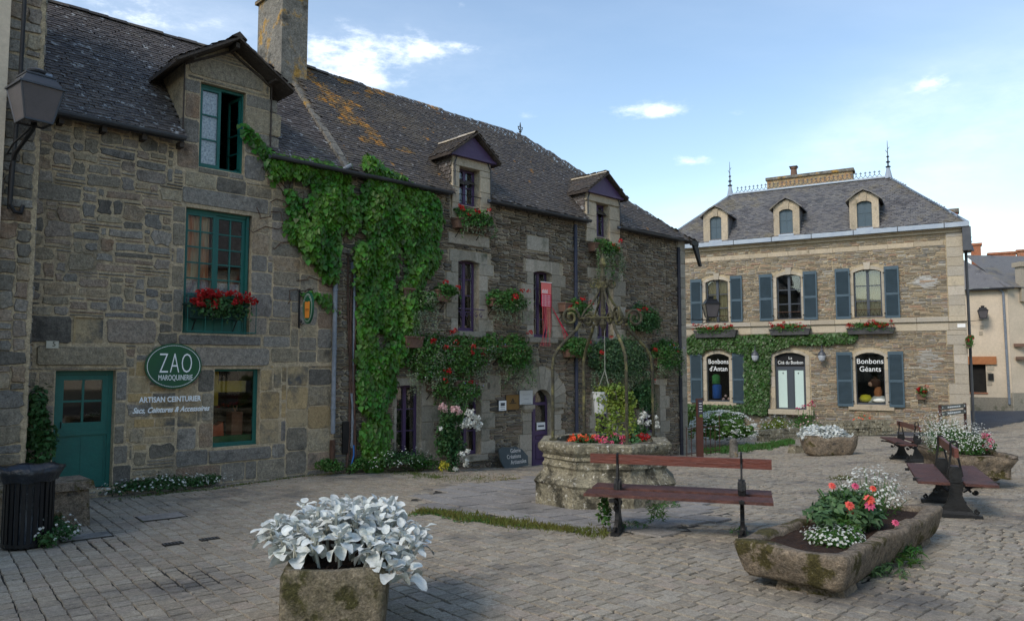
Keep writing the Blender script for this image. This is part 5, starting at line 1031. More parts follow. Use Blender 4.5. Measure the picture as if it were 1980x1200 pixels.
for rc in pack(0, .5, gN, 8.9, (.06, .05), [], lambda r, i, k: (r.choice((3, 5, 6, 8)), r.choice((2, 3, 4, 5))), 13):
    t = MB(); stone(t, rc, proud=.02, gap=.005, jit=.2, rnd_=.12); 
    for v in t.V: nr_.V.append(np.stack([-v[:, 1], v[:, 0], v[:, 2]], 1))
    for f, m in t.F: nr_.F.append((f[:, ::1]+nr_.n, m))
    nr_.n += sum(len(v) for v in t.V)
FN.part(nr_, 'stone', GRAN, kind='stuff')
xs = PN(7, 300, .12)[0]; q = MB(); q.b2(xs-1.2, xs, -.12, .1, gN, 9.5); tag(FN.free(q, 'render_pilaster', CREAM), 'pale rendered wall strip at the far left edge', 'wall')
q = MB(); x_ = PN(20, 300, .12)[0]+.02; zt_ = PN(20, 410, .1)[1]; q.tube([(x_+.06, -.15, 9.4), (x_+.05, -.15, zt_+2), (x_, -.15, zt_+.1), (x_+.06, -.15, zt_), (x_+.14, -.1, zt_+.0), (x_+.17, -.06, zt_+.12)], .028, 8); tag(FN.free(q, 'service_pipe', IRON), 'black cable pipe running down the left edge wall and hooking in', 'pipe')
# ------------------------------------------------------------------ ground, road, paving
def grid(xs, ys, dz=0, fn=gz):
    X, Y = np.meshgrid(xs, ys); Z = fn(X, Y)+dz; nx, ny = len(xs), len(ys); V = np.stack([X, Y, Z], -1).reshape(-1, 3)
    i = np.arange(ny-1)[:, None]*nx+np.arange(nx-1)[None]; F = np.stack([i, i+1, i+nx+1, i+nx], -1).reshape(-1, 4); return V, F
xs = np.r_[-900, -300, -100, -40, -20, np.arange(-14, 34.1, .8), 45, 80, 200, 900]; ys = np.r_[-900, -200, -40, -10, np.arange(-3, 55.1, .8), 70, 110, 300, 1500]
V, F = grid(xs, ys, -.03); o = MB().add(V, F).obj('ground', EARTH, smooth=True); structure(o)
ub = FB.world(SB1, 0, 0)
def behindA(x, y): q = (x-FA.o[0])*FA.i[0]+(y-FA.o[1])*FA.i[1]; s_ = (x-FA.o[0])*FA.u[0]+(y-FA.o[1])*FA.u[1]; return (q > -.03)&(s_ < SB1+.05)
def behindC(x, y): q = (x-FC.o[0])*FC.i[0]+(y-FC.o[1])*FC.i[1]; s_ = (x-FC.o[0])*FC.u[0]+(y-FC.o[1])*FC.u[1]; return (q > -2.4)&(s_ < .4)
r0 = G(1868, 838); r1 = G(1990, 812)
rdir = (r1-r0); 
def inroad(x, y): return ((rdir.x*(y-r0.y)-rdir.y*(x-r0.x)) > 0)&(x > r0.x-1.5)
xs = np.arange(-9, 24.1, .5); ys = np.arange(1.5, 40.1, .5); V, F = grid(xs, ys, -.004)
cen = V[F].mean(1); k = ~inroad(cen[:, 0]-.3, cen[:, 1]-.3); PAVE = structure(MB().add(V, F[k]).obj('paved_square', JOINT, smooth=True))
xs = np.arange(12, 60.1, 1.); ys = np.arange(18, 56, 1.); V, F = grid(xs, ys, .0); cen = V[F].mean(1); k = inroad(cen[:, 0]+.7, cen[:, 1]+.7); structure(MB().add(V, F[k]).obj('street', ASPH, smooth=True))
# flagstone path round the well
pp = [G(*p) for p in ((800, 968), (850, 987), (950, 1003), (1060, 1017), (1170, 1030), (1300, 1037), (1400, 1000), (1330, 955), (1230, 930), (1080, 918), (960, 930), (870, 945))]
PATHP = [(p.x, p.y) for p in pp]; inpath = inpoly(PATHP)
d1 = np.array((-1140, 1454.)); d1 /= np.hypot(*d1); d2 = np.array((d1[1], -d1[0]))
def lay(rw, lens, inside, seed, t0=-32, t1=46):
    r = np.random.default_rng(seed); out = []; n0 = int(-34/rw); n1 = int(40/rw)
    for i in range(n0, n1):
        L = r.uniform(*lens, int((t1-t0)/lens[0])); e = t0+np.cumsum(L)+r.uniform(0, .2); e = e[e < t1]
        c = (e[1:]+e[:-1])/2; out.append(np.c_[c, np.full(len(c), i*rw), np.diff(e), np.full(len(c), rw*1.)])
    A = np.concatenate(out); P = A[:, :1]*d1+A[:, 1:2]*d2; k = inside(P[:, 0], P[:, 1]); return A[k], P[k]
def visible(x, y): a = np.abs(x)/np.maximum(y, .1); return (y > 1.)&(a < 1.15)
def pavers(A, P, gap, proud, jit=.006, bev=.012):
    if gap < 0: ng = np.array([mnoise.noise(Vector((a*.9, b*.9, 4)))+.5*mnoise.noise(Vector((a*2.3, b*2.3, 1))) for a, b in P]); gap = .007+np.clip(ng-.05, 0, .6)*.035
    h = A[:, 2]/2-gap/2; w_ = A[:, 3]/2-gap/2; cs = []
    for su, sv in ((-1,-1),(1,-1),(1,1),(-1,1)): cs.append((su*h, sv*w_))
    n = len(A); an = rng.normal(0, .022, n); ca, sa = np.cos(an), np.sin(an); tilt = rng.normal(0, .0045, (n, 2)); up = rng.normal(0, .0028, n)
    V = np.zeros((n, 8, 3))
    for j, (a, b) in enumerate(cs):
        a = a+rng.normal(0, .004, n); b = b+rng.normal(0, .004, n)
        for lvl in (0, 1):
            aa = a*(1-lvl*bev/np.maximum(h, .03)); bb = b*(1-lvl*bev/np.maximum(w_, .03)); u = aa*ca-bb*sa; v = aa*sa+bb*ca
            x = P[:, 0]+u*d1[0]+v*d2[0]; y = P[:, 1]+u*d1[1]+v*d2[1]
            V[:, lvl*4+j, 0] = x; V[:, lvl*4+j, 1] = y; V[:, lvl*4+j, 2] = gz(x, y)+(proud+up+u*tilt[:, 0]+v*tilt[:, 1] if lvl else -.008)
    F = np.array([(0,3,7,4),(3,2,6,7),(2,1,5,6),(1,0,4,5),(4,7,6,5)]); return V, F
def emit(V, F, name, mt, parent, near=300):
    D = np.hypot(V[:, 4, 0], V[:, 4, 1]); c = V[:, 4]; pxs = 990+c[:, 0]/np.maximum(c[:, 1], .1)*1454; inf = (pxs > -20)&(pxs < 2000)&(c[:, 1] > 4.8)
    D = np.where(inf, D, 1e6); order = np.argsort(D); nr = order[:near]; nr = nr[D[nr] < 1e5]; rest = np.setdiff1d(np.arange(len(V)), nr)
    for i in nr: MB().add(V[i], F).obj(name, mt, parent)
    if len(rest): MB().add(V[rest].reshape(-1, 3), (F[None]+(np.arange(len(rest))*8)[:, None, None]).reshape(-1, 4)).obj(name, mt, parent, kind='stuff')
# path base follows the ground, a step higher
xs = np.arange(-4, 8, .25); ys = np.arange(7, 16, .25); Vp, Fp = grid(xs, ys, .01); cen = Vp[Fp].mean(1); k = inpath(cen[:, 0], cen[:, 1]); PTH = structure(MB().add(Vp, Fp[k]).obj('flagstone_path', JOINT, smooth=True))
A_, P_ = lay(.36, (.35, .7), lambda x, y: inpath(x, y), 8); A_ = A_[:, [0, 1, 2, 3]]; SA, SP = A_, P_; V, F = pavers(A_, P_, .008, .03); V[:, :4, 2] -= .05; emit(V, F, 'flagstone', SLAB, PTH)

A_, P_ = lay(.148, (.09, .215), lambda x, y: visible(x, y)&~behindA(x, y)&~behindC(x, y)&~inroad(x, y)&(y < 33), 3)
u_ = P_@d1; v_ = P_@d2; cov = np.zeros(len(A_), bool); SU, SV = SP@d1, SP@d2
for i in range(len(SA)): cov |= (np.abs(u_-SU[i]) < SA[i, 2]/2-.06)&(np.abs(v_-SV[i]) < SA[i, 3]/2-.04)
A_, P_ = A_[~cov], P_[~cov]
print('pavers', len(A_)); V, F = pavers(A_, P_, -1, .011, bev=.005); emit(V, F, 'paver', PAV, PAVE)
# ------------------------------------------------------------------ plants: builders
LEAF = (np.array([(0,0,0),(.33,.42,.05),(0,1,-.10),(-.33,.42,.05)]), np.array([(0,1,2,3)]))
ROUND = (np.array([(0,0,0),(.45,.5,.08),(0,.95,-.08),(-.45,.5,.08)]), np.array([(0,1,2,3)]))
IVY = (np.array([(0,0,0),(.5,.2,.03),(.32,.62,-.02),(0,1.05,-.1),(-.32,.62,-.02),(-.5,.2,.03)]), np.array([(0,1,2,3),(0,3,4,5)]))
PALM = (np.array([(0,0,0),(.14,.5,.03),(0,1,-.12),(-.14,.5,.03),(.38,.35,0),(.72,.68,-.1),(.22,.48,-.02),(-.38,.35,0),(-.22,.48,-.02),(-.72,.68,-.1)]), np.array([(0,1,2,3),(0,4,5,6),(0,8,9,7)]))
NARR = (np.array([(0,0,0),(.09,.4,.03),(0,1,-.08),(-.09,.4,.03)]), np.array([(0,1,2,3)]))
def leaves(mb, P, Nrm, size, tpl=LEAF, m=0, jit=.5, spin=None, var=.3):
    P = np.asarray(P, float)
    if not len(P): return mb
    return mb.scatter(tpl[0], tpl[1], P, rots(Nrm, spin, jit), size*rng.uniform(1-var, 1+var, len(P)), m)
def blob(n, c, r, shell=.35, low=-1.):             # points and outward normals in the outer shell of an ellipsoid
    d = rng.normal(0, 1, (int(n*1.6)+8, 3)); d /= np.linalg.norm(d, axis=1)[:, None]; d = d[d[:, 2] > low][:n]
    k = rng.uniform(shell, 1, len(d))**.6; return np.array(c)+d*np.array(r)*k[:, None], d
def clumps(n, c, r, k=12, cr=.35, low=-1., shell=.3):
    cc, _ = blob(k, c, np.array(r)*.8, .3, low); P = []; D = []
    for q in cc:
        p, d = blob(max(1, int(n/len(cc))), q, np.array(r)*cr*rng.uniform(.7, 1.2), shell); P.append(p); D.append(d)
    return np.concatenate(P), np.concatenate(D)
def petals(mb, c, r, n=14, m=0, size=None):        # a geranium-like head
    P, D = blob(n, c, (r, r, r*.75), .6); leaves(mb, P, D, (size or r*.75), ROUND, m, .3)
def daisy(mb, P, r, m=0, k=6, mc=None, Nr=None):
    tv = [(0,0,0)]; tf = []
    for i in range(k): a = 2*PI*i/k; b = a+2*PI/k*.72; tv += [(math.cos(a), math.sin(a), .12), (math.cos(b), math.sin(b), .12)]; tf.append((0, 1+2*i, 2+2*i))
    Nr = np.tile([0, -.3, 1.], (len(P), 1)) if Nr is None else Nr
    Rm = rots(Nr, None, .35); mb.scatter(tv, np.array(tf), P, Rm, rng.uniform(.75, 1.2, len(P))*r, m)
    if mc is not None: mb.scatter([(-.3,-.3,.16),(.3,-.3,.16),(.3,.3,.16),(-.3,.3,.16)], np.array([(0,1,2,3)]), P, Rm, np.full(len(P), r), mc)
# hanging boxes on the schist house, one builder for all
def planter(px, box, spread, reds, label, leaf=L_MID, pale=0, hang=.3, white=0, blue=0, depth=.24, boxmat=TERRA, dens=1.0, F=FB, name='flower_box', cat='flower box', n0=.26, grp='flower boxes on the schist house'):
    x0, x1, z0, z1 = F.frect(*box, n0); sx0, sx1, sz0, sz1 = F.frect(*spread, n0)
    w = F.world((x0+x1)/2, -.02, 0); root = thing(name, label, cat, (w.x, w.y, z0), F.rz, grp); cx = (x0+x1)/2
    q = MB(); wdt = x1-x0; h = z1-z0
    V = [(-wdt/2*.92,-depth,0),(wdt/2*.92,-depth,0),(wdt/2*.92,-.03,0),(-wdt/2*.92,-.03,0),(-wdt/2,-depth-.03,h),(wdt/2,-depth-.03,h),(wdt/2,-.01,h),(-wdt/2,-.01,h)]
    q.add(V, [(0,3,2,1),(4,5,6,7),(0,1,5,4),(1,2,6,5),(2,3,7,6),(3,0,4,7)]); q.b2(-wdt/2-.015, wdt/2+.015, -depth-.045, 0, h-.03, h+.005); q.obj('box', boxmat, root)
    q = MB()
    for s_ in (-.35, .35): q.bar((wdt*s_, -.0, -.02), (wdt*s_, -depth, -.02), .02, .01); q.bar((wdt*s_, .0, -.2), (wdt*s_, -depth*.8, -.02), .015, .01)
    q.obj('bracket', IRON, root)
    W, H = (sx1-sx0), (sz1-sz0); area = W*H; ox = (sx0+sx1)/2-cx; oz = (sz0+sz1)/2-z0
    n = int(2600*area*dens)+90; q = MB(); k = max(6, int(26*area*4))
    P, D = clumps(n, (ox, -depth*.62, oz), (W/2, depth*.75, H/2), k, .34); 
    P[:, 1] = np.minimum(P[:, 1], -.01); leaves(q, P, D+np.array([0,-.4,.3]), .068, ROUND, 0, .5)
    P, D = clumps(int(n*.35), (ox, -depth-.05, oz-H*.15), (W/2*.9, .08, H*.42), k, .4); leaves(q, P, D+np.array([0,-.6,.3]), .06, ROUND, 0, .5)
    if pale: P, D = clumps(int(n*pale), (ox+W*.1, -depth*.7, oz-H*.12), (W*.48, depth*.9, H*.5), k, .4); P[:, 1] = np.minimum(P[:, 1], -.01); leaves(q, P, D+np.array([0,-.5,.2]), .045, LEAF, 1, .6)
    for i in range(int(W*44*hang)+3):              # trailing stems
        sx = ox+rng.uniform(-.5, .5)*W; zt = oz-H*.1; L = rng.uniform(.3, 1)*hang+.08; m_ = 1 if rng.random() < pale*1.2+.2 else 0; kk = int(L/.016)
        t = np.linspace(0, 1, kk); P = np.c_[sx+.05*np.sin(t*5+i)+rng.normal(0, .02, kk), -depth-.03-.05*np.sin(t*3)+rng.normal(0, .02, kk), zt-H*.25-t*L]; leaves(q, P, np.tile([0,-1,.4], (kk, 1)), .05 if m_ == 0 else .038, LEAF, m_, .7)
    q.obj('foliage', [leaf, L_PALE], root, kind='stuff')
    q = MB(); m = 0
    for i in range(int(reds*(.55 if F is FB else .8)+.5)):
        fx = ox+rng.uniform(-.5, .5)*W*.9; fz = oz+H*rng.uniform(-.12, .55); petals(q, (fx, -depth*rng.uniform(1.0, 1.6), fz), rng.uniform(.045, .078), 20, 0)
    if white: P = np.c_[ox+rng.uniform(-.5, .5, white)*W, -depth*rng.uniform(.9, 1.4, white), oz+rng.uniform(-.5, .4, white)*H]; leaves(q, P, np.tile([0,-1,.2], (white, 1)), .022, ROUND, 1)
    if blue: P = np.c_[ox+rng.uniform(-.3, .5, blue)*W, -depth*rng.uniform(1, 1.4, blue), oz+rng.uniform(-.3, .3, blue)*H]; leaves(q, P, np.tile([0,-1,.2], (blue, 1)), .03, ROUND, 2)
    if q.V: q.obj('flowers', [REDF, WHF, BLUEF], root, kind='stuff')
    return root
PL = [((884, 425, 942, 443), (880, 398, 958, 440), 9, 'flower box with red geraniums under the larger schist dormer', dict(hang=.25, pale=.4)),
 ((1149, 470, 1167, 486), (1148, 462, 1203, 490), 5, 'small flower box with long green trailers under the right schist dormer', dict(hang=.8, pale=.5)),
 ((781, 557, 800, 577), (790, 555, 848, 600), 0, 'terracotta pot with pale silvery trailers at the creeper edge', dict(hang=.6, pale=1.4, dens=.6)),
 ((846, 560, 866, 582), (842, 545, 890, 572), 4, 'small tilted box with red geraniums beside the left purple window', dict(hang=.1)),
 ((952, 578, 985, 592), (946, 556, 1022, 600), 8, 'terracotta box with red geraniums between the two upper purple windows', dict(hang=.35, pale=.7)),
 ((785, 650, 818, 672), (788, 640, 880, 735), 5, 'wide overflowing box with small white flowers, lowest at the creeper', dict(hang=.4, pale=1.3, white=60)),
 ((862, 668, 912, 690), (845, 645, 950, 720), 9, 'overflowing geranium box directly under the left upper purple window', dict(hang=.35, white=50, pale=.4)),
 ((834, 735, 858, 755), (832, 715, 880, 765), 8, 'small terracotta pot with bright red geraniums above the ground floor window', dict(hang=.2)),
 ((880, 735, 925, 752), (868, 725, 930, 775), 1, 'box of pale grasses and blue flowers above the rose bush', dict(hang=.15, pale=1.2, blue=14)),
 ((918, 672, 952, 690), (925, 645, 975, 690), 1, 'box with blue lobelia between the two big hanging boxes', dict(hang=.1, pale=.8, blue=22)),
 ((963, 668, 1000, 686), (960, 645, 1035, 715), 4, 'box with long hanging foliage left of the arched purple door', dict(hang=.55, pale=.5)),
 ((1092, 585, 1105, 602), (1094, 578, 1150, 610), 7, 'terracotta pot with red geraniums right of the banner window', dict(hang=.05, pale=.4)),
 ((1100, 675, 1133, 690), (1092, 650, 1150, 688), 2, 'terracotta trough behind the left bars of the well', dict(hang=.05, pale=.3, blue=8)),
 ((1222, 600, 1262, 620), (1215, 586, 1282, 640), 4, 'dark green bushy box high beside the right upper window', dict(hang=.1, leaf=L_DARK)),
 ((1160, 690, 1225, 708), (1140, 648, 1262, 730), 3, 'very wide box of drooping green foliage behind the well canopy', dict(hang=.5, pale=.3, leaf=L_BLU)),
 ((1270, 692, 1312, 708), (1262, 655, 1322, 712), 9, 'geranium box near the right corner of the schist house', dict(hang=.35, pale=.6, blue=10)),
 ((1236, 728, 1255, 742), (1228, 712, 1268, 790), 1, 'small stone-coloured pot trailing over the right ground window', dict(hang=.25, leaf=L_DARK))]
for box, sp, rd, lb_, kw in PL: planter(None, box, sp, rd, lb_, **kw)
# geranium trough on the green window of the granite house
planter(None, (366, 588, 480, 616), (362, 566, 498, 612), 52, 'long green window box full of red geraniums under the green window', F=FA, boxmat=mat('dark_green_box', [(.01,.035,.028)], rnd=0, bump=0), hang=.05, depth=.2, n0=.3, dens=1.1, leaf=L_DARK, grp='geranium boxes with red flowers')
for box, sp, lb_ in (((1340, 638, 1423, 652), (1335, 627, 1422, 645), 'leftmost dark window box of red geraniums on the mansion ledge'), ((1486, 635, 1566, 647), (1484, 623, 1566, 640), 'dark window box of red geraniums over the shop door of the mansion'), ((1636, 633, 1730, 645), (1632, 620, 1732, 638), 'rightmost dark window box of red geraniums on the mansion ledge')):
    planter(None, box, sp, 26, lb_, F=FC, boxmat=TROUGHP, hang=.02, depth=.28, n0=.4, dens=.35, grp='geranium boxes with red flowers')
planter(None, (1773, 762, 1790, 772), (1772, 745, 1794, 765), 6, 'small wall pot of orange flowers low on the mansion', F=FC, hang=.02, depth=.2, n0=.25, dens=.4)
planter(None, (1868, 660, 1880, 672), (1866, 645, 1884, 668), 4, 'hanging basket on the street side of the mansion corner', F=FC, hang=.1, depth=.3, n0=.3, dens=.5)
# creeper over both houses
def scatter_poly(F, poly, n, thr=.46, sc=1.1):
    xs_ = [p[0] for p in poly]; ys_ = [p[1] for p in poly]; f = inpoly(poly); out = []
    while len(out) < n:
        a = rng.uniform(min(xs_), max(xs_), 4000); b = rng.uniform(min(ys_), max(ys_), 4000); k = f(a, b)
        for x, y in zip(a[k], b[k]):
            X, Z = F.pix(x, y)
            if mnoise.noise(Vector((X*sc*1.6, Z*sc*1.1, 3.3)))*.5+.5 > thr+.04*math.sin(X*9+Z*5): out.append((X, Z))
            if len(out) >= n: break
    return np.array(out[:n])
CRP = [([(516,292),(545,298),(600,305),(662,318),(668,350),(655,420),(645,500),(640,545),(618,500),(585,470),(565,400),(545,350),(520,330)], 3600, .40),
 ([(660,318),(672,298),(702,294),(722,312),(765,335),(800,352),(838,380),(842,430),(828,490),(800,530),(788,560),(800,600),(785,640),(765,680),(748,740),(738,830),(730,888),(706,892),(697,860),(690,700),(688,560),(675,470),(664,400)], 8600, .34),
 ([(690,560),(785,560),(785,650),(760,690),(740,830),(728,885),(705,885),(692,780)], 2600, .3),
 ([(470,232),(482,245),(500,268),(525,290),(515,300),(490,278),(472,255)], 150, .1), ([(545,420),(562,430),(600,470),(640,500),(650,560),(635,545),(600,495),(560,455)], 300, .3),
 ([(800,490),(852,480),(846,500),(815,540),(800,600),(790,560)], 420, .3), ([(828,380),(846,384),(842,450),(834,500),(826,450)], 320, .2), ([(575,560),(598,560),(640,565),(650,600),(610,570)], 60, .3)]
q = MB(); bark = MB()
for poly, n, thr in CRP:
    big = n > 1000; per = 9 if big else 3; XZ = scatter_poly(FB, poly, int(n*1.9/per), thr); PP = []; NN = []
    for x, z in XZ:
        b_ = .5+.5*mnoise.noise(Vector((x*2.6, z*1.7, 7))); dep = (.03+.26*b_*b_ if big else .04); L = rng.uniform(.15, .34) if big else .12; sx_ = rng.normal(0, .05, per); t = rng.random(per)
        PP.append(np.c_[x+sx_, -(dep+.10*np.sin(t*PI)*(1 if big else .2)+rng.uniform(0, .03, per)), z-t*L]); NN.append(np.c_[sx_*6+rng.normal(0, .25, per), -np.ones(per), .55-.5*t+rng.normal(0, .2, per)])
    PP = np.concatenate(PP); NN = np.concatenate(NN); kp = np.abs(PP[:, 0]-FB.pix(648, 600)[0]-.02) > .05; PP, NN = PP[kp], NN[kp]; leaves(q, PP, NN, .098 if big else .08, IVY, 0, .22, spin=PI, var=.35)
    if big: k = rng.random(len(PP)) < .25; leaves(q, PP[k]+[0, .06, 0], NN[k], .10, PALM, 0, .6, var=.3)
for i in range(3):
    xs0, z0_ = FB.pix(668+i*5, 905); pts = []; 
    for t in np.linspace(0, 1, 12): pts.append((xs0+.05*math.sin(t*5+i)+.02*i*math.sin(t*3), -.05-.02*i, z0_+t*(4.2-.3*i)))
    bark.tube(pts, [.022*(1-.5*t)+.008 for t in np.linspace(0, 1, 12)], 6)
for i in range(16):
    x0_, z0_ = FB.pix(random.uniform(560, 700), random.uniform(330, 560)); p = [(x0_, -.02, z0_)]
    for j in range(7): p.append((p[-1][0]+random.uniform(-.25, .05), -.02, p[-1][2]+random.uniform(-.2, .22)))
    bark.tube(p, .008, 4)
cr = FB.free(q, 'virginia_creeper', L_IVY); tag(cr, 'green creeper hanging in thick curtains from the gutter between the two old houses', 'creeper')
bo = bark.obj('stem', BARK, cr)
# ivy on the mansion
q = MB(); b_ = MB()
for poly, n in (([(1330,655),(1340,645),(1440,648),(1480,645),(1500,648),(1560,646),(1636,642),(1660,648),(1650,660),(1600,664),(1560,664),(1530,664),(1490,680),(1485,800),(1470,800),(1440,795),(1420,785),(1330,785),(1330,780),(1360,780),(1414,782),(1443,780),(1441,682),(1415,678),(1395,670),(1365,675),(1358,682),(1330,682)], 8500), ([(1440,680),(1490,672),(1488,740),(1486,800),(1442,795)], 2600), ([(1330,780),(1345,780),(1440,792),(1440,812),(1330,812)], 600)):
    XZ = scatter_poly(FC, poly, n, .12); dep = rng.uniform(.04, .2, len(XZ)); leaves(q, np.c_[XZ[:, 0], -dep, XZ[:, 1]], np.tile([0,-1,.3], (len(XZ), 1)), .11, IVY, 0, .4, spin=PI)
tag(FC.free(q, 'ivy', L_IVYC), 'clipped green ivy framing the left shop window of the mansion', 'ivy')

# ------------------------------------------------------------------ troughs
def trough(name, label, L, W, H, wall, mat_, loc, rz, seed=0, lean=.06, sub=5, rough_=.03, soilz=.06, rnd_=.1, taper=.86, lift=.0, pivot=(0, 0)):
    """stone trough: outer shell, thick rim, hollow inside; local x along the length"""
    w3 = Vector(loc); root = thing(name, label, 'planter', loc, rz)
    def ring(l, w, z, rad, n=44, inner=False):
        P = []
        per = [(l/2, w/2), (-l/2, w/2), (-l/2, -w/2), (l/2, -w/2)]
        for i in range(4):
            cx, cy = per[i]; sx, sy = (1 if cx > 0 else -1), (1 if cy > 0 else -1); c = (cx-sx*rad, cy-sy*rad); a0 = [0, PI/2, PI, 1.5*PI][i]
            for j in range(5): a = a0+PI/2*j/4; P.append((c[0]+rad*math.cos(a), c[1]+rad*math.sin(a)))
            nx, ny = per[(i+1) % 4]; sx2, sy2 = (1 if nx > 0 else -1), (1 if ny > 0 else -1); e = P[-1]
            a1 = [0, PI/2, PI, 1.5*PI][(i+1) % 4]; s2 = (nx-sx2*rad+rad*math.cos(a1), ny-sy2*rad+rad*math.sin(a1)); m_ = 13 if abs(nx-cx) > abs(ny-cy) else 7
            for j in range(1, m_): P.append((e[0]+(s2[0]-e[0])*j/m_, e[1]+(s2[1]-e[1])*j/m_))
        return [(x, y, z) for x, y in P]
    prof = []
    for k, (sc, z) in enumerate(((.80*taper, 0), (.93*taper, .04*H), (taper, .16*H), (taper+(1-taper)*.35, .36*H), (taper+(1-taper)*.65, .58*H), (taper+(1-taper)*.9, .8*H), (1, .93*H), (.975, H))):
        prof.append(ring(L*(1-(1-sc)*W/L*1.2), W*sc, z, rnd_))
    prof.append(ring(L-.035, W-.035, H+.006, rnd_*.8)); prof.append(ring(L-wall*1.6, W-wall*1.6, H+.004, rnd_*.6)); prof.append(ring(L-wall*2, W-wall*2, H-.02, rnd_*.5)); prof.append(ring(L-wall*2.1, W-wall*2.1, H*.35, rnd_*.5))
    n = len(prof[0]); V = []
    for k, rg in enumerate(prof):
        for (x, y, z) in rg:
            v = Vector((x+seed*7.1, y, z)); a = mnoise.noise(v*2.1)*rough_+mnoise.noise(v*6)*rough_*.45+mnoise.noise(v*17)*rough_*.2; d = Vector((x, y, 0)).normalized()
            V.append((x+d.x*a, y+d.y*a, z+(mnoise.noise(v*3+Vector((5,0,0)))*rough_*.8 if k > 3 else 0)))
    F = [(k*n+i, k*n+(i+1) % n, (k+1)*n+(i+1) % n, (k+1)*n+i) for k in range(len(prof)-1) for i in range(n)]+[tuple(range(n))[::-1]]
    q = MB(); q.add(V, F); q.obj('basin', mat_, root, smooth=True)
    q = MB(); nx, ny = 30, 14; xs_ = np.linspace(-L/2+wall*.95, L/2-wall*.95, nx); ys_ = np.linspace(-W/2+wall*.95, W/2-wall*.95, ny); V, F = grid(xs_, ys_, 0, lambda X, Y: np.full(X.shape, H-soilz)+rng.normal(0, .008, X.shape)); q.add(V, F); q.obj('soil', SOIL, root)
    return root
def place2(p, q_):  return math.atan2(q_[1]-p[1], q_[0]-p[0])
def rimpt(px, py, h): # world point of a sight line at height h above the local ground
    g = G(px, py); d = pixdir(px, py)
    for _ in range(30):
        t = (g.z+h-EYE)/d.z; p = Vector((0, 0, EYE))+d*t; g = Vector((p.x, p.y, gzs(p.x, p.y)))
    return p
# right-hand trough
HR = .34
ca, cb, cc_ = rimpt(1424, 1050, HR), rimpt(1622, 1088, HR), rimpt(1818, 982, HR)
W_ = (Vector((ca.x, ca.y))-Vector((cb.x, cb.y))).length; Lr = (Vector((cc_.x, cc_.y))-Vector((cb.x, cb.y))).length; rzr = math.atan2(cc_.y-cb.y, cc_.x-cb.x)
ctr = Vector(((ca.x+cc_.x)/2, (ca.y+cc_.y)/2)); print('right trough', W_, Lr, ctr)
gR = gzs(ctr.x, ctr.y)+.07
TR = trough('granite_trough', 'long low granite trough of coral dahlias in the right foreground', Lr, W_, HR-.06, .135, TROU, (ctr.x, ctr.y, gR), rzr, 1, rough_=.055, soilz=.05, rnd_=.06, taper=.86)
for (t, lb_) in ((-.36, 'small flat stone under the near end of the dahlia trough'), (.40, 'small flat stone under the far end of the dahlia trough')):
    c = ctr+Vector((math.cos(rzr), math.sin(rzr)))*Lr*t; q = MB(); q.box((0, 0, .03), (.3, .55, .11), taper=.9); tag(q.obj('support_stone', TROU, None, (c.x+.05, c.y-.1, gzs(c.x, c.y)), rzr), lb_, 'stone', 'stones under the dahlia trough')
def loc2(root, x, y, z): M = Matrix.Rotation(root.rotation_euler.z, 3, 'Z'); return root.location+M@Vector((x, y, z))
def dahlia(loc, rz):
    root = thing('dahlia_plant', 'leafy dahlia with coral and orange double blooms in the right trough', 'flowers', loc, rz); q = MB()
    P, D = clumps(2100, (.02, 0, .15), (.56, .30, .22), 46, .26, low=-.2); leaves(q, P, D+np.array([0,0,.8]), .068, LEAF, 0, .35)
    P, D = clumps(260, (-.28, -.1, .10), (.16, .16, .12), 8, .4, low=-.2); leaves(q, P, D+np.array([0,0,.6]), .07, NARR, 1, .5); q.obj('foliage', [L_BLU, L_MID], root, kind='stuff')
    for i in range(20):
        s_ = MB(); a = rng.uniform(0, 2*PI); r_ = rng.uniform(.05, .3); s_.tube([(0, 0, 0), (r_*math.cos(a)*.5, r_*math.sin(a)*.5, .2), (r_*math.cos(a), r_*math.sin(a), .36)], .006, 4); 
        if i == 0: q = MB()
        q.V += s_.V; q.F += [(f+q.n, m) for f, m in s_.F]; q.n += s_.n
    q.obj('stem', L_MID, root)
    Mi = Matrix.Rotation(-rz, 3, 'Z')
    for (x, y, z, r_, m_) in ((.14, -.20, .27, .055, PINKF), (.14, -.20, .32, .055, CORF), (-.03, -.22, .22, .045, CORF), (-.04, -.21, .27, .05, CORF), (-.24, -.20, .16, .046, ORF), (.20, -.34, .06, .036, CORF), (.34, -.24, .13, .036, PINKF), (-.08, .04, .40, .04, CORF), (.12, .02, .40, .04, PINKF), (.28, .02, .38, .035, CORF)):
        x, y, z = Mi@Vector((x, y, z)); r_ *= .98
        f = MB()
        for ring_, (k, tilt, rr) in enumerate(((9, .9, 1.0), (8, .55, .8), (6, .25, .55), (4, .05, .3))):
            for j in range(k):
                a = 2*PI*(j+.5*ring_)/k; dx, dy = math.cos(a), math.sin(a); up = np.array(Mi@Vector((-.1, -.75, .6))); up /= np.linalg.norm(up)
                e1 = np.cross(up, (1, 0, 0)); e1 /= np.linalg.norm(e1); e2 = np.cross(up, e1); o = dx*e1+dy*e2; s_ = np.cross(up, o); c0 = np.array((x, y, z)); tip = c0+o*r_*rr+up*r_*(1-rr)*.9; mid = c0+o*r_*rr*.6+up*r_*(.25+(1-rr)*.7)
                f.add([c0, mid+s_*r_*.24, tip, mid-s_*r_*.24], [(0, 1, 2, 3)])
        f.obj('bloom', m_, root)
    return root
TRp = lambda x, y: loc2(TR, x, y, HR-.06-.08)
dahlia(TRp(-.04, .02), rzr)
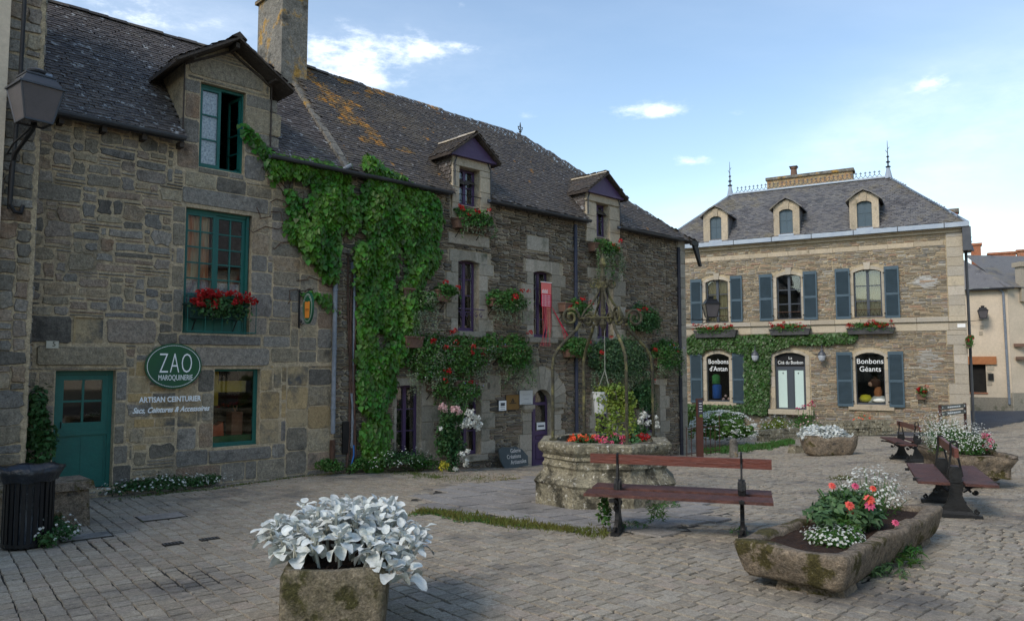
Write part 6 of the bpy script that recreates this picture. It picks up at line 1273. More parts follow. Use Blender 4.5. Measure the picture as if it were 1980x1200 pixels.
def gaura(name, label, loc, R_, H, nflow, nleaf, rz=0, fr=.016, cat='flowers', petm=WHF, group=None):
    root = thing(name, label, cat, loc, rz, group); q = MB(); k = 46
    for i in range(k):
        a = rng.uniform(0, 2*PI); r_ = R_*math.sqrt(rng.random()); hh = H*rng.uniform(.6, 1.0)*(1-.35*(r_/R_)**2); pts = [(r_*.4*math.cos(a), r_*.4*math.sin(a), 0), (r_*.75*math.cos(a), r_*.75*math.sin(a), hh*.55), (r_*math.cos(a), r_*math.sin(a), hh)]; q.tube(pts, .003, 3)
    q.obj('stem', L_MID, root); q = MB(); P, D = blob(nleaf, (0, 0, H*.32), (R_*.85, R_*.85, H*.42), .2, -.5); leaves(q, P, D+np.array([0,0,1.2]), .055, NARR, 0, .5); q.obj('foliage', L_MID, root, kind='stuff')
    q = MB(); P, D = blob(nflow, (0, 0, H*.45), (R_, R_, H*.6), .62, -.35); P += rng.normal(0, R_*.05, P.shape); daisy(q, P, fr, 0, 5, None, D+np.array([0,0,.6])); q.obj('flowers', petm, root, kind='stuff'); return root
gaura('gaura_plant', 'airy white gaura at the far end of the dahlia trough', TRp(.80, .05), .33, .50, 620, 520, fr=.011)
gaura('alyssum_plant', 'low cushion of tiny white flowers at the near end of the dahlia trough', TRp(-.62, -.10), .26, .16, 300, 1100, fr=.010)
# foreground trough with silver ragwort
HL = .58
fl_, fr2 = rimpt(543, 1100, HL), rimpt(744, 1100, HL); ctL = Vector(((fl_.x+fr2.x)/2, (fl_.y+fr2.y)/2)); Wl = (Vector((fr2.x, fr2.y))-Vector((fl_.x, fl_.y))).length; rzl = R(7)
back = Vector((-math.sin(rzl), math.cos(rzl))); Ll = 1.25; cL = ctL+back*Ll/2; print('left trough', Wl, ctL)
TL = trough('granite_trough', 'upright mossy granite trough of silver leaves in the left foreground', Wl, Ll, HL, .085, TROUL, (cL.x, cL.y, gzs(cL.x, cL.y)), rzl, 5, rough_=.022, soilz=.05, rnd_=.05, taper=.97)
def leafmesh(w_, curl, fold, name='leaf', wav=.07, seed=0):
    r = np.random.default_rng(seed); V = []; n = 7; cols = 4
    for i in range(n+1):
        t = i/n; half = w_*math.sin(PI*min(1, (t*.93+.03)**.85))**.55
        for j in range(cols+1):
            u = j/cols*2-1; z = abs(u)*half*fold-curl*t*t+wav*math.sin(t*9+u*2+seed)*abs(u)*w_; V.append((u*half, t, z))
    F = [(i*(cols+1)+j, i*(cols+1)+j+1, (i+1)*(cols+1)+j+1, (i+1)*(cols+1)+j) for i in range(n) for j in range(cols)]
    return MB().add(V, F).mesh(name, SILV, smooth=True)
SL = [leafmesh(.44, .30, .40, seed=1, wav=.13), leafmesh(.50, .55, .3, seed=2, wav=.16), leafmesh(.42, .1, .55, seed=3, wav=.12), leafmesh(.55, .8, .2, seed=4, wav=.15)]
def place_leaf(parent, me, p, outdir, tilt, size, roll=0):
    d = Vector(outdir); d = Vector((d.x, d.y, 0)).normalized() if (abs(d.x)+abs(d.y)) > 1e-4 else Vector((1, 0, 0)); yv = (d*math.cos(tilt)+Vector((0, 0, math.sin(tilt)))); xv = yv.cross(Vector((0, 0, 1))).normalized(); zv = xv.cross(yv)
    M = Matrix((xv, yv, zv)).transposed()@Matrix.Rotation(roll, 3, 'Y'); o = bpy.data.objects.new('leaf', me); C.objects.link(o); o.parent = parent; o.location = p; o.rotation_euler = M.to_euler(); o.scale = (size,)*3; return o
def ragwort(label, loc, rz, heads, leaf_n, size, hfun, parts=True):
    root = thing('silver_ragwort', label, 'plant', loc, rz); st = MB(); bulk = MB(); cnt = 0
    for (x, y) in heads:
        h = hfun(x, y); lean = (x*.35, y*.25); st.tube([(x-lean[0]*.6, y-lean[1]*.6, -.02), (x-lean[0]*.2, y-lean[1]*.2, h*.5), (x, y, h)], .011, 5); a0 = rng.uniform(0, 6)
        for k in range(leaf_n):
            ring_ = k/leaf_n; a = a0+k*2.4; tilt = 1.25-1.75*ring_+rng.normal(0, .15); s_ = size*(.6+.55*ring_)*rng.uniform(.8, 1.2); p = (x+.025*math.cos(a), y+.025*math.sin(a), h-.10*ring_); cnt += 1
            if ring_ > .35: st.tube([(x, y, h-.12), (x+.03*math.cos(a), y+.03*math.sin(a), h-.10*ring_)], .005, 3)
            o = place_leaf(root, SL[cnt % 4], p, (math.cos(a), math.sin(a), 0), tilt, s_, rng.normal(0, .25))
            if cnt > 296:
                M = Matrix.LocRotScale(o.location, o.rotation_euler, o.scale); me = o.data; bulk.add([tuple(M@v.co) for v in me.vertices], [tuple(p_.vertices) for p_ in me.polygons]); bpy.data.objects.remove(o)
    st.obj('stem', SILVB, root); bulk.obj('leaf', SILV, root, kind='stuff', smooth=True) if bulk.V else 0; print('leaves', cnt); return root
def spread_heads(n, rx, ry, mind, bias=None):
    out = []; t = 0
    while len(out) < n and t < 9000:
        t += 1; x, y = rng.uniform(-rx, rx), rng.uniform(-ry, ry)
        if (x/rx)**2+(y/ry)**2 > 1 or any(math.hypot(x-a, y-b) < mind for a, b in out): continue
        out.append((x, y))
    return out
hd = [(x-.03, y+.16) for x, y in spread_heads(44, .53, .60, .112)]+[(.28, -.50), (.40, -.40), (.44, -.22), (.02, -.34), (.22, -.46), (.36, -.56), (.50, -.30), (.54, -.12), (.46, -.46), (.55, .05)]
ragwort('dense silver ragwort with big white felted leaves spilling over the foreground trough', (cL.x+.0, cL.y, gzs(cL.x, cL.y)+HL-.05), rzl, hd, 9, .098, lambda x, y: max(.04, .33-.22*((x*x)/.4+((y-.15)**2)/.6)+rng.normal(0, .025)))
# far trough with silver ragwort
def trough_at(px, py, Lx, Wy, H, rz, label, seed, **k):
    g = G(px, py); c = Vector((g.x, g.y))+Vector((g.x, g.y)).normalized()*Wy/2; return trough('granite_trough', label, Lx, Wy, H, .1, TROU, (c.x, c.y, gzs(c.x, c.y)+.02), rz, seed, **k)
TF = trough_at(1602, 882, 1.42, .9, .50, R(4), 'rounded mossy granite trough of silver leaves in front of the mansion door', 8, rough_=.07, rnd_=.28, taper=.82)
root = thing('silver_ragwort', 'mound of silver ragwort in the far trough before the mansion door', 'plant', loc2(TF, -.12, 0, .45), 0)
q = MB(); P, D = clumps(2200, (0, 0, .06), (.78, .5, .30), 60, .24, low=-.15); leaves(q, P, D+np.array([0,0,.3]), .085, ROUND, 0, .55); q.obj('foliage', SILV, root, kind='stuff')
q = MB(); g = G(1548, 876); q.box((0, 0, .11), (.5, .4, .24), taper=.85); tag(q.obj('boulder', WELL, None, (g.x, g.y+.1, g.z), .2), 'small grey stone block left of the far silver-leaf trough', 'stone')
# trough with white gaura at the right edge
TG = trough_at(1868, 948, .95, 1.9, .52, R(-12), 'rounded granite trough of white gaura at the right edge', 11, rough_=.06, rnd_=.22, taper=.75)
gp = loc2(TG, -.12, -.1, .42); gaura('gaura_plant', 'big cloud of white gaura in the right edge trough', gp, .50, .60, 1500, 3000, fr=.010)
gaura('gaura_plant', 'smaller white gaura behind the big one in the right edge trough', loc2(TG, -.1, .6, .42), .42, .70, 800, 1200, fr=.010)
q = MB(); root = thing('dahlia_plant', 'pink red dahlias at the right of the gaura trough', 'flowers', loc2(TG, .3, .1, .45), 0)
for (x, z) in ((0, .3), (.04, .22), (-.02, .14)): q = MB(); petals(q, (x, -.1, z), .08, 26, 0, .05); q.obj('bloom', PINKF, root)
q = MB(); P, D = blob(120, (0, 0, .12), (.2, .2, .2)); leaves(q, P, D, .08, LEAF); q.obj('foliage', L_MID, root, kind='stuff')

# ------------------------------------------------------------------ double-sided benches
def bench_leg():
    q = MB(); q.box((0, 0, .02), (.09, .52, .04)); q.box((0, 0, .06), (.07, .40, .04), taper=.8)
    q.prism([(-.17, .08), (.17, .08), (.10, .16), (.065, .26), (.075, .34), (.12, .42), (-.12, .42), (-.075, .34), (-.065, .26), (-.10, .16)], -.022, .022, ax='x')
    for s_ in (-1, 1):
        q.tube([(0, s_*.07, .30), (0, s_*.16, .36), (0, s_*.27, .40), (0, s_*.41, .425)], [.022, .02, .018, .016], 6)
        q.tube([(0, s_*(.20+.045*math.cos(t)*(1-t/11)), .30+.045*math.sin(t)*(1-t/11)) for t in np.linspace(PI, 3.6*PI, 16)], .013, 5); q.tube([(0, s_*.10, .36), (0, s_*.155, .30)], .014, 5)
        q.tube([(0, s_*(.21+.035*math.cos(t)*(1-t/11)), .075+.035*math.sin(t)*(1-t/11)) for t in np.linspace(PI*.5, 3*PI, 12)], .012, 5)
        q.bar((0, s_*.075, .47), (0, s_*.022, .80), .02, .022); q.box((0, s_*.41, .415), (.05, .05, .03))
    q.prism([(-.055, .40), (.055, .40), (.07, .48), (.06, .55), (.035, .585), (-.035, .585), (-.06, .55), (-.07, .48)], -.035, .035, ax='x'); q.prism([(-.035, .43), (.035, .43), (.04, .52), (0, .56), (-.04, .52)], -.042, .042, ax='x')
    q.tube([(0, -.034, .76), (0, -.034, .85), (0, -.018, .872), (0, .018, .872), (0, .034, .85), (0, .034, .76)], .012, 6)
    return q.mesh('cast_leg', IRON)
LEGM = bench_leg()
def bench(label, p0, p1, L=1.92, legsp=1.34, z=0):
    c = (Vector(p0)+Vector(p1))/2; rz = math.atan2(p1[1]-p0[1], p1[0]-p0[0]); root = thing('park_bench', label, 'bench', (c.x, c.y, gzs(c.x, c.y)), rz, 'double sided park benches round the square')
    for s_ in (-1, 1):
        o = bpy.data.objects.new('cast_leg', LEGM); C.objects.link(o); o.parent = root; wp = root.location+Matrix.Rotation(rz, 3, 'Z')@Vector((s_*legsp/2, 0, 0)); o.location = (s_*legsp/2, 0, gzs(wp.x, wp.y)-root.location.z+.012)
    dz = .0
    for s_ in (-1, 1):
        q = MB(); y0, y1 = sorted((s_*.075, s_*.40)); q.b2(-L/2, L/2, y0, y1, .432, .462); q.obj('seat', WOODS, root)
    q = MB(); q.b2(-L/2, L/2, -.021, .021, .745, .85); q.obj('backrest', WOOD, root)
    return root
f0, f1 = G(1195, 1030), G(1437, 1036)
bench('front bench, its red brown back rail facing the viewer before the well', f0, f1, L=1.95*(Vector((f1.x-f0.x, f1.y-f0.y)).length/1.34))
b0 = G(1850, 1002); d_ = Vector((5.62-4.9, 1.62)).normalized()*1.34; bench('right bench seen end on with mossy cast iron foot', (b0.x, b0.y, 0), (b0.x+d_.x, b0.y+d_.y, 0), L=1.8)
b0 = G(1726, 884); b1 = G(1798, 900); bench('farthest bench standing before the mansion wall', (b0.x, b0.y, 0), (b1.x, b1.y, 0), L=1.85)

# ------------------------------------------------------------------ the well
yw = 11.2; wx = (1167-990)/1454*yw; gw = gzs(wx, yw)-.02; WH = .93; PH = R(22.5-8)
well = thing('stone_well', 'octagonal lichened stone well with moulded rim in the middle of the square', 'well', (wx, yw, gw), 0)
prof = [(1.03, 0), (1.03, .33), (1.06, .37), (1.02, .42), (.93, .50), (.915, .56), (.94, .60), (.90, .64), (.90, .68), (.93, .70), (.91, .745), (.97, .80), (.99, .84), (.99, .90), (.965, WH), (.74, WH), (.72, WH-.05), (.72, .6)]
q = MB(); V = []; seg = 8*6; n = len(prof)
for r_, z in prof:
    for j in range(seg):
        t = 2*PI*j/seg+PH; e = (t-PH) % (PI/4)-PI/8; k = math.cos(PI/8)/math.cos(e) if r_ > .73 or z > .9 else 1
        k = k*1.03 if r_ > .7 else 1; v = Vector((r_*math.cos(t)*k, r_*math.sin(t)*k, z)); a = mnoise.noise(v*3.5)*.022+mnoise.noise(v*9)*.014; V.append((v.x*(1+a), v.y*(1+a), z+mnoise.noise(v*4+Vector((9,0,0)))*.012*(z > .05)))
q.add(V, [(i*seg+j, i*seg+(j+1) % seg, (i+1)*seg+(j+1) % seg, (i+1)*seg+j) for i in range(n-1) for j in range(seg)]); q.obj('wellhead', WELL, well)
q = MB(); q.lathe([(.0, .80), (.76, .80), (.76, .82), (0, .83)], k=20); q.obj('soil', SOIL, well)
can = MB(); hubz = 2.72; ztop = 3.55
def iron(pts, r): can.tube(pts, r, 7)
for th in (R(-164), R(-74), R(106), R(16)):
    c_, s_ = math.cos(th), math.sin(th); P3 = lambda r_, z: (r_*c_, r_*s_, z)
    pt = MB(); pts = [P3(.80, WH-.02), P3(.80, 1.45), P3(.80, 1.95), P3(.785, 2.12), P3(.70, 2.27), P3(.55, 2.42), P3(.43, 2.53), P3(.37, 2.64), P3(.40, 2.74)]
    sp = [P3(.53+.135*math.cos(t)*(1-t/16), 2.74+.135*math.sin(t)*(1-t/16)) for t in np.linspace(PI, -1.9*PI+PI*.3, 22)] if False else [P3(.52-.14*math.cos(t)*(1-t/13), 2.72+.14*math.sin(t)*(1-t/13)) for t in np.linspace(0, 3.2*PI, 26)]
    pt.tube(pts[:-1], .024, 7); pt.tube(sp, .022, 7); pt.tube([P3(.24-.10*math.cos(t)*(1-t/11), 2.68+.10*math.sin(t)*(1-t/11)) for t in np.linspace(0, 3*PI, 20)], .02, 6)
    pt.tube([P3(.36, 2.68), P3(.30, 2.80), P3(.16, 2.95), P3(.07, 3.1), P3(.045, 3.22)], .018, 6); pt.tube([P3(.14-.085*math.cos(t)*(1-t/12), 3.22+.085*math.sin(t)*(1-t/12)) for t in np.linspace(0, 3*PI, 18)], .014, 6); pt.box(P3(.80, WH+.01), (.1, .1, .03))
    pt.tube([P3(.0, 2.70), P3(.38, 2.70)], .014, 6)
    pt.obj('canopy_post', WIRON, well)
q = MB(); q.tube([(.37*math.cos(t), .37*math.sin(t), 2.70) for t in np.linspace(0, 2*PI, 25)], .014, 6, caps=False); q.lathe([(.03, 2.55), (.06, 2.62), (.04, 2.7), (.03, 3.1), (.06, 3.18), (.075, 3.24), (.04, 3.28), (.05, 3.34), (.03, 3.40), (.025, 3.46), (.055, 3.52), (.035, 3.60), (.0, 3.70)], k=8); q.obj('canopy_crown', WIRON, well)
# hanging bucket of creeping jenny
hz = 2.6; bk = thing('hanging_bucket', 'white bucket of yellow green creeping plants hung from the well canopy', 'hanging basket', (wx+.02, yw, gw+hz-1.28), 0)
q = MB(); q.tube([(0, 0, 1.28), (.0, 0, .62), (-.12, 0, .30)], .007, 5); q.tube([(0, 0, .62), (.12, 0, .1)], .007, 5); q.obj('rope', mat('pale_rope', [(.25,.26,.22)], bump=.3), bk)
q = MB(); q.lathe([(.10, 0), (.125, .30), (.132, .30), (.132, .32), (.115, .32), (.1, .1)], (-.06, 0, -.02), 14); q.obj('bucket', mat('white_enamel', [(.50,.52,.52), (.38,.40,.40)], rough=.5, rnd=0, bump=.05), bk)
q = MB(); P, D = clumps(1300, (.12, -.04, .22), (.30, .24, .22), 26, .34); leaves(q, P, D+np.array([0,-.2,.5]), .05, ROUND, 0, .4)
for i in range(34):
    kk = 26; t = np.linspace(0, 1, kk); L = rng.uniform(.15, .68); a = rng.uniform(-.12, .40); P = np.c_[a+.04*np.sin(t*6+i), -.12+.1*rng.random()*np.ones(kk)-.04*t, .15-t*L]+rng.normal(0, .012, (kk, 3)); leaves(q, P, np.tile([0,-1,.4], (kk, 1)), .042, ROUND, 0, .6)
q.obj('foliage', L_YEL, bk, kind='stuff')
def bedplant(label, x0, x1, y0, y1, z, nf, pm, leafm, name='begonia_bed', hh=.12, group='flowers planted in the well head'):
    root = thing(name, label, 'flowers', (wx+(x0+x1)/2, yw+(y0+y1)/2, gw+z), 0, group); w_ = (x1-x0)/2; d_ = (y1-y0)/2; q = MB(); P, D = clumps(int(500*w_*d_*16), (0, 0, hh*.4), (w_, d_, hh*.8), 16, .35, low=-.3); leaves(q, P, D+np.array([0,0,.6]), .055, ROUND, 0, .4); q.obj('foliage', leafm, root, kind='stuff')
    q = MB()
    for i in range(nf): petals(q, (rng.uniform(-w_, w_), rng.uniform(-d_, d_*.3), hh*rng.uniform(.45, 1.25)), rng.uniform(.028, .042), 12, 0, .03)
    q.obj('flowers', pm, root, kind='stuff')
bedplant('orange begonias at the left of the well bed', -.58, -.12, -.55, .2, .86, 22, ORF, L_DARK); bedplant('pink begonias in the middle of the well bed', -.15, .22, -.58, .1, .86, 24, PINKF, L_DARK); bedplant('dark red begonias right of the near canopy post', .24, .58, -.5, .2, .86, 16, REDF, L_DARK)
# ------------------------------------------------------------------ roses, hydrangea, bed plants
def rosebush(label, loc, R_, H, blooms, nl=900, name='rose_bush'):
    root = thing(name, label, 'rose bush', loc, FB.rz); q = MB()
    for i in range(9): a = rng.uniform(0, 6.3); r_ = rng.uniform(.1, .8)*R_; q.tube([(0, 0, 0), (r_*.4*math.cos(a), r_*.3*math.sin(a), H*.5), (r_*math.cos(a), r_*.5*math.sin(a), H*rng.uniform(.7, 1))], .01, 5)
    q.obj('stem', L_DARK, root); q = MB(); P, D = clumps(nl, (0, 0, H*.48), (R_, R_*.6, H*.5), 34, .30); leaves(q, P, D+np.array([0,0,.5]), .075, LEAF, 0, .5); q.obj('foliage', L_DARK, root, kind='stuff')
    for (x, z, r_, m_) in blooms:
        f = MB(); petals(f, (x, -R_*.6, z), r_, 26, 0, r_*.7); petals(f, (x, -R_*.6-.01, z+.01), r_*.55, 12, 0, r_*.6); f.obj('bloom', m_, root)
    return root
xr_, zr_ = FB.pix(878, 905, .55); wp = FB.world(xr_, -.55, 0); g0 = gzs(wp.x, wp.y)
bl = []
for (px, py, r_, m_) in ((852,786,.07,PALEP),(858,792,.05,PALEP),(876,790,.08,PALEP),(884,796,.06,PALEP),(906,798,.08,WHF),(912,806,.07,WHF),(900,812,.07,WHF),(920,808,.06,WHF),(905,818,.07,WHF),(915,818,.07,WHF),(893,822,.06,WHF),(925,820,.06,WHF),(919,828,.06,WHF),(899,820,.06,WHF),(849,828,.04,WHF),(890,878,.06,WHF),(900,872,.05,WHF),(899,890,.05,WHF),(898,898,.05,WHF),(878,906,.05,WHF)):
    X_, Z_ = FB.pix(px, py, .8); bl.append((X_-xr_, Z_-g0, r_, m_))
rosebush('tall rose bush with white and pale pink blooms against the schist house', (wp.x, wp.y, g0), .50, 1.75, [(a, b, c*1.25, d) for a, b, c, d in bl], 2400)
rb_ = [(x, z, .075, WHF) for x, z in ((-.2, 1.15), (-.1, 1.28), (.02, 1.2), (.12, 1.05), (.42, 1.15), (.48, 1.0), (.5, .9), (-.28, 1.05), (.05, 1.0))]
g = FB.world(FB.pix(1232, 850, .6)[0], -.6, 0); rosebush('white rose bush behind the right side of the well', (g.x, g.y, gzs(g.x, g.y)), .5, 1.15, rb_, 900)
g = G(1415, 868); root = thing('hydrangea_bush', 'broad bush covered in flat white flower heads left of the mansion door', 'bush', (g.x, g.y+1.0, g.z), 0)
q = MB(); P, D = clumps(2600, (0, 0, .52), (1.12, .85, .60), 44, .30, low=-.4); leaves(q, P, D+np.array([0,0,.4]), .13, ROUND, 0, .4); q.obj('foliage', mat('bush_leaf', [(.075,.17,.03), (.12,.22,.05)], rnd=.4, bump=0, trans=.3), root, kind='stuff')
q = MB(); P, D = blob(190, (0, 0, .52), (1.12, .85, .68), .93, -.35)
for c, d in zip(P, D): 
    k = 9; a = np.linspace(0, 2*PI, k, endpoint=False); PP = np.c_[c[0]+.055*np.cos(a), c[1]+.055*np.sin(a), c[2]+rng.normal(0, .008, k)]; leaves(q, PP, np.tile([0,-.4,1.], (k, 1)), .05, ROUND, 0, .25)
q.obj('flowers', WHF, root, kind='stuff')
def tuft(name, label, cat, loc, R_, H, n, leafm, size=.06, fl=0, flm=WHF, fr=.014, tpl=LEAF, group=None, rz=0, ry=None, flz=1):
    root = thing(name, label, cat, loc, rz, group); q = MB(); P, D = clumps(n, (0, 0, H*.42), (R_, ry or R_, H*.6), max(5, int(R_*30)), .36, low=-.25); P[:, 2] = np.maximum(P[:, 2], .003); leaves(q, P, D+np.array([0,0,.7]), size, tpl, 0, .5); q.obj('foliage', leafm, root, kind='stuff')
    if fl:
        q = MB(); P, D = blob(fl, (0, 0, H*.42), (R_, ry or R_, H*.75), .8, -.1); daisy(q, P, fr, 0, 6, None, D+np.array([0,0,.5])); q.obj('flowers', flm, root, kind='stuff')
    return root
def gat(px, py, dy=0): g = G(px, py); return (g.x, g.y+dy, g.z)
def along(px, n=.2): x = FB.pix(px, 800, n)[0]; wv = FB.world(x, -n, 0); return (wv.x, wv.y, gzs(wv.x, wv.y))
tuft('daisy_cushion', 'low mat of small white daisies along the wall right of the green door', 'flowers', along(305, .3), .95, .28, 1700, L_DARK, .045, 170, fr=.018, rz=FA.rz, ry=.2)
tuft('daisy_cushion', 'smaller end of the daisy mat below the shop window', 'flowers', along(410, .22), .42, .22, 700, L_DARK, .045, 60, fr=.016, rz=FA.rz, ry=.16)
tuft('daisy_cushion', 'small white daisies growing at the stone block by the bin', 'flowers', gat(95, 1052), .34, .32, 700, L_DARK, .045, 70, fr=.016)
tuft('climbing_shrub', 'dark leafy shrub climbing beside the green door', 'bush', along(62, .3), .34, 1.75, 1500, L_DARK, .085, ry=.25, rz=FA.rz)
tuft('weed_clump', 'green weeds at the foot of the silver downpipe', 'plant', along(635, .3), .4, .35, 500, L_MID, .06, rz=FA.rz, ry=.2)
tuft('weed_clump', 'green weeds at the foot of the creeper stem', 'plant', along(700, .3), .35, .4, 500, L_MID, .06, rz=FA.rz, ry=.2)
tuft('daisy_cushion', 'dark bushy plants with tiny white flowers under the purple ground window', 'flowers', along(778, .3), .85, .48, 1500, L_DARK, .05, 150, fr=.014, rz=FA.rz, ry=.28)
tuft('fern_clump', 'low green plants between the daisies and the rose bush', 'plant', along(825, .3), .5, .3, 500, L_MID, .05, 20, rz=FA.rz, ry=.2)
tuft('yellow_plant', 'small yellow flowered plant at the foot of the rose bush', 'plant', gat(862, 916), .14, .3, 160, mat('yellow_leaf', [(.42,.36,.03), (.30,.30,.03)], rnd=.3, bump=0), .05)
tuft('fern_clump', 'feathery green ferns growing beside the dahlia trough, nearer clump', 'plant', gat(1672, 1118), .22, .16, 420, L_BLU, .07, tpl=NARR)
tuft('fern_clump', 'brighter green ferns beside the dahlia trough, farther clump', 'plant', gat(1738, 1092), .24, .18, 420, L_MID, .07, tpl=NARR)
tuft('fern_clump', 'low trailing ferns between the two fern clumps at the trough', 'plant', gat(1705, 1108), .25, .10, 300, L_BLU, .06, tpl=NARR)
tuft('weed_clump', 'tall weeds under the front bench by its left leg', 'plant', gat(1168, 1030), .1, .42, 130, L_MID, .06); tuft('weed_clump', 'spreading weeds in the middle under the front bench', 'plant', gat(1268, 1022), .13, .32, 150, L_MID, .07, tpl=NARR); tuft('weed_clump', 'low weeds just right of the left bench leg', 'plant', gat(1225, 1028), .16, .14, 130, L_MID, .05, tpl=NARR)
tuft('grass_tuft', 'flat tuft of grass between the pavers before the far benches', 'grass', gat(1630, 928), .3, .07, 260, GRASS, .06, tpl=NARR, ry=.2); tuft('weed_clump', 'weeds at the right leg of the front bench', 'plant', gat(1430, 1038), .14, .1, 80, L_MID, .05, tpl=NARR)
tuft('weed_clump', 'weeds round the right foot of the well', 'plant', gat(1290, 985), .2, .14, 180, L_MID, .05, tpl=NARR)
tuft('shrub', 'yellow green shrub behind the brown information post', 'bush', gat(1345, 862, .9), .45, 1.15, 700, L_YEL, .09)
tuft('flower_bed', 'bed of white and green plants left of the far silver-leaf trough', 'flowers', gat(1525, 852, 1.2), .75, .75, 900, L_YEL, .07, 150, fr=.03); tuft('flower_bed', 'bed of bright green plants with small flowers behind the far silver-leaf trough', 'flowers', gat(1590, 850, 1.6), .7, .85, 700, L_MID, .07, 60, fr=.03, flm=PALEP)
q = thing('peony', 'magenta flowers standing above the far silver-leaf trough', 'flowers', gat(1596, 848, 1.7)); MAG = mat('magenta_petal', [(.45,.02,.10)], rnd=.2, bump=0)
for x, z in ((-.1, 1.05), (.12, 1.12), (.3, 1.1), (-.3, .98), (.22, 1.2)): f = MB(); petals(f, (x, 0, z), .08, 18, 0, .06); f.obj('bloom', MAG, q)
f = MB(); [f.tube([(x, 0, 0), (x, 0, z)], .01, 4) for x, z in ((-.1, 1.05), (.12, 1.12), (.3, 1.1), (-.3, .98), (.22, 1.2))]; f.obj('stem', L_MID, q)
tuft('tall_weed', 'tall thin yellow weeds against the mansion wall right of the door', 'plant', gat(1690, 842, .9), .35, .9, 160, L_YEL, .08, 12, flm=ORF, fr=.05, tpl=NARR)
# low dry walls before the mansion, with grass
def drywall(label, pts, H, D, grp='low dry stone walls before the mansion'):
    root = thing('dry_stone_wall', label, 'wall', (pts[0][0], pts[0][1], 0), 0, grp); n = 0
    for a, b in zip(pts, pts[1:]):
        a, b = Vector(a), Vector(b); L = (b-a).length; rz = math.atan2(b.y-a.y, b.x-a.x); t = 0
        for row in range(int(H/.14)):
            t = rng.uniform(-.1, .1)
            while t < L:
                l_ = rng.uniform(.2, .5); p = a+(b-a)*((t+l_/2)/L); q = MB(); q.box((0, 0, 0), (l_*.97, D*rng.uniform(.9, 1.1), .13), taper=.95, rz=rng.normal(0, .04)); g_ = gzs(p.x, p.y); q.obj('stone', WELL, root, (p.x-root.location.x, p.y-root.location.y, g_+.06+row*.135), rz); t += l_
    return root
ga, gb, gc, gd = G(1478, 856), G(1556, 852), G(1636, 846), G(1725, 840)
drywall('low dry stone wall left of the far silver-leaf trough', [(ga.x, ga.y+.6), (gb.x, gb.y+.9)], .55, .4); drywall('low dry stone wall running right behind the farthest bench', [(gb.x+1.0, gb.y+1.6), (gd.x, gd.y+.5)], .6, .45)
# grass: strip along the path edge and under the hydrangea
def grassblades(pts, n, w_, h_, name, label, cat='grass', m_=GRASS):
    segs = list(zip(pts, pts[1:])); Ls = np.array([(Vector(b)-Vector(a)).length for a, b in segs]); P = []
    for (a, b), L in zip(segs, Ls):
        k = int(n*L/Ls.sum()); t = rng.random(k); X = a[0]+(b[0]-a[0])*t; Y = a[1]+(b[1]-a[1])*t; cl = np.array([mnoise.noise(Vector((x*2.3, y*2.3, 1))) for x, y in zip(X, Y)]); off = rng.normal(0, 1, k)*w_*(.8+1.1*cl); P.append(np.c_[X+off*.3, Y+off])
    P = np.concatenate(P); Z = gz(P[:, 0], P[:, 1])+.006; q = MB(); leaves(q, np.c_[P, Z], np.tile([0,-1,.2], (len(P), 1)), h_, NARR, 0, .5, spin=0.0, var=.5); k2 = len(P)//2
    leaves(q, np.c_[P[:k2], Z[:k2]+.012], np.tile([0,0,1.], (k2, 1)), h_*.7, ROUND, 1, .3); o = q.obj(name, [m_, L_MID]); tag(o, label, cat, kind='stuff'); return o
e = [G(*p) for p in ((805, 990), (850, 992), (950, 1008), (1060, 1021), (1175, 1034))]
grassblades([(p.x, p.y-.05) for p in e], 3000, .11, .055, 'grass_strip', 'strip of grass and weeds along the front edge of the flagstone path')
e = [G(*p) for p in ((745, 908), (850, 925), (1000, 928))]; grassblades([(p.x, p.y) for p in e], 1700, .42, .035, 'grass_patch', 'thin mossy grass before the schist house')
e = [G(*p) for p in ((230, 965), (420, 945), (560, 925), (680, 915), (760, 905))]; grassblades([(p.x, p.y) for p in e], 1300, .16, .035, 'grass_fringe', 'thin grass along the foot of the granite house')
e = [G(*p) for p in ((1360, 878), (1440, 872), (1500, 866), (1545, 858))]; grassblades([(p.x, p.y+.5) for p in e], 4500, .4, .12, 'lawn_edge', 'grass under the white flowering bush', m_=L_MID)

# ------------------------------------------------------------------ street things
def lantern(q, s, top=True, k=4):      # tapered square lantern hanging on its foot point
    V = []
    a, b = .16*s, .245*s; z0, z1 = 0, .43*s
    q.add([(-a,-a,z0),(a,-a,z0),(a,a,z0),(-a,a,z0),(-b,-b,z1),(b,-b,z1),(b,b,z1),(-b,b,z1)], [(0,3,2,1),(4,5,6,7),(0,1,5,4),(1,2,6,5),(2,3,7,6),(3,0,4,7)], 1)
    for sx in (-1, 1):
        for sy in (-1, 1): q.bar((sx*a, sy*a, z0), (sx*b, sy*b, z1), .018*s, .018*s)
    for (x0, y0, x1, y1) in ((-1,-1,1,-1),(1,-1,1,1),(1,1,-1,1),(-1,1,-1,-1)): q.bar((x0*a, y0*a, z0), (x1*a, y1*a, z0), .022*s, .022*s)
    q.box((0, 0, z1+.012*s), (b*2.18, b*2.18, .025*s)); q.box((0, 0, z1+.09*s), (b*1.95, b*1.95, .13*s), taper=.68); q.box((0, 0, z1+.165*s), (b*1.42, b*1.42, .02*s)); q.lathe([(.09*s, z1+.17*s), (.075*s, z1+.22*s), (.10*s, z1+.23*s), (.11*s, z1+.25*s), (.08*s, z1+.275*s), (.02*s, z1+.285*s)], k=12)
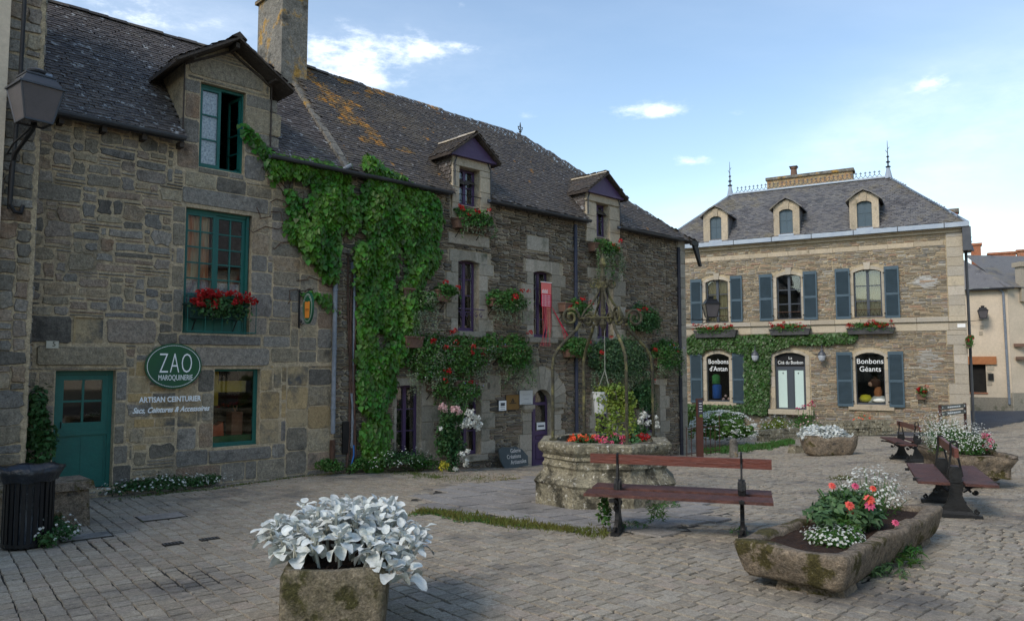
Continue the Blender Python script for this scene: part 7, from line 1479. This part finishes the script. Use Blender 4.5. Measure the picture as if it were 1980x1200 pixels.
# big wall lantern at upper left
lp = FN.pix(66, 238, .62); wl_ = FN.world(lp[0], -.62, lp[1]); root = thing('wall_lantern', 'big dark lantern on a bent iron bracket at the upper left wall', 'lamp', wl_, FN.rz+R(8))
q = MB(); lantern(q, 1.08); q.obj('lantern', [ZINC, LANT], root)
q = MB(); q.tube([(0, 0, -.02), (.0, .03, -.08), (-.04, .2, -.22), (-.07, .42, -.36), (-.08, .54, -.55), (-.08, .56, -1.15)], [.035, .03, .028, .028, .028, .022], 8); q.tube([(-.02, .05, -.06), (-.16, .25, -.28), (-.17, .45, -.40), (-.1, .52, -.36)], .013, 6); q.lathe([(.05, -.05), (.035, 0)], k=8); q.obj('bracket', IRON, root)
# lantern on the schist corner bracket
xq, zq = FB.pix(1376, 612, 0); g = at_depth(1375, 613, 24.2); root = thing('wall_lantern', 'lantern on a thin iron arm at the right corner of the schist house', 'lamp', g, 0)
q = MB(); lantern(q, .95); q.obj('lantern', [IRON, LANT], root); cw = FB.world(SB1, .1, 0); q = MB(); q.tube([(0, 0, 0), (0, 0, -.09), (cw.x-g.x, cw.y-g.y, -.12)], .015, 6); q.tube([(-.1, 0, -.09), (-.3, 0, -.25), (cw.x-g.x, cw.y-g.y, -.38)], .01, 5); q.obj('bracket', IRON, root)
# two globe lanterns on the mansion, one lantern on the cream house
for px, lb_ in ((1460, 'globe wall lamp on the ivy left of the mansion door'), (1589, 'globe wall lamp right of the mansion door')):
    x_, z_ = FC.pix(px, 692, .3); w3 = FC.world(x_, -.3, z_); root = thing('globe_lamp', lb_, 'lamp', w3, FC.rz, 'globe lamps beside the mansion door')
    q = MB(); q.lathe([(.03, -.15), (.11, -.08), (.15, .05), (.14, .12)], k=10, m=1); q.lathe([(.17, .12), (.12, .22), (.05, .3), (.02, .36)], k=10); q.obj('lantern', [ZINC, mat('grey_globe_glass', [(.40,.42,.45)], rough=.15, rnd=0, bump=0)], root)
    q = MB(); q.tube([(0, 0, .36), (0, .02, .5), (0, .15, .56), (0, .3, .48)], .014, 6); q.obj('bracket', ZINC, root)
x_, z_ = FE.pix(1901, 615, .6); w3 = FE.world(x_, -.6, z_); root = thing('wall_lantern', 'small lantern on the cream house beyond the mansion', 'lamp', w3, FE.rz); q = MB(); lantern(q, .95); q.obj('lantern', [IRON, LANT], root); q = MB(); q.tube([(0, 0, 0), (0, 0, -.1), (-.6, .3, -.12), (-.9, .62, -.12)], .015, 6); q.obj('bracket', IRON, root)
# bin
g = G(22, 1068); root = thing('litter_bin', 'black slatted litter bin with a black liner folded over its rim', 'bin', (g.x, g.y+.25, g.z), 0)
q = MB()
for i in range(26): t = 2*PI*i/26; q.box((.235*math.cos(t), .235*math.sin(t), .38), (.014, .036, .70), rz=t)
for z in (.04, .72): q.lathe([(.245, z), (.245, z+.035), (.225, z+.035), (.225, z)], k=26)
q.lathe([(.225, .02), (.2, .03)], k=20); q.obj('bin_body', BINM, root)
q = MB(); seg = 40; rows_ = [(.215, .06), (.22, .45), (.235, .74), (.30, .85), (.335, .87), (.30, .80), (.265, .72)]; V = []
for k, (r_, z) in enumerate(rows_):
    for j in range(seg): t = 2*PI*j/seg; w__ = 1+.03*math.sin(t*11+k)+.02*math.sin(t*23); V.append((r_*w__*math.cos(t), r_*w__*math.sin(t), z+.01*math.sin(t*7+k)))
q.add(V, [(i*seg+j, i*seg+(j+1) % seg, (i+1)*seg+(j+1) % seg, (i+1)*seg+j) for i in range(len(rows_)-1) for j in range(seg)]+[tuple(range(seg))]); q.obj('liner', BAG, root, smooth=True)
g = G(100, 1035); q = MB(); stone(q, (-.5, .5, 0, .02)); q = MB(); q.box((0, 0, .26), (1.0, .6, .54), taper=.94); q.box((0, 0, .56), (1.06, .66, .10), taper=.96); tag(q.obj('stone_block', TROU, None, (g.x-.42, g.y+.42, g.z-.05), FA.rz), 'rough stone mounting block between the bin and the green door', 'stone')
# shop signs
xz = FA.frect(277, 664, 386, 751); cx, cz = (xz[0]+xz[1])/2, (xz[2]+xz[3])/2; rx, rz_ = (xz[1]-xz[0])/2, (xz[3]-xz[2])/2; k = 48
wv = FA.world(cx, -.07, cz); root = thing('oval_shop_sign', 'green oval shop sign reading ZAO MAROQUINERIE with dotted white border', 'sign', wv, FA.rz)
q = MB(); ell = [(rx*math.cos(2*PI*i/k), rz_*math.sin(2*PI*i/k)) for i in range(k)]; q.prism(ell, -.02, .02); q.obj('panel', SIGNG, root); q = MB()
for i in range(92): t = 2*PI*i/92; x_, z_ = rx*.93*math.cos(t), rz_*.91*math.sin(t); q.box((x_, -.0225, z_), (.022, .003, .008), rot=Matrix.Rotation(-math.atan2(rz_*math.cos(t), -rx*math.sin(t)), 3, 'Y'))
textmb(q, 'ZAO', rz_*1.28, wt(.03, -.023, -rz_*.30), sx=.50, extrude=.002, spacing=1.15, thin=-.008); textmb(q, 'MAROQUINERIE', rz_*.34, wt(.03, -.023, -rz_*.62), sx=.60, extrude=.002); q.obj('lettering', TXTW, root)
q = MB(); q.box((0, .04, 0), (rx, .05, rz_)); q.obj('mounting', IRON, root)
x0, x1, z0, z1 = FA.frect(290, 764, 366, 776); q = MB(); textmb(q, 'ARTISAN CEINTURIER', (z1-z0)*1.22, wt((x0+x1)/2, -.045, z0), sx=.80, extrude=.003, thin=.003); tag(FA.free(q, 'wall_lettering', TXTW), 'small white capital lettering ARTISAN CEINTURIER under the oval sign', 'lettering')
x0, x1, z0, z1 = FA.frect(271, 784, 387, 798); q = MB(); textmb(q, 'Sacs, Ceintures & Accessoires', (z1-z0)*1.05, wt((x0+x1)/2, -.045, z0+.02), sx=.80, shear=.4, extrude=.003, thin=.003); tag(FA.free(q, 'wall_lettering', TXTW), 'slanted white script lettering Sacs, Ceintures & Accessoires on the wall', 'lettering')
x0, x1, z0, z1 = FA.frect(88, 659, 112, 673); q = MB(); q.b2(x0, x1, -.045, -.03, z0, z1); textmb(q, '5', (z1-z0)*.95, wt((x0+x1)/2+.02, -.047, z0+.03), m=1, extrude=.002); tag(FA.free(q, 'number_plate', [mat('ivory_plate', [(.5,.47,.38)], rnd=0, bump=0), IRON]), 'small ivory house number plate 5 above the green door', 'number plate')
# hanging artisan sign, set edge-on to the wall
xs_, _ = FA.pix(577, 600, 0); _, zc_ = FA.pix(597, 595, .35); wv = FA.world(xs_, -.02, zc_); root = thing('hanging_sign', 'small oval green and orange hanging sign on an iron bracket beside the creeper', 'sign', wv, FA.rz)
q = MB(); h_ = .30; e = [(-.36+.19*math.cos(2*PI*i/k), h_*math.sin(2*PI*i/k)) for i in range(k)]; q.prism(e, -.015, .015, ax='x', m=0)
q.prism([(-.36+.165*math.cos(2*PI*i/k), .262*math.sin(2*PI*i/k)) for i in range(k)], -.019, -.0155, ax='x', m=1); q.prism([(-.36+.155*math.cos(2*PI*i/k), .25*math.sin(2*PI*i/k)) for i in range(k)], -.0215, -.0195, ax='x', m=0)
q.prism([(-.44, -.19), (-.28, -.19), (-.265, .10), (-.30, .12), (-.36, .10), (-.42, .12), (-.455, .10)], -.0245, -.022, ax='x', m=2)
q.box((-.026, -.36, -.03), (.003, .13, .008), m=3); q.box((-.026, -.395, -.045), (.003, .012, .05), m=3); q.box((-.026, -.325, -.045), (.003, .012, .05), m=3)
for i, ch_ in enumerate('ARTISAN'):
    t = PI*(.82-.64*i/6); M4 = np.eye(4); yy, zz = -.36-.20*math.cos(t)*.86*-1*-1, .232*math.sin(t)
    M4 = np.array([(0,0,-1,-.023),(-1*math.sin(t)*1, -math.cos(t)*-1*-1, 0, -.36+.148*-math.cos(t)*-1),(math.cos(t)*-1*-1*-1*-1, math.sin(t), 0, .225*math.sin(t)-.02),(0,0,0,1)], float)
    M4 = np.array([(0,0,-1,-.0235),(-1,0,0,-.36-.150*math.cos(t)*-1*-1*-1*-1*-1),(0,1,0,.215*math.sin(t)-.0),(0,0,0,1)], float)
    M4[1, 3] = -.36+(-math.cos(t))*-.150; textmb(q, ch_, .055, M4, m=1, extrude=.0015)
q.obj('panel', [SIGNG, mat('sign_grey', [(.35,.38,.36)], rnd=0, bump=0), ORANGE, IRON], root)
q = MB(); q.box((0, -.012, .0), (.03, .024, .74)); q.tube([(0, -.02, .33), (0, -.55, .33)], .01, 5); q.tube([(0, -.36, .33), (0, -.36, .29)], .008, 5)
for s_ in (1, -1): q.tube([(0, -.07-.05*math.cos(t)*(1-t/12), s_*.26+.05*math.sin(t)*(1-t/12)) for t in np.linspace(0, 3*PI, 14)], .008, 5)
q.tube([(0, -.02, -.30), (0, -.1, -.32), (0, -.2, -.28)], .008, 5); q.obj('bracket', IRON, root)
def plaque(label, rc, mats, drawf, name='wall_plaque', y=-.06):
    x0, x1, z0, z1 = FB.frect(*rc); q = MB(); q.b2(x0, x1, y-.012, y+.03, z0, z1); q.b2(x0-.012, x1+.012, y-.004, y+.02, z0-.012, z1+.012, 1); drawf(q, x0, x1, z0, z1, y-.014); return tag(FB.free(q, name, mats), label, 'sign', 'plaques left of the arched purple door')
def dr1(q, x0, x1, z0, z1, y): q.b2(x0+.05, x1-.05, y-.001, y, z1-.12, z1-.05, 1); [q.b2(x0+.04, x1-.04, y-.001, y, z0+.03+i*.045, z0+.042+i*.045, 1) for i in range(4)]
def dr2(q, x0, x1, z0, z1, y): q.box(((x0+x1)/2, y, z0+.15), (.22, .003, .02), m=2); [q.box(((x0+x1)/2+a, y, z1-.15+b), (.035, .003, .05), m=2) for a, b in ((-.03, 0), (.03, 0), (0, .04))]
def dr3(q, x0, x1, z0, z1, y): [textmb(q, s, .065, wt((x0+x1)/2, y, z1-.12-.105*i), m=1, shear=.3, sx=.85, extrude=.001) for i, s in enumerate(('~~~ ~~ ~~', '~~~~~', '~~~~ ~~~~~'))]
plaque('small white notice in a dark frame, leftmost of the three plaques', (961, 774, 975, 793), [WHITE, DGREY], dr1); plaque('brown wooden plaque between the two white ones', (975, 763, 1000, 791), [mat('brown_plaque', [(.20,.115,.035), (.16,.09,.03)], rnd=0, bump=.1), DWOOD, IRON], dr2); plaque('larger white plaque with handwriting right beside the arched door', (1000, 754, 1025, 781), [mat('grey_white_board', [(.48,.48,.46)], rnd=0, bump=0), DGREY], dr3, y=-.08)
# slate board on the ground
wv = along(996, .35); root = thing('slate_board', 'irregular slate board chalked Galerie Créations Artisanales leaning by the purple door', 'sign', wv, FB.rz); q = MB(); q.prism([(-.34, .02), (-.1, -.0), (.2, .02), (.42, .03), (.46, .25), (.30, .42), (.1, .50), (-.1, .49), (-.30, .52), (-.44, .46), (-.42, .2)], -.02, .02)
for i, (s, dx) in enumerate((('Galerie', .08), ('Créations', .0), ('Artisanales', .12))): textmb(q, s, .135, wt(dx, -.023, .36-.13*i), m=1, extrude=.001, sx=.85, shear=.15)
o = q.obj('board', [mat('slate_board_face', [(.045,.06,.065), (.06,.075,.08)], rnd=0, bump=.2), mat('chalk', [(.5,.5,.48)], rnd=0, bump=0)], root); o.rotation_euler = (R(-14), 0, 0)
# banner in the window
o = opB['w2']; q = MB(); x0, x1 = o[0]+.26, o[1]-.03; zt_ = o[3]-.28
q.b2(x0, x1, -.03, -.025, zt_-.30, zt_, 0); q.b2(x0, x1, -.031, -.026, zt_-.62, zt_-.30, 1)
for i in range(6):
    for j in range(6): q.b2(x0+.03+i*(x1-x0-.05)/6, x0+.055+i*(x1-x0-.05)/6, -.034, -.0315, zt_-.60+j*.05, zt_-.578+j*.05, 2)
for i in range(8): xx = x0+.04+i*.04; q.tube([(xx, -.03, zt_-.62), (xx+.02*math.sin(i), -.05, zt_-1.1), (xx-.10*(i % 3), -.06, zt_-1.62)], .007, 4, 1 if i % 2 else 0)
[q.b2(x0+.03+j*.035, x0+.045+j*.035, -.034, -.031, zt_-.28, zt_-.20+.02*(j % 2), 2) for j in range(6)]; q.tube([(x0-.02, -.03, zt_), (x1+.02, -.03, zt_)], .012, 5, 2)
for i in range(5): q.tube([(x1, -.05, zt_-.62), (x1+.3+.1*i, -.1, zt_-1.1-.1*i), (x1+.5+.02*i, -.12, zt_-1.75)], .006, 4, 1)
tag(FB.free(q, 'fabric_banner', [mat('coral_cloth', [(.68,.16,.14)], rnd=0, bump=0), mat('crimson_cloth', [(.55,.02,.06)], rnd=0, bump=0), WHITE]), 'red and coral dotted cloth banner with ribbons in the upper window', 'banner')
# information post, railing, bollard, direction sign
g = G(1354, 890); root = thing('information_post', 'slim brown information post with a dark plate near the schist corner', 'sign', g, 0); hgt = rimpt(1354, 770, 0); 
Hh = (EYE+pixdir(1354, 770).z/pixdir(1354, 770).y*g.y)-g.z; q = MB(); q.box((0, 0, Hh/2), (.17, .07, Hh)); q.obj('post', BROWNP, root); q = MB(); q.box((.02, -.045, Hh-.25), (.13, .008, .44)); q.box((.03, -.05, Hh-.45), (.08, .004, .07), m=1); [q.box((.02, -.05, Hh-.12-.07*i), (.08, .003, .012), m=2) for i in range(4)]; q.obj('plate', [mat('dark_plate', [(.03,.03,.045)], rough=.4, rnd=0, bump=0), L_YEL, TXTW], root)
ra, rb2 = G(1328, 884), G(1392, 878); root = thing('iron_railing', 'low rusty iron railing between the schist corner and the white bush', 'railing', (ra.x, ra.y, ra.z), math.atan2(rb2.y-ra.y, rb2.x-ra.x)); Lr_ = math.hypot(rb2.x-ra.x, rb2.y-ra.y)
for i in range(8): q = MB(); q.tube([(Lr_*i/7, 0, 0), (Lr_*i/7, 0, .85 if i < 7 else 1.15)], .011, 5); q.obj('baluster', BROWNP, root)
for z in (.10, .80): q = MB(); q.tube([(0, 0, z), (Lr_, 0, z)], .012, 5); q.obj('rail', BROWNP, root)
g = G(1419, 884); q = MB(); q.lathe([(.12, 0), (.115, .42), (.09, .50), (.03, .53)], k=12); tag(q.obj('stone_bollard', CEM, None, g), 'short round stone bollard left of the far silver-leaf trough', 'bollard')
ga, gb = G(1820, 846), G(1868, 838); gb = Vector((gb.x, gb.y, gb.z)); root = thing('direction_sign', 'low direction sign with two dark arrow panels at the mansion corner', 'sign', (ga.x, ga.y, ga.z), math.atan2(gb.y-ga.y, gb.x-ga.x)); Ls = math.hypot(gb.x-ga.x, gb.y-ga.y); Hs = (EYE+pixdir(1822, 783).z/pixdir(1822, 783).y*ga.y)-ga.z
for x_ in (0, Ls): q = MB(); q.box((x_, 0, Hs/2), (.08, .08, Hs)); q.obj('post', BROWNP, root)
for i in range(2):
    q = MB(); z = Hs-.09-i*.20; q.box((Ls/2, -.02, z), (Ls-.1, .03, .15)); q.prism([(.09, z), (.15, z-.035), (.15, z+.035)], -.039, -.036, m=1); q.box((.17, -.038, z), (.06, .003, .015), m=1); [q.box((Ls*(.28+.075*j), -.038, z), (Ls*.06, .003, .05), m=1) for j in range(7)]; q.box((Ls-.13, -.038, z), (.06, .003, .05), m=1); q.obj('arrow_panel', [mat('navy_panel', [(.02,.035,.05)], rough=.4, rnd=0, bump=0), TXTW], root)
x_, z_ = FE.pix(1916, 728, .1); q = MB(); q.box((x_, -.06, z_), (.25, .1, .35)); tag(FE.free(q, 'letter_box', IRON), 'small black letter box on the cream house', 'letter box')

# ------------------------------------------------------------------ houses on the right of the square, outside the picture but mirrored in the panes
TIMB = mat('red_timber', [(.22,.05,.03), (.18,.045,.03)], rnd=.1, bump=.2)
for (yb, yt, nm, lb_) in ((-7, 4.5, 'timbered_house', 'cream house with red timber framing facing the granite house across the square'), (5.2, 20.5, 'rendered_house', 'long cream rendered house facing the schist house across the square')):
    root = thing(nm, lb_, 'house', (18.5, yb, gzs(18.5, (yb+yt)/2)-.4), 0); L = yt-yb; q = MB(); q.b2(0, 7, 0, L, 0, 6.6); q.obj('wall', CREAM, root)
    q = MB(); q.prism([(-.4, 6.5), (7.4, 6.5), (3.5, 10.2)], 0, L); q.obj('roof', SLATE, root)
    for i in range(int(L/2.2)):
        for z in (1.2, 4.1):
            q = MB(); y0 = .7+i*2.2; q.b2(-.03, 0, y0, y0+.9, z, z+1.4); q.obj('window', DARK, root)
        if nm == 'timbered_house':
            for (ya, za, yc, zc) in ((0, 3.2, 0, 6.5), (1.9, 3.2, 1.9, 6.5), (0, 3.3, 1.9, 6.4)): q = MB(); q.bar((-.03, .3+i*2.2+ya, za), (-.03, .3+i*2.2+yc, zc), .16, .06, up=(1, 0, 0)); q.obj('timber', TIMB, root)
    if nm == 'timbered_house':
        for z in (3.2, 4.9, 6.4): q = MB(); q.b2(-.07, 0, 0, L, z, z+.16); q.obj('timber', TIMB, root)

root = thing('added_shade_house', 'added unseen house left of the viewer that shades the left of the square', 'house', (-13, -8, gzs(-10, 0)-.4), 0)  # added out of view to throw shade on the left of the square
q = MB(); q.b2(0, 4.4, 0, 15, 0, 6.6); q.obj('wall', CREAM, root); q = MB(); q.prism([(-.3, 6.5), (4.7, 6.5), (2.2, 8.4)], 0, 15); q.obj('roof', SLATE, root)

for (px, py, w_, d_, nm, lb_, m_) in ((312, 1001, .52, .40, 'drain_cover', 'rectangular stone drain cover in dark frame before the daisy mat', SLAB), (165, 1040, .50, .32, 'drain_cover', 'stone drain cover near the mounting block', SLAB), (334, 1053, .17, .10, 'drain_grate', 'small dark drain grate, nearer of the two', ZINC), (405, 1044, .17, .09, 'drain_grate', 'small dark drain grate, farther of the two', ZINC)):
    g = G(px, py); root = thing(nm, lb_, 'drain', (g.x, g.y, g.z), math.atan2(d2[1], d2[0])); zz = lambda a, b: 0
    sl_x = gzs(g.x+.1, g.y)-gzs(g.x-.1, g.y); sl_y = gzs(g.x, g.y+.1)-gzs(g.x, g.y-.1); root.rotation_euler = (math.atan(sl_y*5), -math.atan(sl_x*5), 0)
    rz9 = math.atan2(d2[1], d2[0]); q = MB(); q.box((0, 0, .0125), (w_+.03, d_+.03, .02), rz=rz9); q.obj('frame', JOINT, root); q = MB()
    if nm == 'drain_cover': q.box((0, 0, .0155), (w_, d_, .02), rz=rz9)
    else:
        for i in range(6): q.box((math.cos(rz9)*(i-2.5)*.036, math.sin(rz9)*(i-2.5)*.036, .016), (.014, d_, .02), rz=rz9)
    q.obj('cover', m_, root)

pr = [G(*p) for p in ((430, 940), (640, 915), (760, 903), (930, 915), (1000, 930))]; PPt = []
for a, b in zip(pr, pr[1:]):
    k = 90; t = rng.random(k); PPt.append(np.c_[a.x+(b.x-a.x)*t+rng.normal(0, .25, k), a.y+(b.y-a.y)*t-np.abs(rng.normal(0, .35, k))])
PPt = np.concatenate(PPt); Zt = gz(PPt[:, 0], PPt[:, 1])+.014; q = MB(); leaves(q, np.c_[PPt, Zt], np.tile([0,0,1.], (len(PPt), 1)), .035, ROUND, 0, .2); k = rng.random(len(PPt)) < .4; leaves(q, np.c_[PPt, Zt+.003][k]+[.1, .05, 0], np.tile([0,0,1.], (k.sum(), 1)), .04, LEAF, 1, .25)
tag(q.obj('fallen_petals', [mat('withered_petal', [(.42,.36,.28), (.30,.12,.06)], rnd=.3, bump=0), GRASS]), 'scattered fallen petals and dry leaves along the foot of the old houses', 'petals', kind='stuff')
